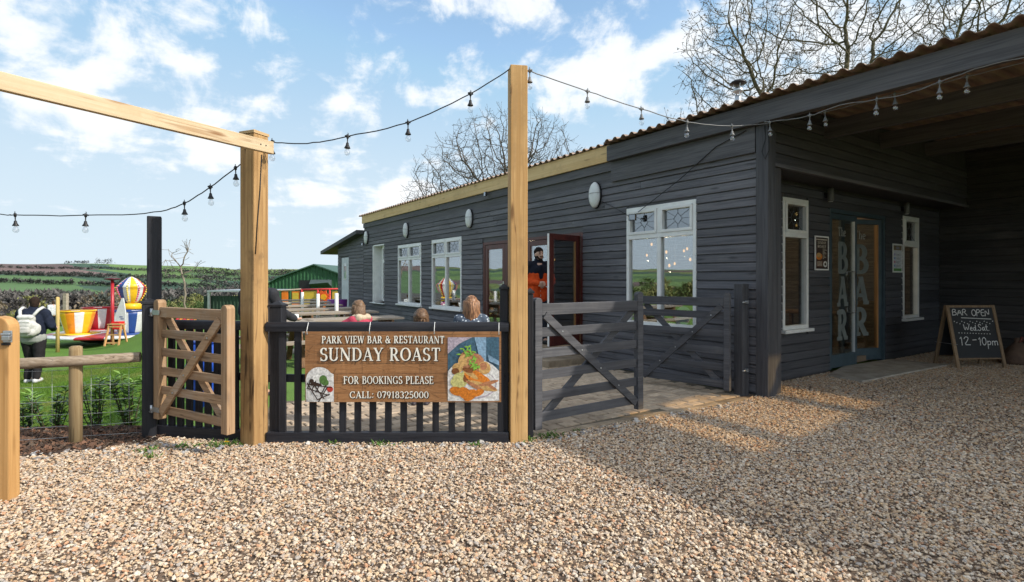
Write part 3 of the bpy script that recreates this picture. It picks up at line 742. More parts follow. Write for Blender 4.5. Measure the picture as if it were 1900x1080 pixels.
def boards(pl, parent, h0, h1, z0, z1, holes, m, pitch=.121, maxlen=5.2, seed=1, t=.022, top=None):
    rr = random.Random(seed); z = z0; row = 0
    while z < z1 - .03:
        zt = min(z + pitch, z1)
        segs = [(h0, h1)]
        for h in holes:
            if h[2] < zt - .02 and h[3] > z + .02:
                ns = []
                for a, c in segs:
                    if h[1] <= a or h[0] >= c: ns.append((a, c)); continue
                    if h[0] - a > .03: ns.append((a, h[0]))
                    if c - h[1] > .03: ns.append((h[1], c))
                segs = ns
        for a, c in segs:
            cuts = [a]
            while c - cuts[-1] > maxlen: cuts.append(cuts[-1] + maxlen * rr.uniform(.62, .95))
            cuts.append(c)
            for x0, x1 in zip(cuts, cuts[1:]):
                if top and top(x0) < z + .05 and top(x1) < z + .05: continue
                b = MB(); g = .0025; w = rr.uniform(-.002, .002)
                ob, ot = .004 + t + w, .004 + t * .66 + w
                n = max(1, int((x1 - x0) / .9)); 
                ring = [(z + .0015, .003), (z + .003, ob - .004), (z + .008, ob), (zt - .014, ot + .003), (zt - .011, ot - .013), (zt - .0015, .003)]
                vs = []
                for i in range(n + 1):
                    hh = x0 + g + (x1 - x0 - 2*g) * i / n; wob = rr.uniform(-.0009, .0009); 
                    for (zz, o) in ring:
                        if top: zz = min(zz, max(z + .002, top(hh)))
                        vs.append(pl.p(hh, zz + (wob if not top else 0), o))
                fs = []
                for i in range(n):
                    for k in range(6):
                        k2 = (k + 1) % 6; fs.append((i*6+k, i*6+k2, (i+1)*6+k2, (i+1)*6+k))
                fs.append(tuple(range(5, -1, -1))); fs.append(tuple(n*6 + k for k in range(6)))
                b.add(vs, fs)
                b.build('board', m, parent)
        z += pitch; row += 1

def window(pl, parent_root, h0, h1, z0, z1, ztr, lights=2, recess=.0, sill=True, name='window', fw=.055, leaded=True):
    """white casement: outer frame, transom, mullions, top lights with their own sash, panes, leading, sill"""
    o0, o1 = -.05 - recess, .035 - recess
    b = MB(); X = lambda a, c, d, e, o=0: pl.box(b, a, c, d, e, o0, o1 + o)
    X(h0, h1, z1 - fw, z1); X(h0, h1, z0, z0 + fw); X(h0, h0 + fw, z0 + fw, z1 - fw); X(h1 - fw, h1, z0 + fw, z1 - fw)
    X(h0 + fw, h1 - fw, ztr - .035, ztr + .035, .004)
    cols = [h0 + fw + (h1 - h0 - 2*fw) * i / lights for i in range(lights + 1)]
    for c in cols[1:-1]:
        X(c - .035, c + .035, z0 + fw, ztr - .035, .002); X(c - .035, c + .035, ztr + .035, z1 - fw, .002)
    fr = b.build(name, M['white'], parent_root, .004)
    for i in range(lights):
        a = cols[i] + (.035 if i else 0); c = cols[i+1] - (.035 if i < lights - 1 else 0)
        s = MB(); q = .045
        for (p0, p1, r0, r1) in ((a, c, z1-fw-q, z1-fw), (a, c, ztr+.035, ztr+.035+q), (a, a+q, ztr+.035+q, z1-fw-q), (c-q, c, ztr+.035+q, z1-fw-q)):
            pl.box(s, p0 + .003, p1 - .003, r0, r1, o0 + .02, o1 + .018)
        s.build('opening_sash', M['white'], fr, .006)
        g = MB(); pl.box(g, a + q - .004, c - q + .004, ztr + .035 + q - .004, z1 - fw - q + .004, o0 + .035, o0 + .045)
        g.build('pane', M['glass_up'] if leaded else M['glass'], fr)
        g = MB(); pl.box(g, a - .004, c + .004, z0 + fw - .004, ztr - .035 + .004, o0 + .035, o0 + .045)
        g.build('pane', M['glass'], fr)
        if leaded:
            l = MB(); ha, hc, za, zc = a + q, c - q, ztr + .035 + q, z1 - fw - q; hm, zm = (ha+hc)/2, (za+zc)/2; oo = o0 + .047
            dh, dz = (hc-ha)*.16, (zc-za)*.30
            segs = [((hm-dh, zm), (hm, zm+dz)), ((hm, zm+dz), (hm+dh, zm)), ((hm+dh, zm), (hm, zm-dz)), ((hm, zm-dz), (hm-dh, zm)), ((ha, zm), (hm-dh, zm)), ((hm+dh, zm), (hc, zm)), ((hm, zm+dz), (hm, zc)), ((hm, za), (hm, zm-dz)),
                    ((hm-dh*.6, zm+dz*.4), (ha, zc)), ((hm+dh*.6, zm+dz*.4), (hc, zc)), ((hm-dh*.6, zm-dz*.4), (ha, za)), ((hm+dh*.6, zm-dz*.4), (hc, za))]
            for p, r in segs: l.bar(pl.p(p[0], p[1], oo), pl.p(r[0], r[1], oo), .0045, .005, up=Vector(pl.p(0, 0, 1)) - Vector(pl.p(0, 0, 0)))
            l.build('leading', M['lead'], fr)
    if sill:
        s = MB(); pl.box(s, h0 - .05, h1 + .05, z0 - .05, z0 - .002, o0, .10)
        s.build('window_sill', M['white'], fr, .006)
    return fr

FR = Plane('front', 0.0); EN = Plane('end', -.5); UP = Plane('end', -.04)
W4 = (-2.392, -1.053, .77, 2.635); W3 = (-9.611, -7.941, .73, 2.55); W2 = (-12.0, -10.307, .735, 2.525); W1 = (-14.253, -13.19, .69, 2.62)
DR = (-6.935, -3.464, 0, 2.34)
front_holes = [W4, W3, W2, W1, DR]
fw_ = backing(FR, -15.2, -.16, 0, 3.74, front_holes, -.12, .002).build('long_wall', M['dark_x'], bld)
boards(FR, fw_, -15.2, -.135, .03, 3.14, front_holes, M['board_x'], seed=4, pitch=.1205)
window(FR, bld, *W4, 2.164); window(FR, bld, *W3, 2.09); window(FR, bld, *W2, 2.09)
# deep-set narrow window
wf = window(FR, bld, -13.62, -13.19, .74, 2.60, 2.06, 1, recess=.12, sill=False)
b = MB(); FR.box(b, -14.253, -14.20, .69, 2.62, -.30, .03); FR.box(b, -14.2, -13.19, 2.605, 2.645, -.30, .03); FR.box(b, -14.2, -13.62, .74, 2.60, -.30, -.26)
b.build('window_reveal', M['white'], bld, .004)
b = MB(); FR.box(b, -14.33, -13.12, .66, .69, -.1, .12); b.build('window_sill', M['white'], wf, .004)
# timber trim on the long wall
b = MB(); b.box((-15.25, -.075, 3.475), (-2.735, -.035, 3.745)); b.build('pine_fascia', M['fascia_x'], bld, .004)
for a, c in ((-15.22, -9.2), (-9.19, -2.72)):
    b = MB(); b.box((a, -.036, 3.315), (c, -.006, 3.472)); b.build('under_fascia_board', M['dark_x'], bld, .004)
b = MB(); b.box((-2.72, -.062, 3.118), (-.14, -.034, 3.452)); b.build('under_fascia_board', M['dark_x'], bld, .004)
b = MB(); b.box((-2.73, -.15, 3.456), (3.4, -.045, 3.712)); b.build('eaves_beam', M['dark_x'], bld, .006)
b = MB(); b.box((3.405, -.15, 3.456), (7.75, -.045, 3.712)); b.build('eaves_beam', M['dark_x'], bld, .006)
b = MB(); b.box((-.13, -.06, 0), (.035, .12, 3.45)); b.build('corner_post', M['dark_z'], bld, .008)
b = MB(); b.box((-.085, .125, 0), (-.01, .33, 2.93)); b.build('inner_post', M['dark_z'], bld, .006)
b = MB(); b.box((7.5, -.06, 0), (7.68, .12, 3.45)); b.build('corner_post', M['dark_z'], bld, .008)
for u0 in (-14.2,):
    pass
# entry wall in the bay
W5 = (1.196, 1.915, .745, 2.70); W6 = (5.41, 6.165, .74, 2.70); ED = (2.60, 4.655, 0, 2.64)
eh = [W5, W6, ED]
ew = backing(EN, .0, 7.26, 0, 2.97, eh, -.12, .002).build('entry_wall', M['dark_z'], bld)
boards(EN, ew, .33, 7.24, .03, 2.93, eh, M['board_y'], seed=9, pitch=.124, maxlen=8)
window(EN, bld, *W5, 2.15, 1); window(EN, bld, *W6, 2.15, 1)
uw = MB(); uw.prism([(.02, 2.985), (7.26, 2.985), (7.26, 4.17), (.02, 3.735)], -.002, .10); uw.xf(Matrix(((0,0,-1,-.04),(1,0,0,0),(0,1,0,0),(0,0,0,1)))); uw = uw.build('upper_wall', M['dark_z'], bld)
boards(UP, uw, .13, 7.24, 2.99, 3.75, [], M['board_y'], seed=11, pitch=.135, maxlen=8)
b = MB(); b.box((-.62, .0, 2.955), (-.005, 7.26, 2.983)); b.build('soffit', M['dark_z'], bld)
b = MB(); b.box((-.04, .125, 2.935), (.02, 7.24, 2.985)); b.build('header_trim', wood('black_trim_end', BLK, BLK2, 1, 60, 1.6, .6), bld, .004)
# back wall of the bay, far end wall, and their boards
BK = Plane('front', 7.26)
b = MB(); BK.box(b, -.5, 7.8, 0, 4.16, -.1, .002); bw = b.build('back_wall', M['dark_x'], bld)
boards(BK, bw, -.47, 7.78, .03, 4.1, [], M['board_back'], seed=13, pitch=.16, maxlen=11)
for y in (1.5, 3.3, 5.2):
    b = MB(); z = 3.66 + .06 * y; b.box((-.035, y - .05, z - .26), (7.75, y + .05, z - .02)); b.build('purlin', M['dark_x'], bld, .004)
# room behind the long wall
b = MB()
b.box((-15.2, 7.0, 0), (-.62, 7.1, 3.9)); b.box((-15.25, .12, 0), (-15.15, 7.0, 3.74))
b.build('inner_wall', M['brickin'], bld)
b = MB(); b.box((-15.2, .12, .02), (-.62, 7.0, .12)); b.build('inner_floor', M['floor_in'], bld)
b = MB(); b.box((-15.2, .12, 3.2), (-.62, 7.0, 3.25)); b.build('inner_ceiling', M['interior'], bld)
# corrugated roof, one sheet run with its real profile, plus a clear sheet over the bay
def corrugated(u0, u1, y0, y1, m, name, per=.18, hgt=.044, thick=.006):
    b = MB(); xs = []; n = int(round((u1 - u0) / per))
    for i in range(n):
        for f, h in ((0, 0), (.16, .06), (.30, .7), (.40, 1), (.56, 1), (.66, .7), (.80, .06)): xs.append((u0 + (i + f) * per, h * hgt))
    xs.append((u1, 0)); vs = []; ny = 2
    for y in (y0, y1):
        z = 3.752 + .06 * y
        for x, h in xs: vs.append((x, y, z + h + thick))
        for x, h in xs: vs.append((x, y, z + h - thick * .2))
    k = len(xs); fs = []
    for i in range(k - 1):
        fs += [(i, i+1, 2*k+i+1, 2*k+i), (k+i, 3*k+i, 3*k+i+1, k+i+1), (i, k+i, k+i+1, i+1), (2*k+i, 2*k+i+1, 3*k+i+1, 3*k+i)]
    fs += [(0, 2*k, 3*k, k), (k-1, 2*k-1, 4*k-1, 3*k-1)]
    return b.add(vs, fs).build(name, m, bld)
RL = (3.96, 5.58, 1.15, 4.3)
corrugated(-15.48, -2.7, -.115, 7.6, M['roof'], 'roof'); corrugated(-2.7, RL[0], -.26, 7.6, M['roof'], 'roof'); corrugated(RL[1], 7.94, -.26, 7.6, M['roof'], 'roof')
corrugated(RL[0], RL[1], -.26, RL[2], M['roof'], 'roof'); corrugated(RL[0], RL[1], RL[3], 7.6, M['roof'], 'roof')
m, t, out = new_mat('clear_roof_sheet')
tr = nd(t, 'ShaderNodeBsdfTransparent', {'Color': (1, .86, .6, 1)}); df = nd(t, 'ShaderNodeBsdfDiffuse', {'Color': (.6, .5, .3, 1)})
t.links.new(nd(t, 'ShaderNodeMixShader', {0: .12, 1: tr.outputs[0], 2: df.outputs[0]}).outputs[0], out.inputs[0])
corrugated(RL[0] , RL[1], RL[2] + .002, RL[3] - .002, m, 'clear_roof_sheet')

# lean-to at the far end
LT = Plane('front', 0.0)
lr = lambda u: 3.10 + (u + 15.2) * .118
b = MB(); hl = (-17.92, -16.93, 0, 2.36)
for a, c, z0 in ((-18.34, -17.92, 0), (-16.93, -15.2, 0), (-17.92, -16.93, 2.36)):
    zz0, zz1 = lr(a), lr(c)
    b.add([(a, -.0, z0), (c, 0, z0), (c, 0, zz1), (a, 0, zz0), (a, .1, z0), (c, .1, z0), (c, .1, zz1), (a, .1, zz0)], [(0,1,2,3),(7,6,5,4),(0,4,5,1),(1,5,6,2),(2,6,7,3),(3,7,4,0)])
b.box((-18.34, .1, 0), (-18.26, 3.2, 2.6)); b.box((-18.34, 3.1, 0), (-15.2, 3.2, 3.0))
lw = b.build('side_wall', M['dark_x'], bld)
boards(LT, lw, -18.34, -15.21, .03, 3.1, [hl], M['board_x'], seed=21, pitch=.124, top=lr)
b = MB()
for y0, y1, dz in ((-.3, 3.4, 0),):
    a, c = -19.95, -15.18
    b.add([(a, y0, lr(a)), (c, y0, lr(c)), (c, y0, lr(c)+.14), (a, y0, lr(a)+.14), (a, y1, lr(a)), (c, y1, lr(c)), (c, y1, lr(c)+.14), (a, y1, lr(a)+.14)], [(0,1,2,3),(7,6,5,4),(0,4,5,1),(1,5,6,2),(2,6,7,3),(3,7,4,0)])
b.build('side_roof', M['dark_x'], bld, .01)
d = MB(); FR.box(d, -17.88, -16.97, .12, 2.33, -.05, .01); dr = d.build('side_door', M['white_door'], bld, .006)
d = MB(); FR.box(d, -17.55, -17.25, 1.5, 2.05, .008, .016); d.build('door_pane', M['glass'], dr)
d = MB()
for q in ((-17.59, -17.55, 1.46, 2.09), (-17.25, -17.21, 1.46, 2.09), (-17.55, -17.25, 2.05, 2.09), (-17.55, -17.25, 1.46, 1.5)): FR.box(d, *q, .01, .03)
d.build('vision_panel_frame', M['white'], dr)
d = MB(); d.tube([(-17.8, -.02, 1.12), (-17.8, -.07, 1.12), (-17.7, -.07, 1.12)], .012); d.build('door_handle', M['chrome'], dr)

# mahogany folding doors
def leaf(u0, u1, z0, z1, th=.06):
    """frame and pane of one leaf in its own x-z plane from x=0"""
    w = u1 - u0; s = .105; f = MB()
    f.box((0, -th/2, z0), (s, th/2, z1)); f.box((w - s, -th/2, z0), (w, th/2, z1)); f.box((s, -th/2, z0), (w - s, th/2, z0 + .16)); f.box((s, -th/2, z1 - s), (w - s, th/2, z1))
    g = MB(); g.box((s - .01, -.008, z0 + .15), (w - s + .01, .008, z1 - s + .01))
    h = MB(); h.box((w - .075, -th/2 - .006, 1.22), (w - .035, -th/2, 1.44)); h.tube([(w - .055, -th/2, 1.36), (w - .055, -th/2 - .06, 1.36), (w - .16, -th/2 - .06, 1.36)], .011)
    return f, g, h
zb, zt = .40, 2.27
fr = MB(); FR.box(fr, DR[0] + .002, DR[0] + .075, .34, 2.338, -.10, .012); FR.box(fr, DR[1] - .075, DR[1] - .002, .34, 2.338, -.10, .012); FR.box(fr, DR[0] + .075, DR[1] - .075, 2.275, 2.338, -.10, .012); FR.box(fr, DR[0] + .002, DR[1] - .002, .28, .34, -.10, .02)
dfm = fr.build('folding_door_frame', M['maroon'], bld, .004)
lw_ = (DR[1] - DR[0] - .15) / 4
for k in range(4):
    f, g, h = leaf(0, lw_ - .004, zb - .055, zt)
    if k < 3: x0, ang = DR[0] + .077 + k * lw_, 0
    else: x0, ang = DR[1] - .09, R(-101)
    M4 = Matrix.Translation((x0, -.0 + (.03 if k < 3 else -.045), 0)) @ Matrix.Rotation(ang if k < 3 else R(180) - ang * -1 + R(202), 4, 'Z')
    if k == 3: M4 = Matrix.Translation((DR[1] - .085, -.05, 0)) @ Matrix.Rotation(R(-79), 4, 'Z')
    lf = f.xf(M4).build('door_leaf', M['maroon'], bld, .004)
    if k == 3:
        ed = MB(); ed.box((lw_ - .006, -.018, zb - .05), (lw_ + .003, .018, zt - .004)); ed.xf(M4).build('weather_strip', M['white'], lf)
        ed = MB(); ed.box((.098, -.02, zb + .1), (.118, .02, zt - .1)); ed.xf(M4).build('glazing_bead', M['amber_edge'], lf)
    g.xf(M4).build('pane', M['glass_door'] if k == 3 else M['glass'], lf); h.xf(M4).build('handle', M['chrome'], lf)
b = MB(); FR.box(b, DR[0], DR[1], .0, .28, -.12, -.0); b.build('door_threshold', M['step'], bld)

# slate blue glass entrance doors with etched letters
b = MB(); EN.box(b, 2.602, 2.66, .02, 2.638, -.10, .02); EN.box(b, 4.595, 4.653, .02, 2.638, -.10, .02); EN.box(b, 2.66, 4.595, 2.575, 2.638, -.10, .02)
b.build('entrance_door_frame', M['teal'], bld, .004)
etch = mat('etched_letter', (.17, .19, .185), (.12, .14, .135), 9, rough=.7, bump=0, rnd=0)
etch_l = mat('etched_white_letter', (.30, .31, .30), (.24, .25, .24), 9, rough=.7, bump=0, rnd=0)
def glass_door(M4, first):
    w, z0, z1, s = .955, .035, 2.565, .085; f = MB()
    f.box((0, -.025, z0), (s, .025, z1)); f.box((w - s, -.025, z0), (w, .025, z1)); f.box((s, -.025, z0), (w - s, .025, z0 + .21)); f.box((s, -.025, z1 - .085), (w - s, .025, z1))
    lf = f.xf(M4).build('entrance_door', M['teal'], bld, .004)
    g = MB(); g.box((s - .01, -.006, z0 + .2), (w - s + .01, .006, z1 - .075)); g.xf(M4).build('pane', M['glass_door'], lf)
    e = MB(); e.box((w - s - .012, -.03, z0 + .21), (w - s + .001, .02, z1 - .09)) if first else e.box((w - s - .03, -.03, z0 + .21), (w - s + .002, .03, z1 - .09))
    e.xf(M4).build('glazing_bead', M['white_door'] if first else M['amber_edge'], lf)
    # letters stand upright in the door's x-z plane, facing -y
    UPR = Matrix(((1,0,0,0),(0,0,-1,0),(0,1,0,0),(0,0,0,1)))
    for i, ch in enumerate('BAR'):
        l = lettering(ch, .50, w / 2, 1.60 - i * .565, width=.36, T=.22, t=.13, gap=0, ser=ch != 'B')
        l.xf(M4 @ Matrix.Translation((0, -.0085, 0)) @ UPR).build('etched_letter', etch, lf)
    l = lettering('The', .15, w / 2 - .02, 2.21, width=.27, T=.13, t=.06); l.xf(M4 @ Matrix.Translation((0, -.0085, 0)) @ UPR).build('etched_word', etch_l, lf)
    h = MB(); hx = w - .16 if first else .16
    h.tube([(hx, -.012, 1.62), (hx, -.07, 1.62), (hx, -.07, .92), (hx, -.012, .92)], .014, 8); h.xf(M4).build('pull_handle', M['chrome'], lf)
# left leaf: h runs along +y of the barn, outward is +x; door x axis -> barn y, door -y -> barn +x
EM = lambda h, o, ang: Matrix.Translation((-.5 + o, h, 0)) @ Matrix.Rotation(R(90) + ang, 4, 'Z')
glass_door(EM(2.664, -.035, 0), True)
# right leaf hinged on the right, swung inwards: mirror about its hinge by starting from the free edge
ang = R(17); fx = Vector((math.cos(R(90) + ang), math.sin(R(90) + ang)))
hinge = Vector((-.5 - .035, 4.592)); free = hinge - Vector((math.cos(R(90) - ang) , math.sin(R(90) - ang))) * .955
Mx = Matrix.Translation((free.x, free.y, 0)) @ Matrix.Rotation(math.atan2((hinge - free).y, (hinge - free).x), 4, 'Z')
hinge_in = hinge + Vector((0, 0)); fr_ = hinge + Vector((-math.sin(ang), -math.cos(ang))) * .955
Mx = Matrix.Translation((fr_.x, fr_.y, 0)) @ Matrix.Rotation(math.atan2(hinge.y - fr_.y, hinge.x - fr_.x), 4, 'Z')
glass_door(Mx, False)

# flue with a flat cowl on the roof
fl = thing('roof_flue', 'slim metal flue with a flat black cowl above the roof', 'flue', B(-2.1, 2.6, 3.9))
b = MB(); b.lathe([(.055, -.05), (.055, .95), (.05, 1.0)], 12); b.build('flue_pipe', M['steel'], fl)
b = MB(); b.lathe([(.05, 1.05), (.09, 1.07), (.09, 1.12), (.04, 1.16)], 14)
for q in range(4): b.bar((.05*math.cos(q*1.57), .05*math.sin(q*1.57), .95), (.09*math.cos(q*1.57), .09*math.sin(q*1.57), 1.24), .012, .008)
b.build('cowl_bracket', M['steel'], fl)
b = MB(); b.lathe([(.03, 1.20), (.15, 1.22), (.155, 1.235), (.10, 1.275), (.02, 1.29)], 18); b.build('cowl_cap', M['black_metal'], fl)

# oval bulkhead lights on the long wall
def bulkhead(u, label):
    r = thing('bulkhead_light', label, 'wall lamp', B(u, -.03, 2.948), BANG, 'oval bulkhead lights along the barn wall')
    b = MB(); b.lathe([(.155, 0), (.155, .03), (.14, .035)], 22); b.xf(Matrix.Diagonal((.85, 1.5, 1, 1))); b.xf(Matrix.Rotation(R(90), 4, 'X')); b.build('base', M['black_plastic'], r)
    b = MB(); b.lathe([(.148, .03), (.148, .055), (.13, .085), (.08, .105), (.01, .112)], 22); b.xf(Matrix.Diagonal((.85, 1.52, 1, 1))); b.xf(Matrix.Rotation(R(90), 4, 'X')); b.build('diffuser', M['lampglass'], r)
    b = MB(); b.tube([(-.125, -.045, .02), (-.11, -.09, .025), (0, -.118, .03), (.11, -.09, .025), (.125, -.045, .02)], .006, 5); b.build('guard_bar', plain('grey_guard', (.35, .36, .36)), r)
for u, l in ((-14.8, 'white oval wall lamp at the far end of the barn beside the narrow window'), (-11.3, 'white oval wall lamp above the second window from the far end'),
             (-7.487, 'white oval wall lamp above the dark maroon doors and left of the tall pine post'), (-3.10, 'largest white oval wall lamp, just left of the near white window')): bulkhead(u, l)
# small floodlights under the fascia and on the near window
def flood(pos, rz, label):
    r = thing('floodlight', label, 'floodlight', pos, rz, 'small black floodlights on the barn')
    b = MB(); b.box((-.06, -.09, -.05), (.06, -.05, .05)); b.build('lamp_housing', M['black_metal'], r, .006)
    b = MB(); b.box((-.05, -.094, -.04), (.05, -.091, .04)); b.build('lamp_glass', M['glass_up'], r)
    b = MB(); b.bar((0, 0, .0), (0, -.06, 0), .03, .02); b.build('bracket', M['black_metal'], r)
flood(B(-6.62, -.06, 3.42), BANG - .2, 'small black floodlight under the pine fascia left of the tall post')
flood(B(-15.0, -.06, 2.72), BANG, 'small black floodlight below the far oval lamp')
flood(B(-2.2, -.08, 2.47), BANG + .6, 'small black floodlight over the top left corner of the near window')
# down-lights over the entrance
for y, l in ((2.44, 'grey cylinder downlight left of the glass bar doors'), (5.35, 'grey cylinder downlight right of the glass bar doors')):
    r = thing('downlight', l, 'wall lamp', B(-.44, y, 2.72), BANG, 'cylinder downlights beside the glass doors')
    b = MB(); b.lathe([(.035, 0), (.045, .01), (.045, .20), (.03, .21)], 14, (.05, 0, 0)); b.build('lamp_body', mat('grey_lamp_body', (.16, .16, .155), rough=.45, bump=0), r)
    b = MB(); b.lathe([(.03, -.006), (.034, .004)], 14, (.05, 0, 0)); b.build('lamp_lens', M['lampglass'], r)
    b = MB(); b.box((-.04, -.02, .06), (.01, .02, .14)); b.build('bracket', M['black_metal'], r)

# steps in front of the folding doors
b = MB(); b.box((-7.2, -.97, -.01), (-3.25, -.04, .125)); b = b.build('lower_step', M['step'], bevel=.012); b.matrix_world = Matrix.Translation((CB.x, CB.y, 0)) @ Matrix.Rotation(BANG, 4, 'Z'); tag(b, 'long sandstone step below the maroon folding doors', 'step')
b = MB(); b.box((-6.9, -.5, .127), (-3.62, -.045, .275)); b = b.build('upper_step', M['step'], bevel=.012); b.matrix_world = Matrix.Translation((CB.x, CB.y, 0)) @ Matrix.Rotation(BANG, 4, 'Z'); tag(b, 'shorter upper stone step right against the maroon folding doors', 'step')

# things inside: glowing pendants, tables and chairs seen dimly through the glass
def pendant(u, y, z, label, lit=False):
    r = thing('pendant_lamp', label, 'lamp', B(u, y, z), 0, 'bare pendant lamps inside the barn')
    b = MB(); b.tube([(0, 0, .06), (0, 0, 3.2 - z)], .004, 4); b.build('flex', M['black_plastic'], r)
    b = MB(); b.ball((0, 0, 0), (.022, .022, .034), 8, 6); b.build('bulb', M['bulb_glow'], r)
    if lit:
        ld = bpy.data.lights.new('pendant_light', 'POINT'); ld.energy = 5; ld.color = (1, .78, .52); ld.shadow_soft_size = .015
        lo = bpy.data.objects.new('pendant_light', ld); COL.objects.link(lo); lo.parent = r; lo.location = (0, 0, -.12)
rr = random.Random(5)
for i in range(13): pendant(-3.2 + rr.uniform(-.75, .75), 2.2 + rr.uniform(-.6, .9), 1.75 + rr.uniform(0, .5), 'bare glowing bulb in the cluster hanging behind the near white window', i % 4 == 0)
for i in range(4): pendant(-7.6 + rr.uniform(-1, 3), 2.4 + rr.uniform(-.3, .8), 1.95 + rr.uniform(0, .3), 'bare glowing bulb hanging indoors behind the folding doors', i % 2 == 0)
for u, y, z in ((-1.7, 3.9, 2.75), (-1.3, 2.2, 2.8), (-2.6, 5.6, 2.7)): pendant(u, y, z, 'added glowing bulb brightening the room behind the glass bar doors', True)  # bulbs added only to brighten the room seen through these doors
def bar_table(u, y, label):
    r = thing('bar_table', label, 'table', B(u, y, .12), BANG, 'tables inside the barn')
    b = MB(); b.box((-.6, -.38, .72), (.6, .38, .76)); b.build('table_top', M['picnic_leg'], r, .005)
    for a in (-1, 1):
        for c in (-1, 1):
            b = MB(); b.box((a*.52 - .03, c*.3 - .03, 0), (a*.52 + .03, c*.3 + .03, .72)); b.build('leg', M['picnic_leg'], r)
bar_table(-1.75, 1.0, 'dark table just inside the near window'); bar_table(-1.5, 4.0, 'dark table behind the glass bar doors')
def chair(u, y, rz, label):
    r = thing('dining_chair', label, 'chair', B(u, y, .12), BANG + rz, 'chairs inside the barn')
    b = MB(); b.box((-.21, -.21, .43), (.21, .21, .46)); b.build('seat', M['picnic_leg'], r)
    for a in (-1, 1):
        b = MB(); b.bar((a*.19, .19, 0), (a*.19, .19, .9), .035, .035); b.build('back_leg', M['amber_edge'], r)
        b = MB(); b.bar((a*.19, -.19, 0), (a*.19, -.19, .43), .035, .035); b.build('front_leg', M['amber_edge'], r)
    b = MB(); b.box((-.17, .18, .66), (.17, .2, .86)); b.build('backrest', M['amber_edge'], r)
chair(-1.2, 3.4, .3, 'bare wood chair inside behind the glass bar doors'); chair(-8.6, 1.1, 2.2, 'pale wood chair inside the window beside the folding doors'); chair(-11.0, 1.2, 1.2, 'pale wood chair inside the second window from the far end')
b = MB(); b.lathe([(.02, 0), (.13, .012), (.15, .02)], 20); b.xf(Matrix.Rotation(R(80), 4, 'X')); pl_ = b.build('display_plate', M['lampglass']); pl_.location = B(-1.45, .2, .93); pl_.rotation_euler = (0, 0, BANG); tag(pl_, 'round white plate stood up inside the near window', 'plate')
b = MB(); b.box((-.2, -.05, 0), (.2, .05, .12)); pb = b.build('window_planter', M['picnic_leg']); pb.location = B(-1.45, .24, .66); pb.rotation_euler = (0, 0, BANG); tag(pb, 'brown wooden trough holding the plate inside the near window', 'planter')
# ------------------------------------------------------------------ posts and overhead beam
def square_post(name, label, x, y, s, h, rz, m, cap=None, bev=.008):
    r = thing(name, label, 'post', (x, y, 0), rz)
    b = MB(); b.box((-s/2, -s/2, -.2), (s/2, s/2, h)); b.build('upright', m, r, bev)
    if cap == 'pyramid':
        b = MB(); q = s/2 + .008
        b.box((-q, -q, h + .001), (q, q, h + .02))
        b.add([(-q, -q, h+.02), (q, -q, h+.02), (q, q, h+.02), (-q, q, h+.02), (0, 0, h + .055)], [(0,1,4),(1,2,4),(2,3,4),(3,0,4)]); b.build('post_cap', m, r)
    return r
square_post('tall_post', 'tallest yellow pine post with string lights on its top, right of the banner', .052, 4.972, .160, 3.447, R(9.4), M['pine_z'])
pp = square_post('stout_post', 'stout brown weathered post carrying the overhead beam, beside the open wooden gate', -2.345, 4.895, .168, 2.80, R(69), M['oak_z'], bev=.012)
b = MB(); q = .088; b.box((-q, -q, 2.801), (q, q, 2.825)); b.add([(-q,-q,2.825),(q,-q,2.825),(q,q,2.825),(-q,q,2.825),(0,0,2.86)], [(0,1,4),(1,2,4),(2,3,4),(3,0,4)])
b.build('post_cap', wood('pine_cap', (.55, .38, .2), (.4, .25, .11), 0), pp)
b = MB(); b.tube([(-.0, -.088, 2.62), (-.02, -.089, 2.3), (-.05, -.089, 2.0), (-.07, -.088, 1.72)], .005, 5); b.build('cable', M['black_plastic'], pp)
# overhead beam fixed to the stout post, running forward to the left
p0 = at(503, 274, 4.70); p1 = p0 + Vector((-.855, -1.59, 0)) * 1.75
r = thing('overhead_beam', 'pale sawn pine beam running overhead from the stout post to the left edge', 'beam', (p0.x, p0.y, p0.z), math.atan2(p1.y - p0.y, p1.x - p0.x))
L_ = (p1 - p0).length
b = MB(); b.box((-.01, -.024, -.056), (L_, .024, .05)); b.build('beam_timber', M['beam_x'], r, .004)
for q in (.07, .12):
    b = MB(); b.xf(Matrix.Identity(4)); b.tube([(q, .02, 0), (q, .027, 0)], .006, 8); b.build('screw_head', M['black_metal'], r)
b = MB(); b.box((L_ - .1, -.06, -p0.z - .1), (L_ - .0, -.025, .06)); b.build('far_support', M['pine_z'], r)
square_post('tall_black_post', 'tall black square post with the string lights over the corner of the lawn fence', -3.49, 5.25, .118, 2.105, R(31), M['fence'])
square_post('black_gate_post', 'short black capped post in front of the tall black post', -3.445, 5.115, .118, 1.26, R(31), M['fence'], 'pyramid')
square_post('black_fence_post', 'short black capped post just right of the stout brown post', -2.17, 4.99, .115, 1.24, R(0), M['fence'], 'pyramid')
square_post('black_fence_post', 'black capped post directly left of the tallest pine post', -.075, 4.98, .075, 1.40, R(3), M['fence'], 'pyramid')
square_post('black_hinge_post', 'narrow black post right of the tallest pine post carrying the near grey gate', .17, 5.03, .055, 1.36, R(6), M['fence'], 'pyramid')
hp = square_post('black_hinge_post', 'black square post beside the barn corner carrying the far grey gate', 2.955, 6.93, .13, 1.435, R(31), M['dark_z'])
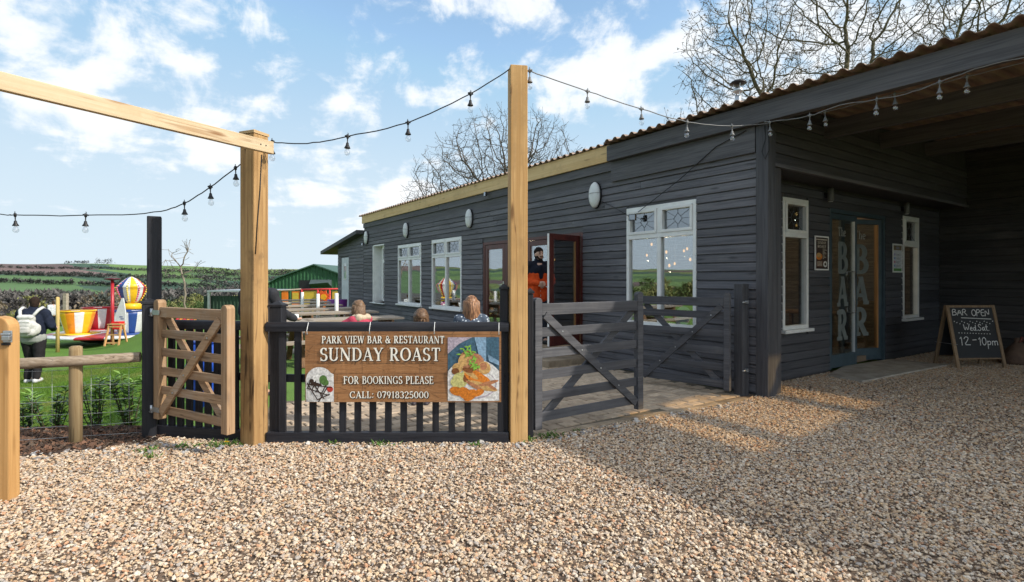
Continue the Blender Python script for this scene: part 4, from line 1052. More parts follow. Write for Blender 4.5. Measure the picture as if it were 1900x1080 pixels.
# foreground gate post with rounded head and steel latch
r = thing('rounded_gate_post', 'golden gate post with rounded head and steel latch at the left edge', 'post', (-3.48, 3.66, 0), R(3))
b = MB(); w, h = .092, 1.245; pts = [(-w, -.2), (w, -.2)] + [(w*math.cos(R(a)), h - .075 + .075*math.sin(R(a))) for a in range(0, 181, 15)]
b.add([(x, -.045, z) for x, z in pts] + [(x, .045, z) for x, z in pts], [tuple(range(len(pts))), tuple(range(2*len(pts)-1, len(pts)-1, -1))] + [(i, len(pts)+i, len(pts)+(i+1) % len(pts), (i+1) % len(pts)) for i in range(len(pts))])
b.build('upright', wood('golden_gate_post', (.50, .29, .115), (.36, .185, .062), 2, 40, .9, .6, .2, .4, (.15, .065, .02), .04), r, .008)
b = MB(); b.box((.06, -.056, 1.07), (.118, -.046, 1.15)); b.box((.06, -.075, 1.12), (.118, -.056, 1.135)); b.box((.075, -.085, 1.088), (.125, -.056, 1.118)); b.build('latch_plate', M['steel'], r, .004)
b = MB(); b.box((.055, -.06, 1.052), (.105, -.0461, 1.068)); b.build('latch_bolt', M['black_metal'], r)

# ------------------------------------------------------------------ picket fences
def picket_fence(name, label, p0, p1, picks, ztop, rail_h=.085):
    d = Vector((p1[0] - p0[0], p1[1] - p0[1])); L = d.length
    r = thing(name, label, 'fence', (p0[0], p0[1], 0), math.atan2(d.y, d.x))
    b = MB(); n = 10
    prof = [(-.042, ztop - rail_h)] + [(.042*math.cos(R(a)), ztop - .045 + .045*math.sin(R(a))) for a in range(180, -1, -20)] + [(.042, ztop - rail_h)]
    k = len(prof); vs = [(0, y, z) for y, z in prof] + [(L, y, z) for y, z in prof]
    b.add(vs, [tuple(range(k)), tuple(range(2*k-1, k-1, -1))] + [(i, k+i, k+(i+1) % k, (i+1) % k) for i in range(k)]); b.build('top_rail', M['fence_x'], r)
    b = MB(); b.box((0, -.03, -.06), (L, .03, .10)); b.build('gravel_board', M['fence_x'], r, .006)
    b = MB(); b.box((0, .018, .55), (L, .05, .62)); b.build('mid_rail', M['fence_x'], r)
    pm = MB(); pm.box((-.029, -.014, .098), (.029, .014, ztop - rail_h + .01)); me = pm.mesh('picket', M['fence'])
    for x in picks: inst('picket', me, r, (x, random.uniform(-.002, .002), 0), (0, random.uniform(-.006, .006), random.uniform(-.03, .03)))
    return r
X0 = -2.24
px_p = [525, 553, 581, 608, 636, 664, 692, 720.5, 749.5, 779, 808.5, 838.5, 868, 899, 929]
picket_fence('banner_fence', 'black picket fence behind the Sunday roast banner between the two pine posts', (X0, 4.92), (-.03, 4.92), [((p - PCX) / FPX * 4.92 - X0) for p in px_p], 1.105)
f2a, f2b = Vector((-3.40, 5.16)), Vector((-2.43, 4.98)); L2 = (f2b - f2a).length
picket_fence('corner_fence', 'black picket fence behind the open wooden gate', f2a, f2b, [.06 + i * .098 for i in range(10)], 1.11)

# ------------------------------------------------------------------ gates
def gate(name, label, p0, p1, ztop, rails, rail_h, m, mz, stile=(.085, .06), zb=.07, stop=(1.3, 1.3), hinge_metal=True, round_top=False, front_first=True):
    d = Vector((p1[0] - p0[0], p1[1] - p0[1])); L = d.length
    r = thing(name, label, 'gate', (p0[0], p0[1], 0), math.atan2(d.y, d.x))
    sw, sd = stile
    for x0, zt in ((0, stop[0]), (L - sw, stop[1])):
        b = MB(); pr = [(x0, zb), (x0 + sw, zb), (x0 + sw, zt - .03), (x0 + sw*.8, zt - .006), (x0 + sw*.5, zt), (x0 + sw*.2, zt - .006), (x0, zt - .03)]
        k = len(pr); b.add([(x, -sd/2, z) for x, z in pr] + [(x, sd/2, z) for x, z in pr], [tuple(range(k)), tuple(range(2*k-1, k-1, -1))] + [(i, k+i, k+(i+1) % k, (i+1) % k) for i in range(k)])
        b.build('stile', mz, r, .006)
    b = MB(); b.box((sw, -.027, ztop - rail_h * 1.25), (L - sw, .027, ztop)); b.build('top_rail', m, r, .005)
    for z in rails:
        b = MB(); b.box((sw, -.012, z - rail_h / 2), (L - sw, .012, z + rail_h / 2)); b.build('rail', m, r, .003)
    zlo, zhi = rails[-1] - rail_h*.3, ztop - rail_h * 1.2
    s = -1 if front_first else 1
    b = MB(); b.bar((sw + .03, -.0285 * 1, zhi if front_first else zlo), (L - sw - .03, -.0285, zlo if front_first else zhi), .026, .078, up=(0, 0, 1)); b.build('front_brace', m, r, .003)
    b = MB(); b.bar((sw + .03, .0285, zlo if front_first else zhi), (L - sw - .03, .0285, zhi if front_first else zlo), .026, .078, up=(0, 0, 1)); b.build('back_brace', m, r, .003)
    bolts = MB()
    for z in rails[:-1]:
        f = (zhi - z) / (zhi - zlo) if front_first else (z - zlo) / (zhi - zlo)
        x = sw + .03 + (L - 2*sw - .06) * f
        bolts.tube([(x, -.041, z), (x, -.046, z)], .008, 8)
    bolts.build('bolt_heads', M['steel'], r)
    if hinge_metal:
        for z in (ztop - .05, rails[-1]):
            b = MB(); b.box((-.005, -.034, z - .02), (.2, -.031, z + .02)) if False else b.box((-.012, -sd/2 - .006, z - .022), (sw + .02, -sd/2 - .001, z + .022)); b.tube([(-.03, -sd/2 - .0, z - .035), (-.03, -sd/2 - .0, z + .035)], .013, 8); b.tube([(-.06, -sd/2, z - .03), (-.012, -sd/2, z - .03)], .009, 6)
            b.build('hinge', M['steel'], r)
    return r
gate('grey_gate', 'near grey-black field gate hung from the post by the tall pine post', (.20, 5.06), (1.42, 5.91), 1.262, (.99, .79, .585, .38, .185), .088, M['gate_x'], M['gate_x'], (.085, .065), .075, (1.32, 1.358), hinge_metal=False)
gate('grey_gate', 'far grey-black field gate opened back in front of the near white window', (1.80, 7.70), (2.76, 6.80), 1.255, (1.03, .80, .58, .37, .155), .090, M['gate_x'], M['gate_x'], (.075, .065), .075, (1.30, 1.325), hinge_metal=False, front_first=False)
b = MB()
for z in (.33, 1.2): b.box((-.02, -.09, z - .02), (.02, -.066, z + .02)); b.tube([(-.0, -.075, z), (-.09, -.09, z)], .011, 6)
b.build('gate_hinge', M['steel'], hp)
gate('wooden_gate', 'open brown five-bar wooden gate with crossed braces beside the stout post', (-3.335, 5.06), (-2.36, 4.52), 1.235, (.99, .815, .64, .465, .28), .075, M['gate_wood'], M['gate_wood_z'], (.085, .075), .19, (1.305, 1.278), front_first=False)

# ------------------------------------------------------------------ banner
bx0, bx1, bz0, bz1 = -1.868, -.098, .385, 1.022
bn = thing('banner_sign', 'printed wood-effect Sunday roast banner with food pictures tied to the picket fence', 'sign', (bx0, 4.862, bz0), R(-.3))
BW, BH = bx1 - bx0, bz1 - bz0
def plank_print():
    m, t, out = new_mat('plank_print')
    tc = nd(t, 'ShaderNodeTexCoord').outputs['Object']; sx = nd(t, 'ShaderNodeSeparateXYZ', {0: tc})
    v = nd(t, 'ShaderNodeCombineXYZ', {0: sx.outputs[0], 1: sx.outputs[2], 2: 0.0}).outputs[0]
    wob = nd(t, 'ShaderNodeTexNoise', {'Vector': v, 'Scale': 4.0, 'Detail': 2}).outputs['Color']
    v2 = vmt(t, 'ADD', v, vmt(t, 'SCALE', wob, s=.012))
    br = nd(t, 'ShaderNodeTexBrick', {'Vector': v2, 'Color1': (.27, .125, .048, 1), 'Color2': (.185, .08, .03, 1), 'Mortar': (.03, .014, .007, 1), 'Scale': 1.0, 'Mortar Size': .0025, 'Mortar Smooth': .4, 'Brick Width': .52, 'Row Height': .088}, offset=.43)
    g = nd(t, 'ShaderNodeTexNoise', {'Vector': vmt(t, 'MULTIPLY', v2, (7, 110, 1)), 'Scale': 1.0, 'Detail': 5, 'Distortion': .8})
    cr = nd(t, 'ShaderNodeTexVoronoi', {'Vector': vmt(t, 'MULTIPLY', v2, (3.5, 26, 1)), 'Scale': 1.0}, feature='DISTANCE_TO_EDGE')
    col = mixc(t, smooth(t, g.outputs[0], .35, .68), br.outputs[0], (.40, .21, .095), 'MIX')
    col = mixc(t, .55, br.outputs[0], col)
    col = mixc(t, mth(t, 'MULTIPLY', mth(t, 'SUBTRACT', 1.0, smooth(t, cr.outputs['Distance'], .0, .03)), .5), col, (.05, .022, .01))
    b = nd(t, 'ShaderNodeBsdfPrincipled', {'Base Color': col, 'Roughness': .42, 'Specular IOR Level': .4}); t.links.new(b.outputs[0], out.inputs[0]); return m
b = MB(); n = 14
vs = []
for i in range(n + 1):
    x = BW * i / n; o = -.004 * math.sin(i * 1.3) - .002 * math.sin(i * 2.9)
    vs += [(x, o * .0 - .0, 0), (x, 0, BH), (x, .006, 0), (x, .006, BH)]
b.box((0, 0, 0), (BW, .006, BH)); b.build('panel', plank_print(), bn)
UPR = Matrix(((1,0,0,0),(0,0,-1,0),(0,1,0,0),(0,0,0,1)))     # print plane x-y -> upright x-z facing -y
ink, cream = M['ink'], flat('banner_lettering', (.80, .77, .68))
def bline(text, px0, px1, z0, h, T=.135, t=.06):
    x0 = (px0 - 570) / 360 * BW; x1 = (px1 - 570) / 360 * BW
    l = lettering(text, h, (x0+x1)/2 + .006, z0 - .006, width=x1 - x0, T=T + .02, t=t + .02); l.xf(Matrix.Translation((0, -.0012, 0)) @ UPR).build('lettering_shadow', ink, bn)
    l = lettering(text, h, (x0+x1)/2, z0, width=x1 - x0, T=T, t=t); l.xf(Matrix.Translation((0, -.0026, 0)) @ UPR).build('lettering', cream, bn)
zz = lambda py: BH * (742 - py) / 127.0
bline('PARK VIEW BAR & RESTAURANT', 601, 826, zz(636), .066, .15, .075)
bline('SUNDAY ROAST', 598, 819, zz(667.5), .118, .145, .065)
bline('FOR BOOKINGS PLEASE', 641, 806, zz(709), .070, .15, .075)
bline('CALL: 07918325000', 652, 797, zz(735), .062, .15, .075)
def C_(n, c):
    k = 'print_' + n
    if k not in M: M[k] = mat(k, tuple(min(.85, q*1.12) for q in c), tuple(q*.62 for q in c), 48, rough=.45, bump=0, rnd=0, detail=4)
    return M[k]
# round dessert plate picture, lower left
pw, ph = .255, .315
b = MB(); mats = [C_('plate_white', (.66, .65, .63)), C_('chocolate', (.035, .018, .012)), C_('salad', (.08, .17, .04)), C_('cream', (.80, .79, .74)), C_('strawberry', (.50, .05, .035)), C_('plate_rim', (.48, .47, .46))]
pts = [(pw, 0), (pw, .25)] + [(pw*.5 + .125*math.cos(R(a)), .19 + .125*math.sin(R(a))) for a in range(35, 181, 10)] + [(.0, .0)]
poly(b, [(p[0]+.003, p[1]) for p in pts], .0, 0)
disc(b, .13, .15, .105, .10, .0004, 5); disc(b, .13, .15, .10, .095, .0006, 0)
disc(b, .115, .205, .05, .042, .001, 3); disc(b, .165, .20, .036, .042, .0014, 2); disc(b, .185, .175, .03, .03, .0016, 2); disc(b, .225, .115, .028, .026, .0018, 4)
s = strokes([[(.02,.17),(.11,.02)], [(.05,.20),(.17,.03)], [(.03,.12),(.21,.06)], [(.02,.16),(.24,.13)], [(.06,.10),(.10,.19)], [(.10,.09),(.14,.17)], [(.14,.06),(.19,.15)], [(.05,.19),(.02,.12)], [(.11,.02),(.22,.07)], [(.20,.13),(.12,.0)]], .009, .0022)
for f in s.f: pass
b.add(s.v, s.f, 1); disc(b, .06, .19, .022, .018, .0032, 1); disc(b, .075, .165, .03, .016, .0034, 1, rot=20); disc(b, .11, .16, .045, .015, .0036, 1, rot=-15)
b.xf(Matrix.Translation((.004, -.0008, .004)) @ UPR).build('dessert_picture', mats, bn)
# roast dinner picture, right
b = MB(); mats = [C_('blue_cloth', (.05, .115, .17)), C_('blue_light', (.20, .32, .44)), C_('plate_white', (.66, .65, .63)), C_('carrot', (.62, .19, .02)), C_('gravy', (.20, .07, .02)), C_('potato', (.55, .33, .12)), C_('meat', (.42, .18, .085)), C_('herb', (.20, .40, .05)), C_('cabbage', (.55, .52, .20)), C_('mauve', (.40, .34, .40))]
W_, H_ = .462, .575
poly(b, [(0,0),(W_,0),(W_,H_),(0,H_)], 0, 0)
poly(b, [(0,H_-.15),(.10,H_-.06),(.22,H_),(0,H_)], .0004, 9); poly(b, [(.24,H_),(.34,H_),(.345,.33),(.30,.33)], .0006, 1); poly(b, [(.30,.40),(.345,.36),(.345,H_),(.31,H_)], .0008, 1); poly(b, [(.36,.42),(W_,.36),(W_,.32),(.37,.36)], .0007, 1)
pl = [(0, 0), (W_, 0), (W_, .27)] + [(.23 + .25*math.cos(R(a)), .19 + .19*math.sin(R(a))) for a in range(35, 160, 12)] + [(0, .22)]
poly(b, pl, .001, 2); disc(b, .24, .15, .20, .13, .0012, 9); disc(b, .24, .155, .19, .122, .0014, 2)
for i, (x, y, rx, ry, ro, mi) in enumerate([(.19,.36,.09,.10,10,6),(.15,.37,.06,.05,40,5),(.25,.34,.08,.09,0,6),(.09,.30,.05,.045,0,5),(.07,.27,.035,.03,0,4),(.33,.30,.055,.06,30,5),(.32,.315,.035,.035,0,6),(.11,.19,.07,.07,0,8),(.07,.17,.045,.045,0,8),(.15,.21,.05,.06,0,8),(.17,.22,.028,.05,-20,4),
                                            (.25,.22,.11,.055,-25,3),(.29,.20,.10,.045,-20,3),(.20,.25,.09,.022,-35,5),(.32,.145,.13,.02,-18,5),(.36,.16,.10,.018,15,6),(.33,.115,.12,.018,-10,5),(.39,.13,.06,.014,-35,6),(.24,.14,.09,.018,-30,6),(.08,.09,.065,.04,-15,3),(.15,.075,.06,.05,-40,3),(.20,.055,.07,.045,35,3),(.27,.075,.06,.03,20,3),(.23,.30,.05,.025,15,4),(.18,.28,.05,.02,-20,4)]):
    disc(b, x, y, rx, ry, .0016 + i * .0001, mi, 14, rot=ro)
rr = random.Random(2); z = .0046
for i in range(46):
    f = rr.random(); x, y = .25 - f*.10 + rr.gauss(0, .03), .30 + f*.20 + rr.gauss(0, .025); z += .00003
    disc(b, x, y, .026*rr.uniform(.5, 1), .007, z, 7, 7, rot=rr.uniform(0, 180))
b.xf(Matrix.Translation((BW - W_ - .018, -.0008, .012)) @ UPR).build('roast_picture', mats, bn)
for x, z in ((.02, BH-.02), (BW*.33, BH-.015), (BW*.66, BH-.015), (BW-.02, BH-.02), (.02, .02), (BW-.02, .02)):
    b = MB(); b.tube([(x, -.009, z), (x, -.011, z)], .007, 10); b.build('eyelet', M['steel'], bn)
    if z > .3:
        b = MB(); b.tube([(x, -.011, z), (x, -.02, z + .03), (x, .02, z + .10)], .003, 4); b.build('cable_tie', M['white'], bn)

# the sheet bellies and ripples a little between its ties
for o in list(bn.children):
    if o.name.split('.')[0] in ('eyelet', 'cable_tie'): continue
    bm = bmesh.new(); bm.from_mesh(o.data); x = .045
    while x < BW:
        bmesh.ops.bisect_plane(bm, geom=bm.verts[:] + bm.edges[:] + bm.faces[:], plane_co=(x, 0, 0), plane_no=(1, 0, 0)); x += .045
    for v in bm.verts: v.co.y -= .007 * math.sin(v.co.x * 5.3 + .5) + .004 * math.sin(v.co.x * 9.1 + v.co.z * 3) + .010 * math.sin(min(1, max(0, v.co.z / BH)) * math.pi)
    bm.to_mesh(o.data); bm.free()

# ------------------------------------------------------------------ festoon lights
def holder_meshes(black=True):
    m = M['black_plastic'] if black else mat('lit_grey_rubber', (.20, .20, .20), (.13, .13, .13), rough=.5, bump=.03)  # second set: black rubber greyed, the light it catches put into its colour
    b = MB(); b.lathe([(.012, .018), (.015, .0), (.012, -.02), (.006, -.024), (.0055, -.060), (.013, -.064), (.016, -.085), (.019, -.092), (.030, -.112), (.031, -.118), (.012, -.118)], 10)
    b.tube([(-.028, 0, .002), (.028, 0, .002)], .0095, 6); b.tube([(0, 0, .015), (.006, 0, .028), (0, 0, .036)], .004, 5)
    g = MB(); g.lathe([(.010, -.117), (.014, -.124), (.027, -.146), (.030, -.162), (.025, -.178), (.012, -.188), (.002, -.190)], 12)
    S_ = Matrix.Diagonal((.88, .88, .92, 1)); b.xf(S_); g.xf(S_); return b.mesh('lamp_holder', m), g.mesh('bulb', M['bulb_glass']), m
HB = holder_meshes(True); HG = holder_meshes(False)
def festoon(name, label, pts, lamps, hm, r=.0052, swing=.05):
    o = thing(name, label, 'string lights', pts[0], 0, None); base = Vector(pts[0])
    # smooth the hand-placed points
    P = [Vector(p) - base for p in pts]; S = []
    for i in range(len(P) - 1):
        a, b_, c, d = P[max(i-1, 0)], P[i], P[i+1], P[min(i+2, len(P)-1)]
        for k in range(6):
            t = k / 6; S.append(.5 * ((2*b_) + (c - a)*t + (2*a - 5*b_ + 4*c - d)*t*t + (3*b_ - a - 3*c + d)*t**3))
    S.append(P[-1])
    rr = random.Random(len(P)); S = [p + Vector((0, 0, rr.uniform(-.004, .004))) for p in S]
    b = MB(); b.tube(S, r, 6); b.build('cable', hm[2], o)
    for q in lamps:
        q = Vector(q) - base; near = min(range(len(S)), key=lambda i: (S[i] - q).length); p = S[near]
        l = inst('lamp_holder', hm[0], o, p, (rr.uniform(-swing, swing), rr.uniform(-swing, swing), rr.uniform(0, 3)))
        inst('bulb', hm[1], l)
    return o
Ya = 5.26
festoon('festoon_string', 'black festoon cable from the left edge over the tall black post',
        [at(-420, 360, Ya), at(-220, 388, Ya), at(0, 398, Ya), at(28, 399, Ya), at(159, 400, Ya), at(285, 394, 5.24), at(342, 377, 5.13), at(390, 347, 5.04), at(437, 312, 4.97), at(450, 302, 4.96)],
        [at(28, 399, Ya), at(159, 400, Ya), at(342, 377, 5.13), at(390, 347, 5.04), at(437, 312, 4.97)], HB)
Yb = 4.86
festoon('festoon_string', 'black festoon cable rising from the stout brown post to the tall pine post',
        [at(478, 262, Yb), at(505, 264, Yb), at(570, 266, Yb), at(645, 253, Yb), at(757, 227, Yb), at(873, 174, 4.9), at(945, 129, 4.93), at(962, 124, 4.95)],
        [at(505, 264, Yb), at(645, 253, Yb), at(757, 227, Yb), at(873, 174, 4.9)], HB)
festoon('festoon_string', 'festoon cable with clear bulbs from the tall pine post to the barn corner post',
        [at(968, 124, 4.95), at(983, 132, 4.97), at(1090, 169, 5.3), at(1190, 202, 5.65), at(1275, 226, 6.0), at(1358, 234, 6.3), at(1428, 228, 6.58), B(.05, -.16, 3.45)],
        [at(983, 132, 4.97), at(1090, 169, 5.3), at(1190, 202, 5.65), at(1275, 226, 6.0), at(1358, 234, 6.3), at(1428, 228, 6.58)], HG)
def bu(u, y, z): return B(u, y, z)
festoon('festoon_string', 'festoon cable with clear bulbs looping below the eaves beam of the covered bay',
        [bu(.05, -.17, 3.44), bu(.3, -.19, 3.40), bu(.62, -.2, 3.37), bu(.95, -.2, 3.405), bu(1.30, -.19, 3.37), bu(1.62, -.19, 3.36), bu(1.95, -.19, 3.41), bu(2.3, -.18, 3.44), bu(2.9, -.18, 3.38), bu(3.8, -.18, 3.42)],
        [bu(.62, -.2, 3.37), bu(1.30, -.19, 3.37), bu(1.86, -.19, 3.38), bu(2.9, -.18, 3.38)], HG)
festoon('festoon_string', 'second festoon cable clipped along the underside of the eaves beam behind the first',
        [bu(.2, -.02, 3.44), bu(.7, -.02, 3.425), bu(1.4, -.02, 3.43), bu(2.0, -.02, 3.43), bu(2.6, -.02, 3.43), bu(3.6, -.02, 3.44)],
        [bu(.75, -.02, 3.425), bu(1.42, -.02, 3.43), bu(1.98, -.02, 3.43), bu(2.6, -.02, 3.43)], HG)

# loose cable on the long wall from the corner to the floodlight over the window
w = thing('wall_cable', 'thin black cable slung down the barn wall to the window floodlight', 'cable', B(-.4, -.07, 3.4))
b = MB(); b0 = B(-.4, -.07, 3.4); b.tube([B(-.25, -.08, 3.42) - b0, B(-.7, -.075, 3.3) - b0, B(-1.3, -.07, 2.95) - b0, B(-2.1, -.08, 2.55) - b0], .006, 5); b.build('cable_run', M['black_plastic'], w)
b = MB(); b.tube([B(-3.0, -.05, 2.85) - b0, B(-2.6, -.05, 2.66) - b0, B(-2.3, -.06, 2.5) - b0], .005, 5); b.build('cable_run', M['black_plastic'], w)
b = MB(); b.tube([B(.0, -.075, 3.42) - b0, B(.02, -.09, 3.25) - b0, B(-.03, -.09, 3.1) - b0, B(.01, -.08, 3.0) - b0, B(.06, -.08, 3.1) - b0, B(.05, -.08, 3.4) - b0], .006, 5); b.build('cable_run', M['black_plastic'], w)

# ------------------------------------------------------------------ posters by the glass doors
def poster(y0, y1, z0, z1, label, draw):
    r = thing('poster', label, 'poster', B(-.5 + .034, y0, z0), BANG)
    W, Hh = y1 - y0, z1 - z0
    b = MB(); f = .022
    for (a, c, d, e) in ((0, W, 0, f), (0, W, Hh - f, Hh), (0, f, f, Hh - f), (W - f, W, f, Hh - f)): b.box((0, a, d), (.014, c, e))
    b.build('poster_frame', M['white'], r)
    PM = Matrix(((0,0,1,.009),(1,0,0,0),(0,1,0,0),(0,0,0,1)))
    draw(r, W, Hh, PM, f)
def draw1(r, W, Hh, PM, f):
    b = MB(); mats = [C_('dark_brown', (.045, .025, .018)), C_('poster_cream', (.62, .55, .45)), C_('carrot', (.62, .19, .02)), C_('potato', (.55, .33, .12)), C_('panel_brown', (.15, .07, .04)), C_('plate_white', (.66, .65, .63))]
    poly(b, [(f-.004,f-.004),(W-f+.004,f-.004),(W-f+.004,Hh-f+.004),(f-.004,Hh-f+.004)], 0, 0)
    b.box((.03, Hh*.88, .0004), (W-.04, Hh*.91, .0006), 1)
    disc(b, W*.30, Hh*.40, W*.24, Hh*.10, .0006, 2); disc(b, W*.28, Hh*.44, W*.16, Hh*.07, .0008, 3)
    for i in range(9): b.box((W*.56, Hh*(.34 + i*.035), .0006), (W*(.66 + .22*((i*37) % 10)/10), Hh*(.352 + i*.035), .0008), 1)
    b.box((W*.12, Hh*.10, .0006), (W*.56, Hh*.28, .0008), 4)
    for i in range(4): b.box((W*.16, Hh*(.13+i*.035), .001), (W*.50, Hh*(.143+i*.035), .0012), 1)
    disc(b, W*.75, Hh*.18, W*.15, Hh*.09, .0008, 5); disc(b, W*.75, Hh*.18, W*.07, Hh*.04, .001, 0)
    b.xf(PM).build('print', mats, r)
    for txt, z in (('SUNDAY', .77), ('ROAST', .66)):
        l = lettering(txt, Hh*.075, W/2, Hh*z, width=W*.62, T=.2, t=.1); l.xf(Matrix.Translation((.0014, 0, 0)) @ PM).build('lettering', C_('poster_cream', (.62, .55, .45)), r)
def draw2(r, W, Hh, PM, f):
    b = MB(); mats = [C_('paper', (.66, .68, .72)), C_('photo_brown', (.20, .15, .08)), C_('pink', (.62, .22, .33)), C_('blue', (.22, .36, .60)), C_('leaf', (.10, .30, .07)), C_('grey_text', (.25, .25, .3)), C_('lilac', (.42, .38, .62))]
    poly(b, [(f-.004,f-.004),(W-f+.004,f-.004),(W-f+.004,Hh-f+.004),(f-.004,Hh-f+.004)], 0, 0)
    b.box((.03, Hh*.78, .0004), (W-.03, Hh*.94, .0006), 1); disc(b, W*.5, Hh*.86, W*.2, Hh*.05, .0008, 5); b.box((.03, .028, .0004), (W-.03, Hh*.14, .0006), 4)
    for i, mi in enumerate((3, 2, 3, 6)):
        z = Hh*(.20 + i*.13); b.box((.04, z, .0006), (W*.28, z + Hh*.07, .0008), mi)
        for k in range(3): b.box((W*.36, z + Hh*.022*k, .0006), (W*(.62 + .25*((i*3+k*7) % 5)/5), z + Hh*(.022*k + .010), .0008), 5)
    b.xf(PM).build('print', mats, r)
poster(2.09, 2.515, 1.632, 2.17, 'brown Sunday roast poster in a white frame left of the glass bar doors', draw1)
poster(4.92, 5.33, 1.615, 2.15, 'pale pastel price list poster in a white frame right of the glass bar doors', draw2)

# ------------------------------------------------------------------ chalk A-board
ab = thing('pavement_sign', 'chalkboard A-frame sign reading bar open standing by the barn back wall', 'chalkboard', (7.81, 8.94, 0), R(4))
lean = R(12); AF = Matrix.Rotation(-lean, 4, 'X')
ABW, ABH = .88, 1.07
board_m = mat('chalkboard', (.028, .030, .034), (.018, .019, .022), 3, rough=.75, bump=.03, rnd=0)
aw = wood('a_board_timber', (.26, .18, .11), (.15, .095, .055), 2, 45, 2, .7, .3, .2)
for side in (0, 1):
    Mx = Matrix.Translation((0, 0, 0)) @ AF if side == 0 else Matrix.Translation((0, .46, 0)) @ Matrix.Rotation(lean, 4, 'X')
    pn = MB(); pn.box((-ABW/2 + .055, -.006, .18), (ABW/2 - .055, .006, ABH - .04)); pn = pn.xf(Mx).build('chalk_panel', board_m, ab)
    for s in (-1, 1):
        b = MB(); b.box((s*(ABW/2 - .055), -.016, 0), (s*ABW/2, .016, ABH)); b.xf(Mx).build('leg', aw, ab, .004)
    b = MB(); b.box((-ABW/2 + .055, -.014, ABH - .04), (ABW/2 - .055, .014, ABH - .003)); b.xf(Mx).build('frame_rail', aw, ab, .004)
    b = MB(); b.box((-ABW/2 + .055, -.012, .155), (ABW/2 - .055, .012, .18)); b.xf(Mx).build('frame_rail', aw, ab, .003)
CH = {
 'B': (.5, [[(.05,0),(.05,.85),(.3,.88),(.38,.72),(.28,.5),(.05,.45)], [(.28,.48),(.45,.3),(.38,.05),(.05,0)]]), 'A': (.5, [[(.02,0),(.24,.88),(.46,0)], [(.1,.32),(.38,.34)]]),
 'R': (.5, [[(.05,0),(.05,.85),(.3,.86),(.4,.68),(.3,.48),(.05,.44)], [(.22,.45),(.48,-.02)]]), 'O': (.55, [[(.5,.62),(.36,.86),(.16,.82),(.04,.5),(.1,.14),(.28,0),(.46,.14),(.52,.45),(.46,.7),(.3,.86)]]),
 'P': (.48, [[(.05,0),(.06,.86),(.3,.88),(.42,.68),(.3,.45),(.06,.42)]]), 'E': (.45, [[(.4,.86),(.06,.84),(.06,0),(.42,.02)], [(.06,.45),(.34,.46)]]), 'N': (.55, [[(.06,0),(.06,.85),(.46,.04),(.48,.88)]]),
 'W': (.75, [[(.02,.85),(.16,0),(.34,.6),(.5,0),(.72,.88)]]), 'e': (.36, [[(.06,.24),(.3,.28),(.26,.46),(.14,.48),(.04,.26),(.1,.04),(.3,.06)]]), 'd': (.42, [[(.32,.4),(.16,.46),(.04,.24),(.12,.02),(.3,.12),(.34,.9),(.34,.0)]]),
 '.': (.16, [[(.06,.02),(.1,.04)]]), 'S': (.5, [[(.42,.74),(.28,.88),(.1,.76),(.14,.54),(.36,.38),(.4,.14),(.22,-.02),(.04,.12)]]), 'a': (.4, [[(.3,.4),(.16,.46),(.04,.24),(.12,.02),(.28,.12),(.32,.42),(.33,.08),(.4,.02)]]), 't': (.34, [[(.16,.8),(.15,.1),(.26,0)], [(.02,.5),(.3,.52)]]),
 '1': (.3, [[(.06,.68),(.18,.88),(.18,0)]]), '2': (.55, [[(.06,.66),(.18,.88),(.36,.82),(.38,.6),(.06,.04),(.5,.02)]]), '-': (.4, [[(.06,.42),(.32,.44)]]), '0': (.5, [[(.4,.7),(.26,.88),(.1,.74),(.04,.4),(.14,.04),(.3,.02),(.42,.3),(.4,.66),(.28,.88)]]),
 'p': (.42, [[(.06,.46),(.06,-.4)], [(.06,.36),(.22,.48),(.36,.3),(.26,.04),(.06,.08)]]), 'm': (.62, [[(.05,0),(.06,.46)], [(.06,.34),(.2,.48),(.28,.36),(.28,0)], [(.28,.34),(.42,.48),(.52,.36),(.53,0)]]), ' ': (.28, []), 'c': (.38, [[(.32,.4),(.16,.48),(.04,.24),(.14,.02),(.32,.06)]]), 'i': (.16, [[(.08,.4),(.08,0)]]), 'r': (.3, [[(.05,.45),(.06,0)], [(.06,.3),(.16,.46),(.28,.44)]]), 'v': (.36, [[(.03,.46),(.17,.0),(.33,.48)]]), 's': (.32, [[(.26,.42),(.1,.44),(.1,.28),(.26,.18),(.2,.02),(.04,.06)]]),
}
chalk = mat('chalk', (.68, .68, .66), (.42, .42, .42), 60, rough=.9, bump=0, rnd=0, lo=.3, hi=.55)
def chalk_line(text, cx, z, h, w, width, italic=.08):
    tot = sum(CH[c][0] for c in text); kx = width / tot; ox = cx - width/2; lines = []
    for c in text:
        for pl in CH[c][1]:
            # round the corners a little
            q = []
            for i, p in enumerate(pl): q.append((ox + p[0]*kx + p[1]*h*italic, z + p[1]*h))
            sm = [q[0]]
            for i in range(1, len(q) - 1):
                a, b_, c_ = q[i-1], q[i], q[i+1]; sm += [((a[0]+3*b_[0])/4, (a[1]+3*b_[1])/4), ((c_[0]+3*b_[0])/4, (c_[1]+3*b_[1])/4)]
            sm.append(q[-1]); lines.append(sm)
        ox += CH[c][0]*kx
    return lines
ln_ = chalk_line('BAR', -.22, .90, .115, .010, .27) + chalk_line('OPEN', .155, .885, .125, .01, .33) + [[(-.20,.855),(.33,.83)]] + chalk_line('Wed.Sat.', .03, .635, .125, .01, .46) + chalk_line('12', -.22, .395, .16, .013, .2) + chalk_line('-', -.045, .42, .14, .013, .1) + chalk_line('10pm', .195, .39, .15, .013, .36)
rr = random.Random(4)
for i in range(16): x = -.34 + i*.045 + rr.uniform(-.01, .01); z = .79 - .02*(i % 3); ln_.append([(x, z), (x+.008, z+.006)])
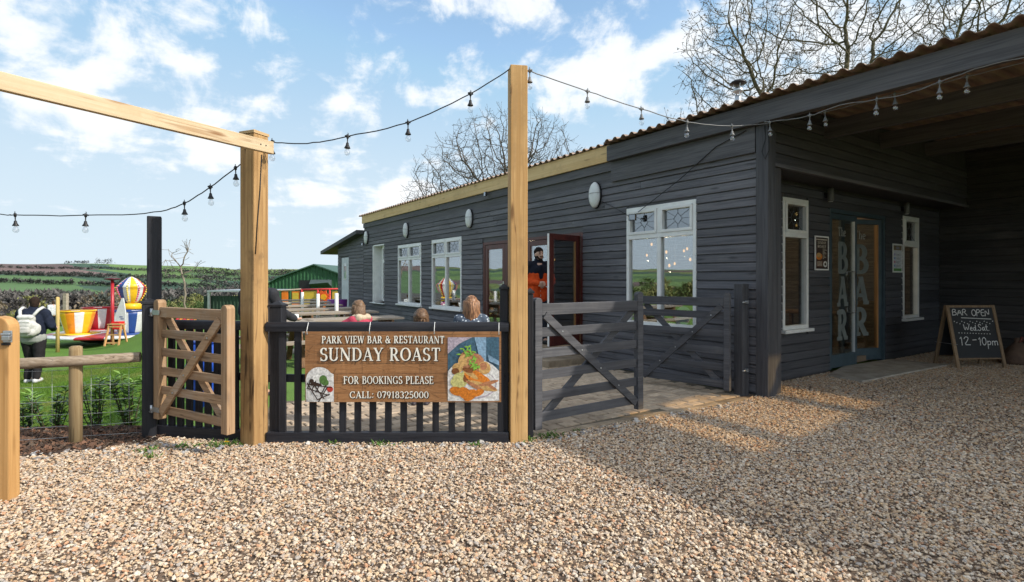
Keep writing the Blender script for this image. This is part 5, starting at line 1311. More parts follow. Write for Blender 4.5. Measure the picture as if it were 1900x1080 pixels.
for i in range(12): x = -.30 + i*.05; ln_.append([(x, .60 - i*.002), (x+.01, .60 - i*.002)])
s = strokes(ln_, .012); s.xf(AF @ Matrix.Translation((0, -.0075, 0)) @ UPR).build('chalk_writing', chalk, ab)
ln_ = chalk_line('Bar', .05, .80, .10, .01, .24) + chalk_line('pm', .1, .60, .1, .01, .2) + chalk_line('Sat', .05, .42, .1, .01, .24)
ch_ = MB(); ch_.box((-.01, -.01, .40), (-.0, .42, .405)); ch_.xf(Matrix.Translation((-ABW/2 + .03, .03, 0))).build('spreader_chain', M['steel'], ab)

# slumped brown sack by the back wall
def sack():
    b = MB(); prof = [(.02, 0), (.22, .0), (.25, .06), (.22, .18), (.14, .30), (.07, .37), (.05, .40), (.065, .44), (.03, .46)]
    b.lathe(prof, 18); 
    for i, v in enumerate(b.v):
        x, y, z = v; n = mnoise.noise(Vector((x*6, y*6, z*5))); f = 1 + .22*n
        b.v[i] = (x*f*1.25 + .16*z*z*2, y*f*.85, z + .02*n)
    r = thing('canvas_sack', 'slumped brown canvas sack against the dark back wall right of the chalkboard', 'sack', (8.86, 9.45, 0), R(20))
    b.build('sack_body', mat('brown_canvas', (.15, .095, .065), (.09, .055, .04), 9, rough=.9, bump=.4), r)
    c = MB(); c.lathe([(.02, 0), (.17, .0), (.19, .05), (.15, .15), (.07, .24), (.02, .27)], 16)
    for i, v in enumerate(c.v):
        x, y, z = v; n = mnoise.noise(Vector((x*7+3, y*7, z*6))); f = 1 + .25*n; c.v[i] = (x*f*1.4 + .33 - z*.5, y*f - .04, z)
    c.build('sack_fold', mat('brown_canvas_fold', (.13, .085, .06), (.08, .05, .035), 9, rough=.9, bump=.4), r)
    d = MB(); d.tube([(.0, -.03, .36), (-.01, -.07, .42), (.03, -.06, .48), (.08, -.05, .46), (.09, -.04, .38)], .012, 6); d.build('carry_loop', flat('dull_red_webbing', (.20, .05, .04)), r)
sack()
# ------------------------------------------------------------------ round rail fence with wire mesh, shrubs
rf = thing('rail_fence', 'round wooden rail fence with wire mesh beside the lawn', 'fence', (-3.99, 4.92, 0))
b = MB(); b.lathe([(.052, -.2), (.052, .84), (.050, .875), (.03, .885)], 14); b.build('stake', M['stake'], rf)
b = MB(); b.lathe([(.05, -.2), (.05, .84), (.03, .855)], 12, (-1.75, -.42, 0)); b.build('stake', M['stake'], rf)
b = MB(); b.tube([(.50, .13, .765), (.0, -.055, .752), (-.5, -.17, .742), (-1.75, -.49, .73), (-3.4, -.92, .72)], [.046, .048, .05, .05, .05], 12); b.build('top_rail', M['rail'], rf)
b = MB(); wm = plain('mesh_wire', (.42, .44, .45), .4, .6)
def fp(s): # along the fence, from the black post to the left
    return Vector((.52 - s, .20 - s*.265, 0))
for k, z in enumerate((.04, .14, .25, .37, .51, .66)): b.tube([fp(s*.4) + Vector((0, 0, z + .004*math.sin(s*3+k))) for s in range(9)], .0018, 4)
for k in range(24): p = fp(k*.148); b.tube([p + Vector((0, 0, .02)), p + Vector((0, 0, .67))], .0016, 4)
b.build('wire_mesh', wm, rf)

def leaf_quad(b, p, d, up, L, W, mi=0):
    d = d.normalized(); s = d.cross(up)
    if s.length < 1e-3: s = Vector((1, 0, 0))
    s.normalize(); n = s.cross(d)
    b.add([p, p + d*L*.45 + s*W*.5 + n*L*.06, p + d*L - n*L*.10, p + d*L*.45 - s*W*.5 + n*L*.06], [(0,1,2),(0,2,3)], mi)
laurel = [mat('laurel_leaf', (.115, .24, .045), (.055, .13, .025), 8, rough=.38, bump=.05, spec=.5, rnd=.15), mat('laurel_young_leaf', (.20, .34, .06), (.13, .24, .04), 8, rough=.4, bump=.05, spec=.5, rnd=.1)]
twig_m = mat('green_brown_stem', (.085, .07, .035), (.05, .04, .02), 20, rough=.8)
def shrub(x, y, h, w, label, seed):
    rr = random.Random(seed); r = thing('laurel_shrub', label, 'shrub', (x, y, H(x, y)), 0, 'young laurel shrubs along the mesh fence')
    s, f = MB(), MB()
    for i in range(9):
        a = rr.uniform(0, 6.28); lean = rr.uniform(.1, 1) * w; hh = h * rr.uniform(.72, 1.05)
        P = [Vector((0, 0, -.02)), Vector((lean*.35*math.cos(a), lean*.35*math.sin(a), hh*.4)), Vector((lean*math.cos(a)*.8, lean*math.sin(a)*.8, hh*.8)), Vector((lean*math.cos(a), lean*math.sin(a), hh))]
        s.tube(P, [.007, .006, .004, .002], 5)
        for k in range(26):
            t = .16 + .84*k/25; j = min(2, int(t*3)); p = P[j].lerp(P[j+1], t*3 - j)
            q = k*2.4 + rr.uniform(-.4, .4); d = Vector((math.cos(q), math.sin(q), rr.uniform(.1, .9)))
            leaf_quad(f, p, d, Vector((0, 0, 1)), rr.uniform(.06, .11), rr.uniform(.034, .054), 1 if (t > .86 or rr.random() < .16) else 0)
    s.build('stem', twig_m, r); f.build('foliage', laurel, r)
for i, (px, Y, h, w, l) in enumerate([(46, 5.6, .68, .20, 'laurel shrub half hidden by the golden gate post'), (98, 5.55, .70, .22, 'leafy laurel shrub left of the round fence stake'),
                                      (181, 5.62, .74, .21, 'upright laurel shrub right of the round fence stake'), (243, 5.55, .72, .23, 'bushy laurel shrub next to the short black capped post')]):
    shrub((px - PCX)/FPX*Y, Y, h, w, l, 30 + i)

# weeds at the foot of the fences
b = MB(); rr = random.Random(9)
wd = [mat('weed_leaf', (.12, .22, .04), (.06, .13, .02), 10, rough=.6, bump=0), C_('dandelion', (.75, .45, .02))]
for (cx, cy, n, s) in ((-2.62, 4.80, 50, .07), (-2.5, 4.83, 40, .06), (-2.9, 4.78, 34, .06), (-3.15, 4.66, 40, .06), (-1.15, 4.83, 26, .05), (-.32, 4.80, 18, .04), (.12, 4.93, 30, .05), (.30, 5.06, 60, .07), (.40, 5.12, 34, .05), (.62, 5.26, 12, .03), (-1.6, 4.84, 14, .04), (-3.0, 4.5, 18, .05)):
    for i in range(n):
        p = Vector((cx + rr.gauss(0, s), cy + rr.gauss(0, s*.6), .0)); q = rr.uniform(0, 6.28)
        leaf_quad(b, p, Vector((math.cos(q)*.7, math.sin(q)*.7, rr.uniform(.3, 1.3))), Vector((0, 0, 1)), rr.uniform(.03, .08), rr.uniform(.008, .02))
for x, y in ((-2.55, 4.79), (-2.53, 4.785)): disc(b, x, y, .016, .016, .05, 1, 8)
tag(b.build('weeds', wd), 'tufts of green weeds along the foot of the fences and kerb', kind='stuff')

# ------------------------------------------------------------------ people
def capsule(bm, p0, p1, r0, r1, seg=12):
    p0, p1 = Vector(p0), Vector(p1); d = p1 - p0; L = d.length
    q = d.to_track_quat('Z', 'Y') if L > 1e-6 else Vector((0,0,1)).to_track_quat('Z', 'Y')
    prof = []
    for i in range(5): a = -math.pi/2 + math.pi/2*i/4; prof.append((r0*math.cos(a) + 1e-4, r0*math.sin(a)))
    for i in range(5): a = math.pi/2*i/4; prof.append((r1*math.cos(a) + 1e-4, L + r1*math.sin(a)))
    rings = []
    for r, z in prof:
        rings.append([bm.verts.new(p0 + q @ Vector((r*math.cos(2*math.pi*k/seg), r*math.sin(2*math.pi*k/seg), z))) for k in range(seg)])
    for a, c in zip(rings, rings[1:]):
        for k in range(seg): bm.faces.new((a[k], a[(k+1) % seg], c[(k+1) % seg], c[k]))
    bm.faces.new(rings[0][::-1]); bm.faces.new(rings[-1])
def ellipsoid(bm, c, r, rot=None):
    vs = []; seg, n = 14, 9; c = Vector(c); Q = rot or Matrix.Identity(3)
    for i in range(n + 1):
        a = -math.pi/2 + math.pi*i/n; vs.append([bm.verts.new(c + Q @ Vector((r[0]*(math.cos(a)+1e-3)*math.cos(2*math.pi*k/seg), r[1]*(math.cos(a)+1e-3)*math.sin(2*math.pi*k/seg), r[2]*math.sin(a)))) for k in range(seg)])
    for a, b_ in zip(vs, vs[1:]):
        for k in range(seg): bm.faces.new((a[k], a[(k+1) % seg], b_[(k+1) % seg], b_[k]))
    bm.faces.new(vs[0][::-1]); bm.faces.new(vs[-1])
def fused(name, caps, ells, m, parent, voxel=.014, smooth_it=3, noise_amt=0.0, scale=1.0):
    """one continuous skin grown round limbs and masses"""
    bm = bmesh.new()
    for c in caps: capsule(bm, *c)
    for e in ells: ellipsoid(bm, *e)
    me = bpy.data.meshes.new('tmp'); bm.to_mesh(me); bm.free()
    o = bpy.data.objects.new('tmp', me); COL.objects.link(o)
    r = o.modifiers.new('r', 'REMESH'); r.mode = 'VOXEL'; r.voxel_size = voxel; r.use_smooth_shade = True
    s = o.modifiers.new('s', 'SMOOTH'); s.iterations = smooth_it; s.factor = .5
    dg = bpy.context.evaluated_depsgraph_get(); me2 = bpy.data.meshes.new_from_object(o.evaluated_get(dg)); bpy.data.objects.remove(o)
    if noise_amt:
        for v in me2.vertices: v.co += v.normal * noise_amt * mnoise.noise(v.co * 14)
    me2.materials.clear(); me2.materials.append(m); me2.name = name
    p = bpy.data.objects.new(name, me2); COL.objects.link(p); p.parent = parent; p.scale = (scale,)*3
    return p
def hand_caps(wrist, dirn, side, curl=.4, s=1.0):
    """palm, four bent fingers of unequal length and a thumb off the side of the palm"""
    w = Vector(wrist); d = Vector(dirn).normalized(); sd = Vector(side).normalized(); n = d.cross(sd).normalized(); out = []
    for k, (off, L) in enumerate(((-.033, .066), (-.011, .076), (.011, .072), (.033, .058))):
        a = w + sd*off*.6*s; b_ = w + (d*.085 + sd*off)*s; out.append((a, b_, .017*s, .0135*s))
        m_ = b_ + (d*math.cos(curl) + n*math.sin(curl))*L*.55*s; e = m_ + (d*math.cos(curl*2.2) + n*math.sin(curl*2.2))*L*.5*s
        out += [(b_, m_, .011*s, .0095*s), (m_, e, .0095*s, .008*s)]
    t0 = w + (d*.02 - sd*.022)*s; t1 = t0 + (d*.035 - sd*.032 + n*.01)*s; t2 = t1 + (d*.035 - sd*.008 + n*.016)*s
    out += [(t0, t1, .015*s, .012*s), (t1, t2, .012*s, .009*s)]
    return out
def head(caps, ells, c, turn=0, s=1.0, nod=0):
    """skull, jaw, nose, ears round centre c; the face looks along +y turned by turn"""
    Rm = Matrix.Rotation(turn, 3, 'Z') @ Matrix.Rotation(nod, 3, 'X'); c = Vector(c); P = lambda x, y, z: c + Rm @ Vector((x*s, y*s, z*s))
    ells += [(P(0, -.005, .02), (.076*s, .095*s, .10*s), Rm), (P(0, .022, -.055), (.056*s, .068*s, .066*s), Rm), (P(.078, -.008, -.012), (.012*s, .02*s, .032*s), Rm), (P(-.078, -.008, -.012), (.012*s, .02*s, .032*s), Rm)]
    caps += [(P(0, .088, .012), P(0, .106, -.022), .010*s, .016*s), (P(-.022, .076, -.062), P(.022, .076, -.062), .012*s, .012*s)]
    return P
def face_bits(P, parent, s=1.0, beard=None):
    b = MB()
    for x in (-.031, .031): q = P(x, .083, .012); b.ball(q, (.011*s, .008*s, .008*s), 8, 6)
    b.build('eye', flat('eye_dark', (.03, .02, .018)), parent)
    b = MB()
    for x in (-1, 1): b.tube([P(.048*x, .078, .036), P(.03*x, .091, .042), P(.014*x, .092, .038)], .006*s, 5)
    b.build('eyebrow', flat('brow', (.035, .022, .015)), parent)
    b = MB(); b.tube([P(-.024, .083, -.058), P(0, .091, -.06), P(.024, .083, -.058)], .006*s, 6); b.build('lips', flat('lip', (.38, .16, .13)), parent)
def cloth(name, c1, c2=None, sc=9): return mat(name, c1, c2, sc, rough=.85, bump=.3, bdist=.01, rnd=.0, spec=.15)

# walking man with the backpack, seen from behind (faces +y)
def backpacker():
    x, y = (62 - PCX)/FPX*11.1, 11.1
    r = thing('person', 'person in navy jacket and black trousers walking away with a white backpack', 'person', (x, y, H(x, y) + .01), R(14))
    hipL, hipR = Vector((-.10, 0, .90)), Vector((.10, 0, .90)); kL, kR = Vector((-.11, .10, .50)), Vector((.11, -.02, .48)); aL, aR = Vector((-.11, .02, .09)), Vector((.11, -.12, .11))
    shL, shR = Vector((-.20, -.0, 1.42)), Vector((.20, -.0, 1.42)); eL, eR = Vector((-.30, .02, 1.17)), Vector((.30, .02, 1.17)); wL, wR = Vector((-.24, .22, 1.08)), Vector((.24, .22, 1.08))
    caps = [(hipL, kL, .095, .065), (kL, aL, .06, .042), (hipR, kR, .095, .065), (kR, aR, .06, .042), ((0, 0, .92), (0, -.01, 1.36), .15, .15), (shL, shR, .08, .08), (shL, eL, .06, .048), (eL, wL, .045, .034), (shR, eR, .06, .048), (eR, wR, .045, .034), ((0, 0, 1.40), (0, .02, 1.55), .06, .055),
            (aL, aL + Vector((0, .15, -.05)), .045, .035), (aR, aR + Vector((0, .14, -.07)), .045, .035)] + hand_caps(wL, (.2, 1, .1), (1, 0, 0), .7) + hand_caps(wR, (-.2, 1, .1), (-1, 0, 0), .7)
    el = []; P = head(caps, el, (0, .03, 1.63), R(30)); fused('body', caps, el, M['skin'], r, .011)
    fused('trousers', [(hipL, kL, .125, .088), (kL, aL + Vector((0, 0, .02)), .085, .068), (hipR, kR, .125, .088), (kR, aR + Vector((0, 0, .02)), .085, .068), ((-.07, -.01, .96), (.07, -.01, .96), .14, .14)], [], cloth('black_trousers', (.022, .02, .022)), r, noise_amt=.008)
    fused('shirt_hem', [((-.07, -.01, .93), (.07, -.01, .93), .158, .158), ((-.06, -.01, .99), (.06, -.01, .99), .15, .15)], [], cloth('grey_shirt', (.34, .35, .33)), r)
    fused('jacket', [((-.06, -.01, 1.04), (-.05, -.01, 1.36), .165, .165), ((.06, -.01, 1.04), (.05, -.01, 1.36), .165, .165), (shL, shR, .105, .105), (shL, eL, .095, .085), (eL, wL, .08, .06), (shR, eR, .095, .085), (eR, wR, .08, .06), ((0, .0, 1.44), (0, .01, 1.52), .10, .085)], [], cloth('navy_jacket', (.018, .024, .045), (.01, .013, .025)), r, noise_amt=.012)
    for s_, a in ((-1, aL), (1, aR)): fused('shoe', [(a + Vector((0, -.04, -.055)), a + Vector((0, .16, -.06)), .05, .042)], [], flat('white_trainer', (.6, .6, .6)), r)
    fused('hair', [(P(0, -.03, .05), P(0, -.035, -.03), .088, .075)], [(P(0, -.01, .06), (.085, .098, .085))], cloth('dark_hair', (.035, .02, .014), (.015, .01, .008), 40), r, noise_amt=.01)
    bp = fused('backpack', [((-.07, -.22, 1.06), (.07, -.22, 1.06), .11, .11), ((-.06, -.22, 1.32), (.06, -.22, 1.32), .09, .09), ((-.06, -.23, 1.2), (.06, -.23, 1.2), .115, .115)], [((-.17, -.2, 1.12), (.06, .07, .11)), ((.17, -.2, 1.12), (.06, .07, .11))], cloth('white_canvas', (.56, .55, .52), (.42, .41, .39), 14), r, noise_amt=.008)
    fused('front_pocket', [((-.06, -.31, 1.08), (.06, -.31, 1.08), .06, .06), ((-.06, -.31, 1.13), (.06, -.31, 1.13), .055, .055)], [], cloth('grey_white_canvas', (.46, .45, .42)), bp)
    fused('pack_flap', [((-.09, -.27, 1.36), (.09, -.27, 1.36), .055, .055), ((-.08, -.31, 1.27), (.08, -.31, 1.27), .03, .03)], [], cloth('white_canvas_flap', (.62, .61, .58)), bp)
    b = MB()
    for s_ in (-1, 1): b.tube([(s_*.10, -.24, 1.36), (s_*.16, -.14, 1.50), (s_*.17, -.02, 1.545), (s_*.165, .08, 1.50)], .03, 6)
    b.build('shoulder_strap', cloth('white_strap', (.60, .60, .58)), bp)
backpacker()

# bearded man in the doorway, orange jacket with a dark yoke, hands together in front; built facing +y then turned
def doorman():
    p = B(-4.28, -.40, .275)
    r = thing('person', 'bearded man in orange and navy jacket standing at the open maroon door', 'person', p, math.atan2(-p.x*0 - p.y, -p.x) - R(90) + R(18))
    hipL, hipR = Vector((-.10, 0, .92)), Vector((.10, 0, .92)); kL, kR = Vector((-.10, .02, .50)), Vector((.10, .02, .50)); aL, aR = Vector((-.11, .0, .085)), Vector((.11, .0, .085))
    shL, shR = Vector((-.20, 0, 1.46)), Vector((.20, 0, 1.46)); eL, eR = Vector((-.27, -.02, 1.17)), Vector((.27, -.02, 1.17)); wL, wR = Vector((-.06, .22, 1.10)), Vector((.07, .21, 1.14))
    caps = [(hipL, kL, .09, .06), (kL, aL, .058, .04), (hipR, kR, .09, .06), (kR, aR, .058, .04), ((0, 0, .94), (0, 0, 1.40), .14, .15), (shL, shR, .075, .075), (shL, eL, .058, .046), (eL, wL, .044, .03), (shR, eR, .058, .046), (eR, wR, .044, .03), ((0, 0, 1.44), (0, .02, 1.60), .06, .055), (aL, aL + Vector((-.02, .15, -.045)), .045, .034), (aR, aR + Vector((.02, .15, -.045)), .045, .034)]
    caps += hand_caps(wL, (.9, .35, .1), (0, .2, 1), .55) + hand_caps(wR, (-.9, .35, -.05), (0, .2, 1), .55)
    el = []; P = head(caps, el, (0, .035, 1.68), R(12)); fused('body', caps, el, M['skin'], r, .009, 2); face_bits(P, r)
    fused('trousers', [(hipL, kL, .11, .085), (kL, aL, .08, .065), (hipR, kR, .11, .085), (kR, aR, .08, .065), ((-.06, 0, .97), (.06, 0, .97), .13, .13)], [], cloth('dark_jeans', (.03, .035, .05)), r)
    for a in (aL, aR): fused('shoe', [(a + Vector((0, -.04, -.045)), a + Vector((0, .16, -.05)), .05, .042)], [], flat('black_shoe', (.015, .014, .014)), r)
    fused('jacket', [((-.06, 0, .90), (-.06, 0, 1.30), .15, .165), ((.06, 0, .90), (.06, 0, 1.30), .15, .165), ((-.02, .0, 1.2), (.02, .0, 1.36), .165, .165), (shL.lerp(eL, .45), eL, .08, .075), (eL, wL, .072, .05), (shR.lerp(eR, .45), eR, .08, .075), (eR, wR, .072, .05)], [], cloth('orange_shell', (.72, .095, .02), (.55, .06, .012)), r, .012, noise_amt=.012)
    fused('jacket_yoke', [((-.05, .0, 1.36), (.05, .0, 1.36), .172, .172), (shL, shR, .098, .098), (shL, shL.lerp(eL, .45), .092, .086), (shR, shR.lerp(eR, .45), .092, .086), ((0, -.01, 1.46), (0, -.0, 1.55), .095, .09), ((0, .13, 1.25), (0, .12, 1.42), .05, .06)], [], cloth('navy_shell', (.016, .018, .03), (.01, .011, .018)), r, .012, noise_amt=.008)
    fused('hair', [(P(0, -.03, .045), P(0, -.04, -.02), .088, .075)], [(P(0, -.012, .07), (.082, .096, .072))], cloth('black_hair', (.02, .014, .011), (.01, .008, .007), 40), r, .01, noise_amt=.008)
    fused('beard', [(P(-.058, .03, -.05), P(0, .066, -.098), .022, .026), (P(.058, .03, -.05), P(0, .066, -.098), .022, .026), (P(-.03, .085, -.046), P(.03, .085, -.046), .009, .009)], [], cloth('dark_beard', (.035, .022, .016), (.02, .013, .01), 40), r, .007, noise_amt=.004)
doorman()

def child(label, x, y, hgt, turn, top_c, hair_fn, bottom_c=(.03, .04, .08), arms='down', lean=0, hood=None, face=False, nod=0, name='c', sleeve=None):
    r = thing('person', label, 'person', (x, y, -.005), turn); k = hgt / 1.22
    V = lambda a, b_, c: Vector((a*k, (b_ + lean*max(0, c - .62))*k, c*k))
    hipL, hipR, kL, kR, aL, aR = V(-.075, 0, .60), V(.075, 0, .60), V(-.08, .02, .33), V(.08, .02, .33), V(-.08, 0, .06), V(.08, 0, .06)
    shL, shR = V(-.135, 0, .94), V(.135, 0, .94)
    if arms == 'reach': eL, eR, wL, wR = V(-.22, .12, .88), V(.18, .14, .88), V(-.20, .34, .86), V(.12, .34, .86)
    elif arms == 'front': eL, eR, wL, wR = V(-.20, -.01, .75), V(.20, -.01, .75), V(-.09, .16, .72), V(.09, .16, .72)
    else: eL, eR, wL, wR = V(-.19, -.02, .74), V(.19, -.02, .74), V(-.2, .05, .56), V(.2, .05, .56)
    q = lambda v: v*k
    caps = [(hipL, kL, q(.07), q(.048)), (kL, aL, q(.046), q(.034)), (hipR, kR, q(.07), q(.048)), (kR, aR, q(.046), q(.034)), (V(0, 0, .63), V(0, 0, .90), q(.10), q(.11)), (shL, shR, q(.055), q(.055)), (shL, eL, q(.042), q(.035)), (eL, wL, q(.033), q(.026)), (shR, eR, q(.042), q(.035)), (eR, wR, q(.033), q(.026)), (V(0, 0, .92), V(0, .02, 1.03), q(.042), q(.04)), (aL, aL + q(Vector((0, .11, -.03))), q(.035), q(.028)), (aR, aR + q(Vector((0, .11, -.03))), q(.035), q(.028))]
    caps += hand_caps(wL, (.2, 1, -.1) if arms != 'down' else (0, .2, -1), (1, 0, 0), .5, .72*k) + hand_caps(wR, (-.2, 1, -.1) if arms != 'down' else (0, .2, -1), (-1, 0, 0), .5, .72*k)
    el = []; P = head(caps, el, V(0, .03, 1.10), 0, .93*k, nod); fused('body', caps, el, M['skin'], r, .009, 2)
    if face: face_bits(P, r, .9*k)
    fused('top', [(V(-.03, 0, .60), V(-.03, 0, .88), q(.12), q(.125)), (V(.03, 0, .60), V(.03, 0, .88), q(.12), q(.125)), (shL, shR, q(.075), q(.075)), (shL, eL, q(.068), q(.058)), (eL, wL, q(.055), q(.042)), (shR, eR, q(.068), q(.058)), (eR, wR, q(.055), q(.042))], [], top_c, r, .011, noise_amt=.008)
    fused('trousers', [(hipL, kL, q(.088), q(.064)), (kL, aL, q(.06), q(.05)), (hipR, kR, q(.088), q(.064)), (kR, aR, q(.06), q(.05)), (V(-.04, 0, .63), V(.04, 0, .63), q(.10), q(.10))], [], cloth('child_trousers_' + name, bottom_c), r)
    for a in (aL, aR): fused('shoe', [(a + q(Vector((0, -.03, -.03))), a + q(Vector((0, .12, -.03))), q(.038), q(.033))], [], flat('shoe_dark', (.05, .04, .05)), r)
    if hood: fused('hood', [(V(-.09, -.05, .975), V(.09, -.05, .975), q(.06), q(.06)), (V(-.11, -.0, .985), V(-.05, .07, .96), q(.045), q(.045)), (V(.11, -.0, .985), V(.05, .07, .96), q(.045), q(.045))], [], hood, r, .011, noise_amt=.015)
    hair_fn(r, P, V, q)
def polka():
    m, t, out = new_mat('navy_spotted_cloth'); tc = nd(t, 'ShaderNodeTexCoord').outputs['Object']
    v = nd(t, 'ShaderNodeTexVoronoi', {'Vector': tc, 'Scale': 28.0}); f = smooth(t, v.outputs['Distance'], .28, .36)
    b = nd(t, 'ShaderNodeBsdfPrincipled', {'Base Color': mixc(t, f, (.5, .55, .6), (.055, .075, .11)), 'Roughness': .85}); t.links.new(b.outputs[0], out.inputs[0]); return m
def strands(r, P, m, n, L, spread, seed, back=True):
    """hair as many tapering locks falling from the crown"""
    rr = random.Random(seed); b = MB(); n = int(n * 2.2)
    for i in range(n):
        w_ = rr.uniform(.005, .011); a = rr.uniform(math.pi*.92, math.pi*2.08) if back else rr.uniform(0, 6.28); q = rr.uniform(.15, 1)
        d = Vector((math.cos(a), math.sin(a), 0)); p0 = P(d.x*.03*q, d.y*.03*q - .005, .12); o_ = rr.uniform(-.004, .008); p1 = P(d.x*(.090 + o_), d.y*(.107 + o_), .06 - .03*q); p2 = P(d.x*.098, d.y*.118, -.05); ll = L*rr.uniform(.75, 1.05)
        p3 = P(d.x*(.10 + spread*.3), d.y*.13 - .01, -.05 - ll*.5); p4 = P(d.x*(.09 + spread*rr.uniform(.2, 1)), d.y*.13 + rr.uniform(-.02, .02), -.05 - ll)
        b.tube([p0, p1, p2, p3, p4], [w_*1.1, w_*1.2, w_, w_*.85, .002], 5)
    b.build('hair', m, r)
ginger = mat('long_auburn_hair', (.40, .20, .095), (.10, .045, .022), 85, (1, 1, .10), .4, bump=.5, rnd=0, lo=.38, hi=.62)
def girl_hair(r, P, V, q): fused('hair_cap', [], [(P(0, -.012, .04), (.09*.93, .105*.93, .098))], ginger, r, .01); strands(r, P, ginger, 100, .42, .085, 3)
child('girl with long auburn hair and spotted navy top seen from behind at the fence', -.495, 6.55, 1.295, R(4), polka(), girl_hair, name='girl', arms='front')
brownh = mat('short_brown_hair', (.17, .095, .05), (.07, .038, .02), 40, rough=.5, bump=.4, rnd=0)
def boy_hair(r, P, V, q):
    fused('hair_cap', [(P(-.05, .06, .06), P(.05, .06, .06), .028, .028)], [(P(0, -.01, .045), (.09, .105, .092))], brownh, r, .008, noise_amt=.015); strands(r, P, brownh, 46, .05, .01, 8, False)
child('small boy with short brown hair looking down behind the banner fence', -1.085, 6.45, 1.13, R(180), cloth('green_top', (.03, .17, .10)), boy_hair, face=True, nod=R(-24), name='boy', arms='front')
blond = mat('dark_blond_hair', (.22, .13, .07), (.10, .055, .03), 40, rough=.5, bump=.4, rnd=0)
def pink_hair(r, P, V, q): fused('hair_cap', [], [(P(0, -.012, .04), (.088, .10, .098))], blond, r, .009, noise_amt=.01); strands(r, P, blond, 60, .10, .0, 6)
child('child in pink coat with cream fur hood leaning towards the picnic table', (672 - PCX)/FPX*7.6, 7.6, 1.19, R(58), cloth('pink_coat', (.50, .075, .115), (.36, .045, .08)), pink_hair, hood=cloth('cream_fur', (.55, .46, .34), (.40, .31, .22), 30), name='pink', arms='reach', lean=.12)

def adult_simple(label, pos, turn, hgt, jacket, trousers, hairc, armpose='lean', name='a', seat=False):
    r = thing('person', label, 'person', pos, turn); k = hgt / 1.75; V = lambda a, b_, c: Vector((a*k, b_*k, c*k)); q = lambda v: v*k
    if seat: hipL, hipR, kL, kR, aL, aR, dz = V(-.1, 0, .48), V(.1, 0, .48), V(-.11, .40, .48), V(.11, .40, .48), V(-.11, .38, .08), V(.11, .38, .08), -.42
    else: hipL, hipR, kL, kR, aL, aR, dz = V(-.1, 0, .90), V(.1, 0, .90), V(-.11, .04, .49), V(.11, -.0, .49), V(-.11, 0, .08), V(.11, -.04, .08), 0
    shL, shR = V(-.2, .03, 1.42 + dz), V(.2, .03, 1.42 + dz)
    if armpose == 'lean': eL, eR, wL, wR = V(-.28, .10, 1.17 + dz), V(.29, .10, 1.17 + dz), V(-.22, .32, 1.08 + dz), V(.34, .36, 1.06 + dz)
    else: eL, eR, wL, wR = V(-.25, -.02, 1.13 + dz), V(.25, -.02, 1.13 + dz), V(-.24, .08, .90 + dz), V(.24, .08, .90 + dz)
    caps = [(hipL, kL, q(.09), q(.062)), (kL, aL, q(.058), q(.04)), (hipR, kR, q(.09), q(.062)), (kR, aR, q(.058), q(.04)), (V(0, 0, .92 + dz), V(0, .02, 1.38 + dz), q(.14), q(.15)), (shL, shR, q(.075), q(.075)), (shL, eL, q(.058), q(.046)), (eL, wL, q(.044), q(.032)), (shR, eR, q(.058), q(.046)), (eR, wR, q(.044), q(.032)), (V(0, .03, 1.40 + dz), V(0, .05, 1.55 + dz), q(.058), q(.055)), (aL, aL + q(Vector((0, .15, -.045))), q(.045), q(.034)), (aR, aR + q(Vector((0, .15, -.045))), q(.045), q(.034))] + hand_caps(wL, (.1, 1, -.3), (1, 0, 0), .5, k) + hand_caps(wR, (.1, 1, -.3), (-1, 0, 0), .5, k)
    el = []; P = head(caps, el, V(0, .06, 1.63 + dz), 0, k); fused('body', caps, el, M['skin'], r, .011)
    fused('jacket', [(V(-.06, 0, .96 + dz), V(-.05, .02, 1.36 + dz), q(.155), q(.16)), (V(.06, 0, .96 + dz), V(.05, .02, 1.36 + dz), q(.155), q(.16)), (shL, shR, q(.1), q(.1)), (shL, eL, q(.088), q(.078)), (eL, wL, q(.072), q(.052)), (shR, eR, q(.088), q(.078)), (eR, wR, q(.072), q(.052))], [], jacket, r, .013, noise_amt=.012)
    fused('trousers', [(hipL, kL, q(.112), q(.085)), (kL, aL, q(.08), q(.062)), (hipR, kR, q(.112), q(.085)), (kR, aR, q(.08), q(.062)), (V(-.06, 0, .95 + dz), V(.06, 0, .95 + dz), q(.13), q(.13))], [], trousers, r)
    for a in (aL, aR): fused('shoe', [(a + q(Vector((0, -.04, -.045))), a + q(Vector((0, .15, -.05))), q(.05), q(.042))], [], flat('shoe_dark', (.05, .04, .05)), r)
    fused('hair', [(P(0, -.03, .045), P(0, -.035, -.03), .085*k, .07*k)], [(P(0, -.012, .06), (.084*k, .098*k, .082*k))], hairc, r, .011, noise_amt=.008)
dhair = cloth('brown_hair', (.06, .035, .02), (.03, .018, .012), 40)
adult_simple('person in charcoal jacket mostly hidden behind the stout brown post', at(478, 517, 6.9) - Vector((0, 0, CAM_H + .005)), R(-8), 1.60, cloth('charcoal_jacket', (.035, .036, .042)), cloth('charcoal_trousers', (.03, .03, .035)), dhair)
adult_simple('person in dark jumper sitting indoors behind the near white window', B(-1.72, 1.75, .12), BANG + R(160), 1.70, cloth('dark_jumper', (.02, .016, .016)), cloth('dark_trousers', (.02, .02, .025)), mat('auburn_hair', (.20, .075, .03), rough=.6, bump=.3), seat=True)
b = MB(); b.box((-.22, -.22, .40), (.22, .22, .44)); st_ = thing('stool', 'dark stool under the seated person indoors', 'stool', B(-1.72, 1.75, .12), BANG); b.build('seat', M['picnic_leg'], st_)
for a in (-1, 1):
    for c in (-1, 1): b = MB(); b.bar((a*.18, c*.18, 0), (a*.17, c*.17, .40), .035, .035); b.build('leg', M['picnic_leg'], st_)
px_, py_ = (99 - PCX)/FPX*31.0, 31.0
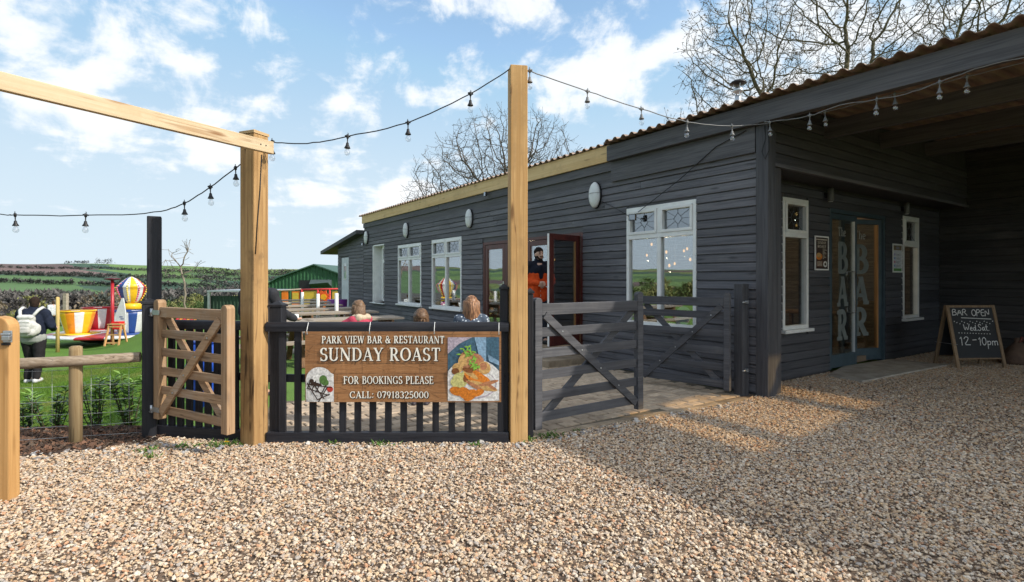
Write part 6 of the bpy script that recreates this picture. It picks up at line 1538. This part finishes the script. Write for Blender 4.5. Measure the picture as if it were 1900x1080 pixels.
adult_simple('small distant person in white top and dark trousers beside the tall yellow stake', Vector((px_, py_, H(px_, py_))), R(60), 1.62, cloth('white_top', (.55, .56, .58)), cloth('navy_trousers', (.015, .018, .03)), dhair, 'down')
# ------------------------------------------------------------------ picnic tables in a row along the terrace
def picnic_table():
    r = thing('picnic_table', '', 'picnic table')
    pm = MB(); pm.box((-.9, -.068, -.019), (.9, .068, .019)); pm = pm.mesh('plank', M['picnic'])
    for i in range(5): inst('plank', pm, r, (random.uniform(-.01, .01), -.29 + i*.145, .735))
    for s in (-1, 1):
        for k in (0, 1): inst('seat_plank', pm, r, (0, s*(.62 + k*.145), .44))
    for x in (-.62, .62):
        for s in (-1, 1):
            b = MB(); b.bar((x, s*.62, 0), (x, s*.18, .715), .045, .095, up=(1, 0, 0)); b.build('leg', M['picnic_leg'], r, .004)
        b = MB(); b.box((x + .025, -.80, .33), (x + .07, .80, .42)); b.build('seat_bearer', M['picnic_leg'], r, .004)
        b = MB(); b.box((x + .025, -.36, .62), (x + .07, .36, .714)); b.build('top_bearer', M['picnic_leg'], r, .004)
    return r
pt = picnic_table()
spots = [(655, 10.3, 'grey picnic table nearest the fence, beside the child in pink'), (622, 12.2, 'second picnic table along the barn from the fence'), (593, 13.6, 'third picnic table along the barn, with a white pole through it'),
         (571, 15.4, 'fourth picnic table along the barn from the fence'), (556, 17.3, 'fifth picnic table along the barn, before the orange play panels'), (547, 19.2, 'farthest picnic table, right before the orange play panels'), (478, 9.2, 'picnic table behind the stout brown post')]
for i, (px, Y, l) in enumerate(spots):
    o = pt if i == 0 else copy_tree(pt)
    x = (px - PCX)/FPX*Y; o.location = (x, Y, H(x, Y) + .01 if H(x, Y) < -.06 else -.005); o.rotation_euler = (0, 0, math.atan2(EI.y, EI.x) + random.uniform(-.05, .05)); tag(o, l, 'picnic table', 'picnic tables along the terrace')
for px, Y, ztop, l in ((561, 16.3, 1.09, 'white parasol pole standing among the farther picnic tables'), (590, 14.2, 1.10, 'white parasol pole through the third picnic table'), (624.5, 12.6, 1.16, 'nearest white parasol pole, before the white side door'), (526, 12.8, .72, 'short white pole beside the dark jacketed person'), (550, 10.9, .78, 'short white pole at the end of the second picnic table')):
    x = (px - PCX)/FPX*Y; r = thing('parasol_pole', l, 'pole', (x, Y, 0), 0, 'white parasol poles among the picnic tables')
    b = MB(); b.lathe([(.045, 0), (.045, ztop - .01), (.035, ztop)], 10); b.build('pole_tube', M['white'], r)
    b = MB(); b.lathe([(.2, -.02), (.2, .05), (.07, .08)], 14); b.build('pole_base', M['concrete'], r)

# ------------------------------------------------------------------ play pen with orange panels, far sheds
r = thing('play_pen', 'children\'s play pen with orange and yellow panels and a red top rail', 'play pen', (0, 0, 0)); Y = 27.0
zf = lambda py: CAM_H + (HORY - py)/FPX*Y; xf = lambda px: (px - PCX)/FPX*Y
orange, yel, redm = plain('orange_panel', (.80, .20, .015), .4), plain('yellow_panel', (.62, .44, .05), .4), plain('red_rail', (.62, .05, .05), .4)
b = MB(); b.tube([(xf(559), Y, zf(537.5)), (xf(640), Y, zf(536))], .045, 8); b.build('top_rail', redm, r)
for p in (560, 590, 612, 640): b = MB(); b.tube([(xf(p), Y, zf(600)), (xf(p), Y, zf(537))], .05, 8); b.build('upright', redm, r)
for p0, p1, mm in ((522, 534, orange), (541, 555.5, orange), (562, 588, yel), (592, 604, orange), (616, 630, yel)):
    b = MB(); b.box((xf(p0), Y + .02, zf(578)), (xf(p1), Y + .06, zf(540))); pn = b.build('panel', mm, r, .01)
    if p0 == 541: b = MB(); b.box((xf(542.5), Y - .004, zf(560)), (xf(554), Y + .018, zf(543))); b.build('panel_inset', yel, pn)
b = MB()
for k in range(16):
    a = k*math.pi/8; ro = .36 if k % 2 else .25; b.add([(0, 0, 0), (.17*math.cos(a-.2), 0, .17*math.sin(a-.2)), (ro*math.cos(a), 0, ro*math.sin(a)), (.17*math.cos(a+.2), 0, .17*math.sin(a+.2))], [(0,1,2,3)])
sun_rays = [((math.cos(k*math.pi/8)*(.36 if k % 2 else .24)), (math.sin(k*math.pi/8)*(.36 if k % 2 else .24))) for k in range(16)]
b = MB(); b.prism(sun_rays, 0, .05); b.xf(Matrix.Translation((xf(601), Y - .03, zf(551))) @ Matrix.Rotation(R(90), 4, 'X')); b.build('sun_cutout', plain('sun_red', (.75, .10, .015), .4), r)
b = MB(); disc(b, 0, 0, .15, .15, .06, 0, 18); b.prism([(.15*math.cos(R(a)), .15*math.sin(R(a))) for a in range(0, 360, 20)], .051, .07); b.xf(Matrix.Translation((xf(601.5), Y - .03, zf(551))) @ Matrix.Rotation(R(90), 4, 'X')); b.build('sun_disc', plain('sun_yellow', (.85, .40, .015), .4), r)
b = MB(); b.tube([(xf(455), Y, zf(539.5)), (xf(522), Y, zf(539)), (xf(559), Y, zf(536.5))], .035, 7); b.build('pale_rail', M['picnic'], r)
b = MB(); b.lathe([(.30, 0), (.34, .3), (.36, .75)], 14); bk = b.build('bucket_body', plain('purple_tub', (.15, .03, .20), .4)); bk.location = ((626 - PCX)/FPX*20, 20, -.02); tag(bk, 'purple plastic tub at the far corner of the barn by the white side door', 'tub')

gcor = mat('green_cladding', (.028, .105, .042), (.018, .07, .03), 3, rough=.5, bump=.03, rnd=.02); gdark = mat('dark_green_cladding', (.02, .05, .028), (.014, .035, .02), 3, rough=.6, bump=.03)
groof = mat('green_roof', (.05, .11, .075), (.035, .08, .055), 2, rough=.5, bump=.05)
def ribbed(pts_top, x0, x1, y, z0, rib, dep, m, name, parent):
    """upright ribbed sheet whose top follows a roof line"""
    b = MB(); n = int((x1 - x0)/rib); vs = []
    xs = []
    for i in range(n):
        for f, h in ((0, 0), (.55, 0), (.65, 1), (.9, 1)): xs.append((x0 + (i + f)*rib, h))
    xs.append((x1, 0))
    top = lambda x: lerp_tab(pts_top, x)
    for x, h in xs: vs += [(x, y - h*dep, z0), (x, y - h*dep, top(x))]
    fs = [(2*i, 2*i+2, 2*i+3, 2*i+1) for i in range(len(xs)-1)]
    b.add(vs, fs); return b.build(name, m, parent)
Y = 55.0; gb = thing('green_barn', 'large green ribbed metal barn with a pitched roof beyond the tables', 'barn', (0, 0, 0))
xg = lambda px: (px - PCX)/FPX*Y; zg = lambda py: CAM_H + (HORY - py)/FPX*Y
tp = [(xg(494), zg(530)), (xg(517), zg(516)), (xg(584), zg(492)), (xg(651), zg(516)), (xg(674), zg(530))]
ribbed(tp, tp[0][0], tp[-1][0], Y, -3.2, .36, .06, gcor, 'gable_wall', gb)
for (a, c) in zip(tp, tp[1:]):
    b = MB(); b.add([(a[0], Y - .35, a[1]), (c[0], Y - .35, c[1]), (c[0], Y + 20, c[1]), (a[0], Y + 20, a[1]), (a[0], Y - .35, a[1] + .12), (c[0], Y - .35, c[1] + .12), (c[0], Y + 20, c[1] + .12), (a[0], Y + 20, a[1] + .12)], [(3,2,1,0),(4,5,6,7),(0,1,5,4),(1,2,6,5),(2,3,7,6),(3,0,4,7)]); b.build('roof_slope', groof, gb)
b = MB(); b.box((xg(556), Y - .12, zg(560)), (xg(577), Y - .075, zg(520))); b.build('doorway', M['black_metal'], gb)
b = MB(); b.add([(xg(577), Y - .1, zg(519)), (xg(616), Y - .1, zg(519)), (xg(614), Y - 1.0, zg(524)), (xg(580), Y - 1.0, zg(527)), (xg(577), Y - .1, zg(532)), (xg(616), Y - .1, zg(532))], [(0,1,2,3),(0,3,4),(1,5,2),(3,2,5,4)]); b.build('grey_awning', mat('awning', (.07, .10, .10), rough=.7), gb)
b = MB(); b.box((tp[-1][0] - .05, Y, -3), (tp[-1][0], Y + 20, tp[-1][1])); b.box((tp[0][0], Y + .02, -3), (tp[0][0] + .05, Y + 20, tp[0][1])); b.build('side_wall', gcor, gb)
Y = 34.0; gs = thing('green_shed', 'low dark green ribbed shed with a pale metal edge left of the stout brown post', 'shed', (0, 0, 0))
ribbed([(xg(378)*34/55, CAM_H + (HORY-549)/FPX*34), (xg(389)*34/55, CAM_H + (HORY-541)/FPX*34), (xg(497)*34/55, CAM_H + (HORY-539)/FPX*34)], (378-PCX)/FPX*34, (497-PCX)/FPX*34, 34, -2.2, .22, .04, gdark, 'front_wall', gs)
b = MB(); b.box(((389-PCX)/FPX*34, 33.7, CAM_H + (HORY-541.5)/FPX*34), ((500-PCX)/FPX*34, 38, CAM_H + (HORY-538.6)/FPX*34)); b.build('roof_edge', M['steel'], gs)
b = MB(); b.box(((389-PCX)/FPX*34, 33.75, -2.2), ((393-PCX)/FPX*34, 33.87, CAM_H + (HORY-541.5)/FPX*34)); b.build('corner_pole', M['steel'], gs)

# ------------------------------------------------------------------ teacup ride
Y = 21.0; cx = (229 - PCX)/FPX*Y; cz = H(cx, Y)
ride = thing('teacup_ride', 'children\'s teacup ride with striped cups on a round white and red platform', 'fairground ride', (cx, Y, cz))
wht, red, yl, bl, og = plain('ride_white', (.68, .69, .70), .35), plain('ride_red', (.42, .02, .03), .35), plain('ride_yellow', (.80, .48, .02), .35), plain('ride_blue', (.03, .075, .28), .35), plain('ride_orange', (.80, .28, .02), .35)
b = MB(); b.lathe([(2.0, .08), (2.38, .10), (2.42, .16), (2.3, .20), (.2, .24)], 48, mats=[1, 1, 1, 0, 0, 0, 0, 0, 0]); b.build('platform', [wht, red], ride)
b = MB(); b.lathe([(1.3, -.1), (1.5, .1)], 24); b.build('underframe', M['black_metal'], ride)
def cup(x, y, r_, h, mats, rim, saucer, z=.22):
    b = MB(); b.lathe([(.62*r_, 0), (.66*r_, .06), (.70*r_, .12), (.84*r_, h*.5), (.95*r_, h*.85), (r_, h), (.95*r_, h), (.80*r_, h*.5), (.6*r_, .14)], 24, (x, y, z + .03), mats=[0, 0, 1, 1, 2, 2]); c = b.build('teacup', mats, ride)
    b = MB(); b.lathe([(.94*r_, h - .02), (1.05*r_, h), (1.05*r_, h + .04), (.94*r_, h + .03)], 24, (x, y, z + .03), caps=False); b.build('rim', rim, c)
    b = MB(); b.lathe([(.7*r_, 0), (1.22*r_, .03), (1.24*r_, .06), (.6*r_, .07)], 24, (x, y, z - .035)); b.build('saucer', saucer, c)
cup(-.87, -1.15, .56, .80, [og, wht, yl], yl, yl); cup(-1.45, .7, .58, .82, [red, wht, red], red, red); cup(1.0, -1.05, .56, .80, [wht, bl, wht], bl, bl)
# balloon-shaped centre piece on a spotted drum
b = MB(); b.lathe([(.42, .25), (.42, .75), (.34, .80), (.34, 1.0), (.30, 1.02)], 20, (.10, .3, 0)); cp = b.build('centre_drum', [mat('spotted_drum', (.75, .70, .62), (.35, .05, .20), 9, rough=.4, bump=0, lo=.49, hi=.51)], ride)
b = MB(); b.lathe([(.26, 1.02), (.34, 1.03), (.34, 1.27), (.26, 1.28)], 16, (.10, .3, 0)); b.build('yellow_basket', yl, cp)
b = MB(); b.lathe([(.20, 1.28), (.30, 1.38), (.41, 1.57), (.46, 1.77), (.47, 1.90), (.50, 1.92), (.37, 2.08), (.19, 2.25), (.03, 2.33)], 24, (.10, .3, 0), mats=[1, 1, 0, 0, 2, 2, 0, 0, 3, 3, 0, 0]); b.build('balloon', [wht, red, bl, yl], cp)
bb = MB(); fr_ = []
for k in range(8):
    a = R(k*45 + 20)
    for q in range(11):
        t = q/10; rr_ = .40 + .24*math.sin(t*2.2) ; z = 1.40 + t*.81; rr_ = .29 + .22*math.sin(min(1, t*1.35)*1.57) - max(0, t - .62)*.9
        bb.ball((.10 + (rr_ + .03)*math.cos(a), .3 + (rr_ + .03)*math.sin(a), z), .035, 6, 4, k % 2)
bb.build('lamp_rows', [plain('bulb_yellow', (.85, .62, .05), .4), plain('bulb_pink', (.75, .12, .22), .4)], cp)
# control post, red box, white pennant board, ladder chair
x, Y2 = (208.5 - PCX)/FPX*18.4, 18.4; z = H(x, Y2)
r = thing('control_post', 'tall red pole with a flat dark cap and red box before the teacup ride', 'pole', (x, Y2, z))
hp_ = CAM_H + (HORY - 518)/FPX*Y2 - z
b = MB(); b.lathe([(.055, 0), (.05, hp_)], 10); b.build('pole', red, r)
b = MB(); b.lathe([(.05, hp_ - .05), (.24, hp_ - .01), (.25, hp_ + .02), (.05, hp_ + .05)], 16); b.build('pole_cap', plain('dark_maroon_cap', (.08, .01, .02), .4), r)
zb_ = CAM_H + (HORY - 611)/FPX*Y2 - z; b = MB(); b.box((.06, -.16, zb_), (.36, .1, zb_ + .27)); b.build('control_box', plain('signal_red', (.70, .015, .015), .35), r, .02)
x, Y2 = (214.5 - PCX)/FPX*17.6, 17.6; z = H(x, Y2)
r = thing('step_stool', 'small wooden ladder stool standing on the lawn before the ride', 'stool', (x, Y2, z)); ow = wood('orange_pine', (.58, .33, .14), (.42, .22, .08), 2)
for s in (-1, 1):
    b = MB(); b.bar((s*.23, -.18, 0), (s*.20, -.02, .68), .045, .045); b.build('leg', ow, r); b = MB(); b.bar((s*.23, .22, 0), (s*.20, .06, .68), .045, .045); b.build('leg', ow, r)
for q in (.10, .36, .62): b = MB(); b.bar((-.22, -.15 + q*.2, q), (.22, -.15 + q*.2, q), .05, .045); b.build('rung', ow, r)
b = MB(); b.box((-.24, -.06, .68), (.24, .14, .71)); b.build('seat', ow, r)
x, Y2 = (218 - PCX)/FPX*19.2, 19.2; z = H(x, Y2)
r = thing('pennant_board', 'white triangular notice board beside the red pole', 'sign', (x, Y2, z))
b = MB(); b.prism([(-.27, .42), (.30, .42), (.30, 1.02), (.22, 1.55), (.16, 1.55)], -.02, .02); b.xf(Matrix.Rotation(R(90), 4, 'X')); b.build('board', wht, r)
b = MB(); b.box((-.01, .03, 0), (.05, .07, 1.3)); b.build('stake', M['stake'], r)
b = MB()
for (a, c, zz_) in ((.08, .20, .86), (.12, .24, .79), (.02, .22, .66), (.02, .24, .58), (.05, .22, .51)): b.box((a, -.0235, zz_), (c, -.0215, zz_ + .035))
b.build('notice_text', C_('sign_blue', (.08, .10, .3)), r)
x, Y2 = (107 - PCX)/FPX*17.5, 17.5; z = H(x, Y2)
r = thing('yellow_stake', 'tall slim yellow wooden stake on the lawn left of the ride', 'post', (x, Y2, z)); b = MB(); b.lathe([(.055, 0), (.05, 1.78), (.03, 1.80)], 10); b.build('stake', wood('yellow_stake', (.55, .40, .16), (.42, .28, .10), 2), r)
b = MB(); b.box((-.02, -.02, .0), (.02, .02, .02)); 
x, Y2 = (122 - PCX)/FPX*26, 26; z = H(x, Y2)
r = thing('grey_stake', 'pale grey wooden post behind the yellow teacup', 'post', (x, Y2, z)); b = MB(); b.box((-.08, -.08, 0), (.08, .08, 2.0)); b.build('upright', M['picnic'], r)
# small items behind the wooden gate
x, Y2 = (393 - PCX)/FPX*6.6, 6.6
r = thing('blue_barrel', 'bright blue plastic barrel seen through the corner fence', 'barrel', (x, Y2, H(x, Y2))); b = MB(); b.lathe([(.24, 0), (.26, .03), (.27, .25), (.285, .28), (.27, .31), (.27, .52), (.285, .55), (.27, .58), (.26, .80), (.22, .82)], 22); b.build('barrel_body', plain('blue_plastic', (.015, .075, .42), .35), r)
b = MB(); b.lathe([(.235, .82), (.235, .845), (.05, .85)], 22); b.build('barrel_lid', plain('blue_plastic_lid', (.01, .05, .30), .35), r)
x, Y2 = (346 - PCX)/FPX*16.0, 16.0
r = thing('striped_stall', 'small red and orange striped awning beyond the wooden gate', 'stall', (x, Y2, -.87))
b = MB(); 
for i in range(6): b.add([(-.36 + i*.12, -.25, 1.0), (-.24 + i*.12, -.25, 1.0), (-.26 + i*.105, .15, 1.22), (-.365 + i*.105 + .03, .15, 1.22)], [(0,1,2,3)], i % 2); b.add([(-.36 + i*.12, -.252, .88), (-.24 + i*.12, -.252, .88), (-.24 + i*.12, -.252, 1.0), (-.36 + i*.12, -.252, 1.0)], [(0,1,2,3)], i % 2)
b.build('awning', [plain('stall_red', (.55, .02, .03), .5), plain('stall_orange', (.75, .25, .02), .5)], r)
for a in (-.32, .32): b = MB(); b.bar((a, -.2, 0), (a, -.2, .95), .04, .04); b.build('leg', M['picnic_leg'], r); b = MB(); b.bar((a, .15, 0), (a, .15, 1.2), .04, .04); b.build('leg', M['picnic_leg'], r)

# ------------------------------------------------------------------ bare trees behind the barn
def bark(name, c1, c2): return mat(name, c1, c2, 14, (1, 1, .35), rough=.9, bump=.5, rnd=.05)
bark_d = bark('dark_bark', (.13, .11, .092), (.065, .054, .045)); bark_m = bark('mossy_bark', (.16, .135, .07), (.075, .06, .042)); bud_m = mat('buds', (.075, .045, .03), (.05, .03, .02), 30, rough=.8, bump=0)
def tree(name, label, pos, stems, env, n_att, seed, barkm, tip_r, step=.34, kill=.52, reach=2.6, bud=.03, expo=2.35, twigs=2, group=None):
    """limbs grown towards points spread through a crown: stems are polylines from the ground, env a list of (centre, radii) lobes"""
    from mathutils.kdtree import KDTree
    rr = random.Random(seed); root = thing(name, label, 'tree', pos, 0, group)
    att = []
    while len(att) < n_att:
        c, r = rr.choice(env); d = Vector((rr.gauss(0, 1), rr.gauss(0, 1), rr.gauss(0, 1))).normalized() * (rr.random() ** .42)
        p = Vector((c[0] + d.x*r[0], c[1] + d.y*r[1], c[2] + d.z*r[2]))
        if p.z > 2.2: att.append(p)
    P, par = [], []
    for st_ in stems:
        prev = -1
        for a_, c_ in zip(st_, st_[1:]):
            a_, c_ = Vector(a_), Vector(c_); k = max(1, int((c_ - a_).length / step))
            for i in range(k + (1 if c_ == Vector(st_[-1]) else 0)):
                P.append(a_.lerp(c_, i / k) + Vector((rr.gauss(0, .03), rr.gauss(0, .03), 0))); par.append(prev); prev = len(P) - 1
    for it in range(90):
        kd = KDTree(len(P))
        for i, p in enumerate(P): kd.insert(p, i)
        kd.balance(); pull = {}; left = []
        for a_ in att:
            co, i, d = kd.find(a_)
            if d < kill: continue
            left.append(a_)
            if d < reach or it < 3: pull.setdefault(i, Vector()); pull[i] += (a_ - P[i]).normalized()
        att = left
        if not pull or not att: break
        for i, v in pull.items():
            if v.length < .05: continue
            d = (v.normalized() + Vector((rr.gauss(0, .17), rr.gauss(0, .17), rr.gauss(0, .14)))).normalized()
            P.append(P[i] + d * step); par.append(i)
    kids = [[] for _ in P]
    for i, p in enumerate(par):
        if p >= 0: kids[p].append(i)
    # fine twigs off the outer shoots
    m0 = len(P)
    for i in range(m0):
        if len(kids[i]) <= 1 and P[i].z > 2.5:
            for _ in range(twigs if not kids[i] else (1 if rr.random() < .85 else 0)):
                base = (P[i] - P[par[i]]).normalized() if par[i] >= 0 else Vector((0, 0, 1)); q = i
                d = (base + Vector((rr.gauss(0, .7), rr.gauss(0, .7), rr.gauss(.1, .6)))).normalized()
                for s_ in range(rr.randint(2, 4)):
                    d = (d + Vector((rr.gauss(0, .16), rr.gauss(0, .16), rr.gauss(.10, .14)))).normalized(); P.append(P[q] + d * step * rr.uniform(.4, .75)); par.append(q); kids.append([]); kids[q].append(len(P) - 1); q = len(P) - 1
    acc = [0.0] * len(P); tip = tip_r ** expo
    order = sorted(range(len(P)), key=lambda i: -i)
    for i in order:
        if acc[i] == 0: acc[i] = tip
        if par[i] >= 0: acc[par[i]] += acc[i]
    rad = [a_ ** (1 / expo) for a_ in acc]
    tr, cr, bd = MB(), MB(), MB(); big = max(rad) * .34
    heads = [i for i in range(len(P)) if par[i] < 0] + [k for i in range(len(P)) for k in sorted(kids[i], key=lambda q: -rad[q])[1:]]
    for h in heads:
        ch = [par[h]] if par[h] >= 0 else []; i = h
        while True:
            ch.append(i)
            if not kids[i]: break
            i = max(kids[i], key=lambda q: rad[q])
        rs = [min(rad[j], rad[h] * 1.02) for j in ch]; r0 = max(rs)
        if len(ch) < 2: continue
        (tr if r0 > big else cr).tube([P[j] for j in ch], rs, 8 if r0 > big else (5 if r0 > tip_r * 4 else 3), caps=False)
        for _ in range(1 + (rr.random() < .8)):
            dd = Vector((rr.gauss(0, 1), rr.gauss(0, 1), rr.gauss(0, 1))); e = P[ch[-1]].lerp(P[ch[-2]], rr.random() * .8)
            leaf_quad(bd, e, dd, Vector((0, 0, 1)), bud * rr.uniform(.7, 1.7), bud * .8)
    tr.build('trunk', barkm, root); c = cr.build('crown', barkm, root); bd.build('buds', bud_m, c)
Y = 32
tree('bare_tree', 'bare rounded tree behind the barn roof left of the tall pine post', ((890 - PCX)/FPX*Y, Y, -.3), [[(0, 0, 0), (.1, 0, 3.5), (.15, 0, 5.2), (0, .2, 7.5)], [(.1, 0, 4.2), (-1.2, 0, 5.4), (-2.6, .2, 6.0)], [(.15, 0, 5.0), (1.0, .2, 6.6), (1.5, .3, 8.0)]],
     [((.6, 0, 7.6), (3.2, 3, 4.4)), ((-1.3, 0, 6.6), (3.2, 3, 3.8)), ((-2.4, 0, 5.4), (2.4, 2.4, 2.0))], 3600, 12, bark_d, .0072, .25, .35, 2.4, .03, 2.5, 4, 'bare trees behind the barn')
tree('bare_tree', 'bare rounded tree behind the barn roof right of the tall pine post', ((992 - PCX)/FPX*Y, Y, -.3), [[(0, 0, 0), (.0, 0, 4.5), (.5, 0, 6.4), (1.1, .2, 7.6)], [(0, 0, 4.4), (-.5, .1, 6.6), (-.6, .1, 8.4)]],
     [((.2, 0, 7.8), (2.5, 2.5, 4.0)), ((1.3, 0, 6.9), (2.5, 2.5, 3.0))], 2400, 25, bark_d, .0072, .25, .35, 2.4, .03, 2.5, 4, 'bare trees behind the barn')
Y = 19
tree('bare_tree', 'big bare mossy tree with spreading limbs behind the open bay roof', ((1500 - PCX)/FPX*Y, Y, -.2),
     [[(0, 0, 0), (.0, 0, 4.5), (.1, 0, 6.6), (.25, .1, 7.6)], [(0, 0, 4.2), (-1.1, .1, 6.6), (-1.6, .2, 8.4)], [(.2, 0, 3.8), (-1.6, -.1, 5.6), (-3.6, 0, 6.1)], [(1.0, .3, 0), (1.1, .3, 5.5), (1.5, .3, 8.5), (1.6, .3, 10.5)], [(2.6, 0, 0), (2.6, 0, 5.8), (3.6, .1, 7.8), (5.2, .2, 9.4)], [(2.6, 0, 5.0), (2.3, .2, 8.2), (2.5, .3, 10.2)], [(5.4, .5, 0), (5.5, .5, 6.5), (6.2, .5, 9.5)]],
     [((-.6, 0, 9.2), (3.8, 3, 4.6)), ((2.8, 0, 10.2), (4.4, 3, 4.6)), ((6.3, 0, 10.4), (3.6, 3, 4.2)), ((-3.2, 0, 6.2), (2.7, 1.6, 1.6)), ((-2.6, 0, 9.4), (2.0, 1.6, 2.6))], 6500, 41, bark_m, .0052, .24, .33, 2.4, .05, 2.55, 4, 'bare trees behind the barn')
x, Y = (343 - PCX)/FPX*24, 24
tree('bare_sapling', 'thin bare sapling standing alone behind the wooden gate', (x, Y, H(x, Y)), [[(0, 0, 0), (.02, 0, 1.2), (.0, 0, 1.9)]], [((0, 0, 2.6), (1.1, .7, .9)), ((-.5, 0, 3.0), (.7, .5, .7))], 60, 77, bark('pale_bark', (.26, .22, .17), (.16, .13, .10)), .009, .2, .3, 2.0, .02, 2.4, 1)

# ------------------------------------------------------------------ hedges, scrub, far woods
def thicket(name, label, spots, mats, seed, size, n, leafs, kind='stuff'):
    rr = random.Random(seed); b = MB()
    for (x, y, w, h, mi) in spots:
        z = H(x, y)
        for i in range(n):
            a = rr.uniform(0, 6.28); q = rr.random() ** .5; t = rr.random() ** .8; k = math.sqrt(max(.05, 1 - (t*1.0) ** 2))
            p = Vector((x + math.cos(a)*q*w*.5*k*1.1, y + math.sin(a)*q*w*.4*k, z + t*h))
            d = Vector((rr.gauss(0, .6), rr.gauss(0, .6), rr.uniform(.1, 1.2)))
            leaf_quad(b, p, d, Vector((0, 0, 1)), leafs*rr.uniform(.6, 1.5), leafs*rr.uniform(.25, .6), mi)
    return tag(b.build(name, mats), label, kind=kind)
sc_m = [mat('olive_twigs', (.27, .27, .09), (.14, .15, .055), 1.5, rough=.9, bump=0), mat('tan_twigs', (.27, .22, .15), (.15, .12, .085), 1.5, rough=.9, bump=0), mat('hedge_green', (.11, .18, .05), (.06, .10, .03), 1.5, rough=.9, bump=0), mat('grey_woods', (.135, .125, .115), (.075, .07, .066), .1, rough=1, bump=0, detail=2), mat('dark_woods', (.06, .07, .06), (.038, .045, .042), .1, rough=1, bump=0, detail=2)]
rr = random.Random(15)
hedge = []
for i in range(46):
    px = -180 + i*15 + rr.uniform(-6, 6); Y = rr.uniform(44, 52); hedge.append(((px - PCX)/FPX*Y, Y, rr.uniform(2, 3.4), rr.uniform(.9, 1.6) + (1.0 if 300 < px < 390 else 0), rr.choice((0, 0, 1, 2))))
thicket('hedgerow_undergrowth', 'tangled olive and tan hedge along the far side of the lawn', hedge, sc_m, 5, 1, 420, .22)
sh = []
for i in range(22):
    px = 270 + i*6 + rr.uniform(-3, 3); Y = rr.uniform(33, 37); sh.append(((px - PCX)/FPX*Y, Y, 1.6, rr.uniform(.9, 1.6), rr.choice((0, 0, 2))))
thicket('bramble_undergrowth', 'olive scrub behind the wooden gate', sh, sc_m, 6, 1, 300, .16)
sd_ = []
for i in range(60): sd_.append((-34 + rr.uniform(-3, 3) - i*.25, -16 + i*.95, rr.uniform(2, 3.4), rr.uniform(1.0, 2.2), rr.choice((0, 1, 2, 2))))
for i in range(46): a_ = R(rr.uniform(-128, -58)); d_ = rr.uniform(90, 420); sd_.append((d_*math.sin(a_), d_*math.cos(a_), d_*.06, d_*.035 + 1.5, rr.choice((2, 3, 4, 4))))
thicket('side_undergrowth', 'field hedges and scattered trees beyond the left side of the lawn', sd_, sc_m, 16, 1, 260, .45)
tr_ = []
for i in range(60):
    az = R(rr.uniform(-50, -20)); d = rr.uniform(150, 300); tr_.append((d*math.sin(az), d*math.cos(az), rr.uniform(6, 12), rr.uniform(3.0, 6), rr.choice((1, 3, 3, 4, 0))))
thicket('valley_treeline', 'tan and grey bare trees along the valley floor', tr_, sc_m, 7, 1, 150, 1.3)
fw = []
for i in range(420):
    az = R(rr.uniform(-52, -18)); d = rr.uniform(340, 640); fw.append((d*math.sin(az), d*math.cos(az), rr.uniform(14, 26), rr.uniform(4.5, 8.5), rr.choice((3, 3, 4))))
thicket('far_woods', 'grey leafless woods at the foot of the hills', fw, sc_m, 8, 1, 70, 4.0)
hl = []
def hedge_line(az0, az1, w0, n, s=1.0, mi=4, slope=0):
    for i in range(n):
        if rr.random() < .18: continue
        a_ = az0 + (az1 - az0)*i/n + rr.uniform(-.06, .06); d = w0 + slope*(i/n); d -= w_eff(d, a_) - d; d += rr.uniform(-4, 4); az = R(a_)
        hl.append((d*math.sin(az), d*math.cos(az), rr.uniform(5, 11)*s, rr.uniform(2.5, 5)*s, mi if rr.random() < .7 else 3))
hedge_line(-46, -36, 960, 80); hedge_line(-46, -37, 1170, 70, .8); hedge_line(-46, -34, 1215, 80); hedge_line(-45, -38, 1440, 50, .8); hedge_line(-38, -20, 1480, 90, 1.1); hedge_line(-36, -20, 1010, 90, 1.2); hedge_line(-34, -20, 1260, 80, 1.3)
hedge_line(-33, -22, 1400, 90, 2.2, 4, 60); hedge_line(-30, -21, 1640, 60, 1.6); hedge_line(-39.6, -38.2, 1715, 12, 1.6); hedge_line(-37.6, -36.6, 1720, 9, 2.6); hedge_line(-36, -28, 1100, 40, 1.2, 4, 250); hedge_line(-30, -25, 1150, 30, 1.6, 4, -160)
thicket('field_hedges', 'dark hedges and copses dividing the hillside fields', hl, sc_m, 9, 1, 26, 3.4)
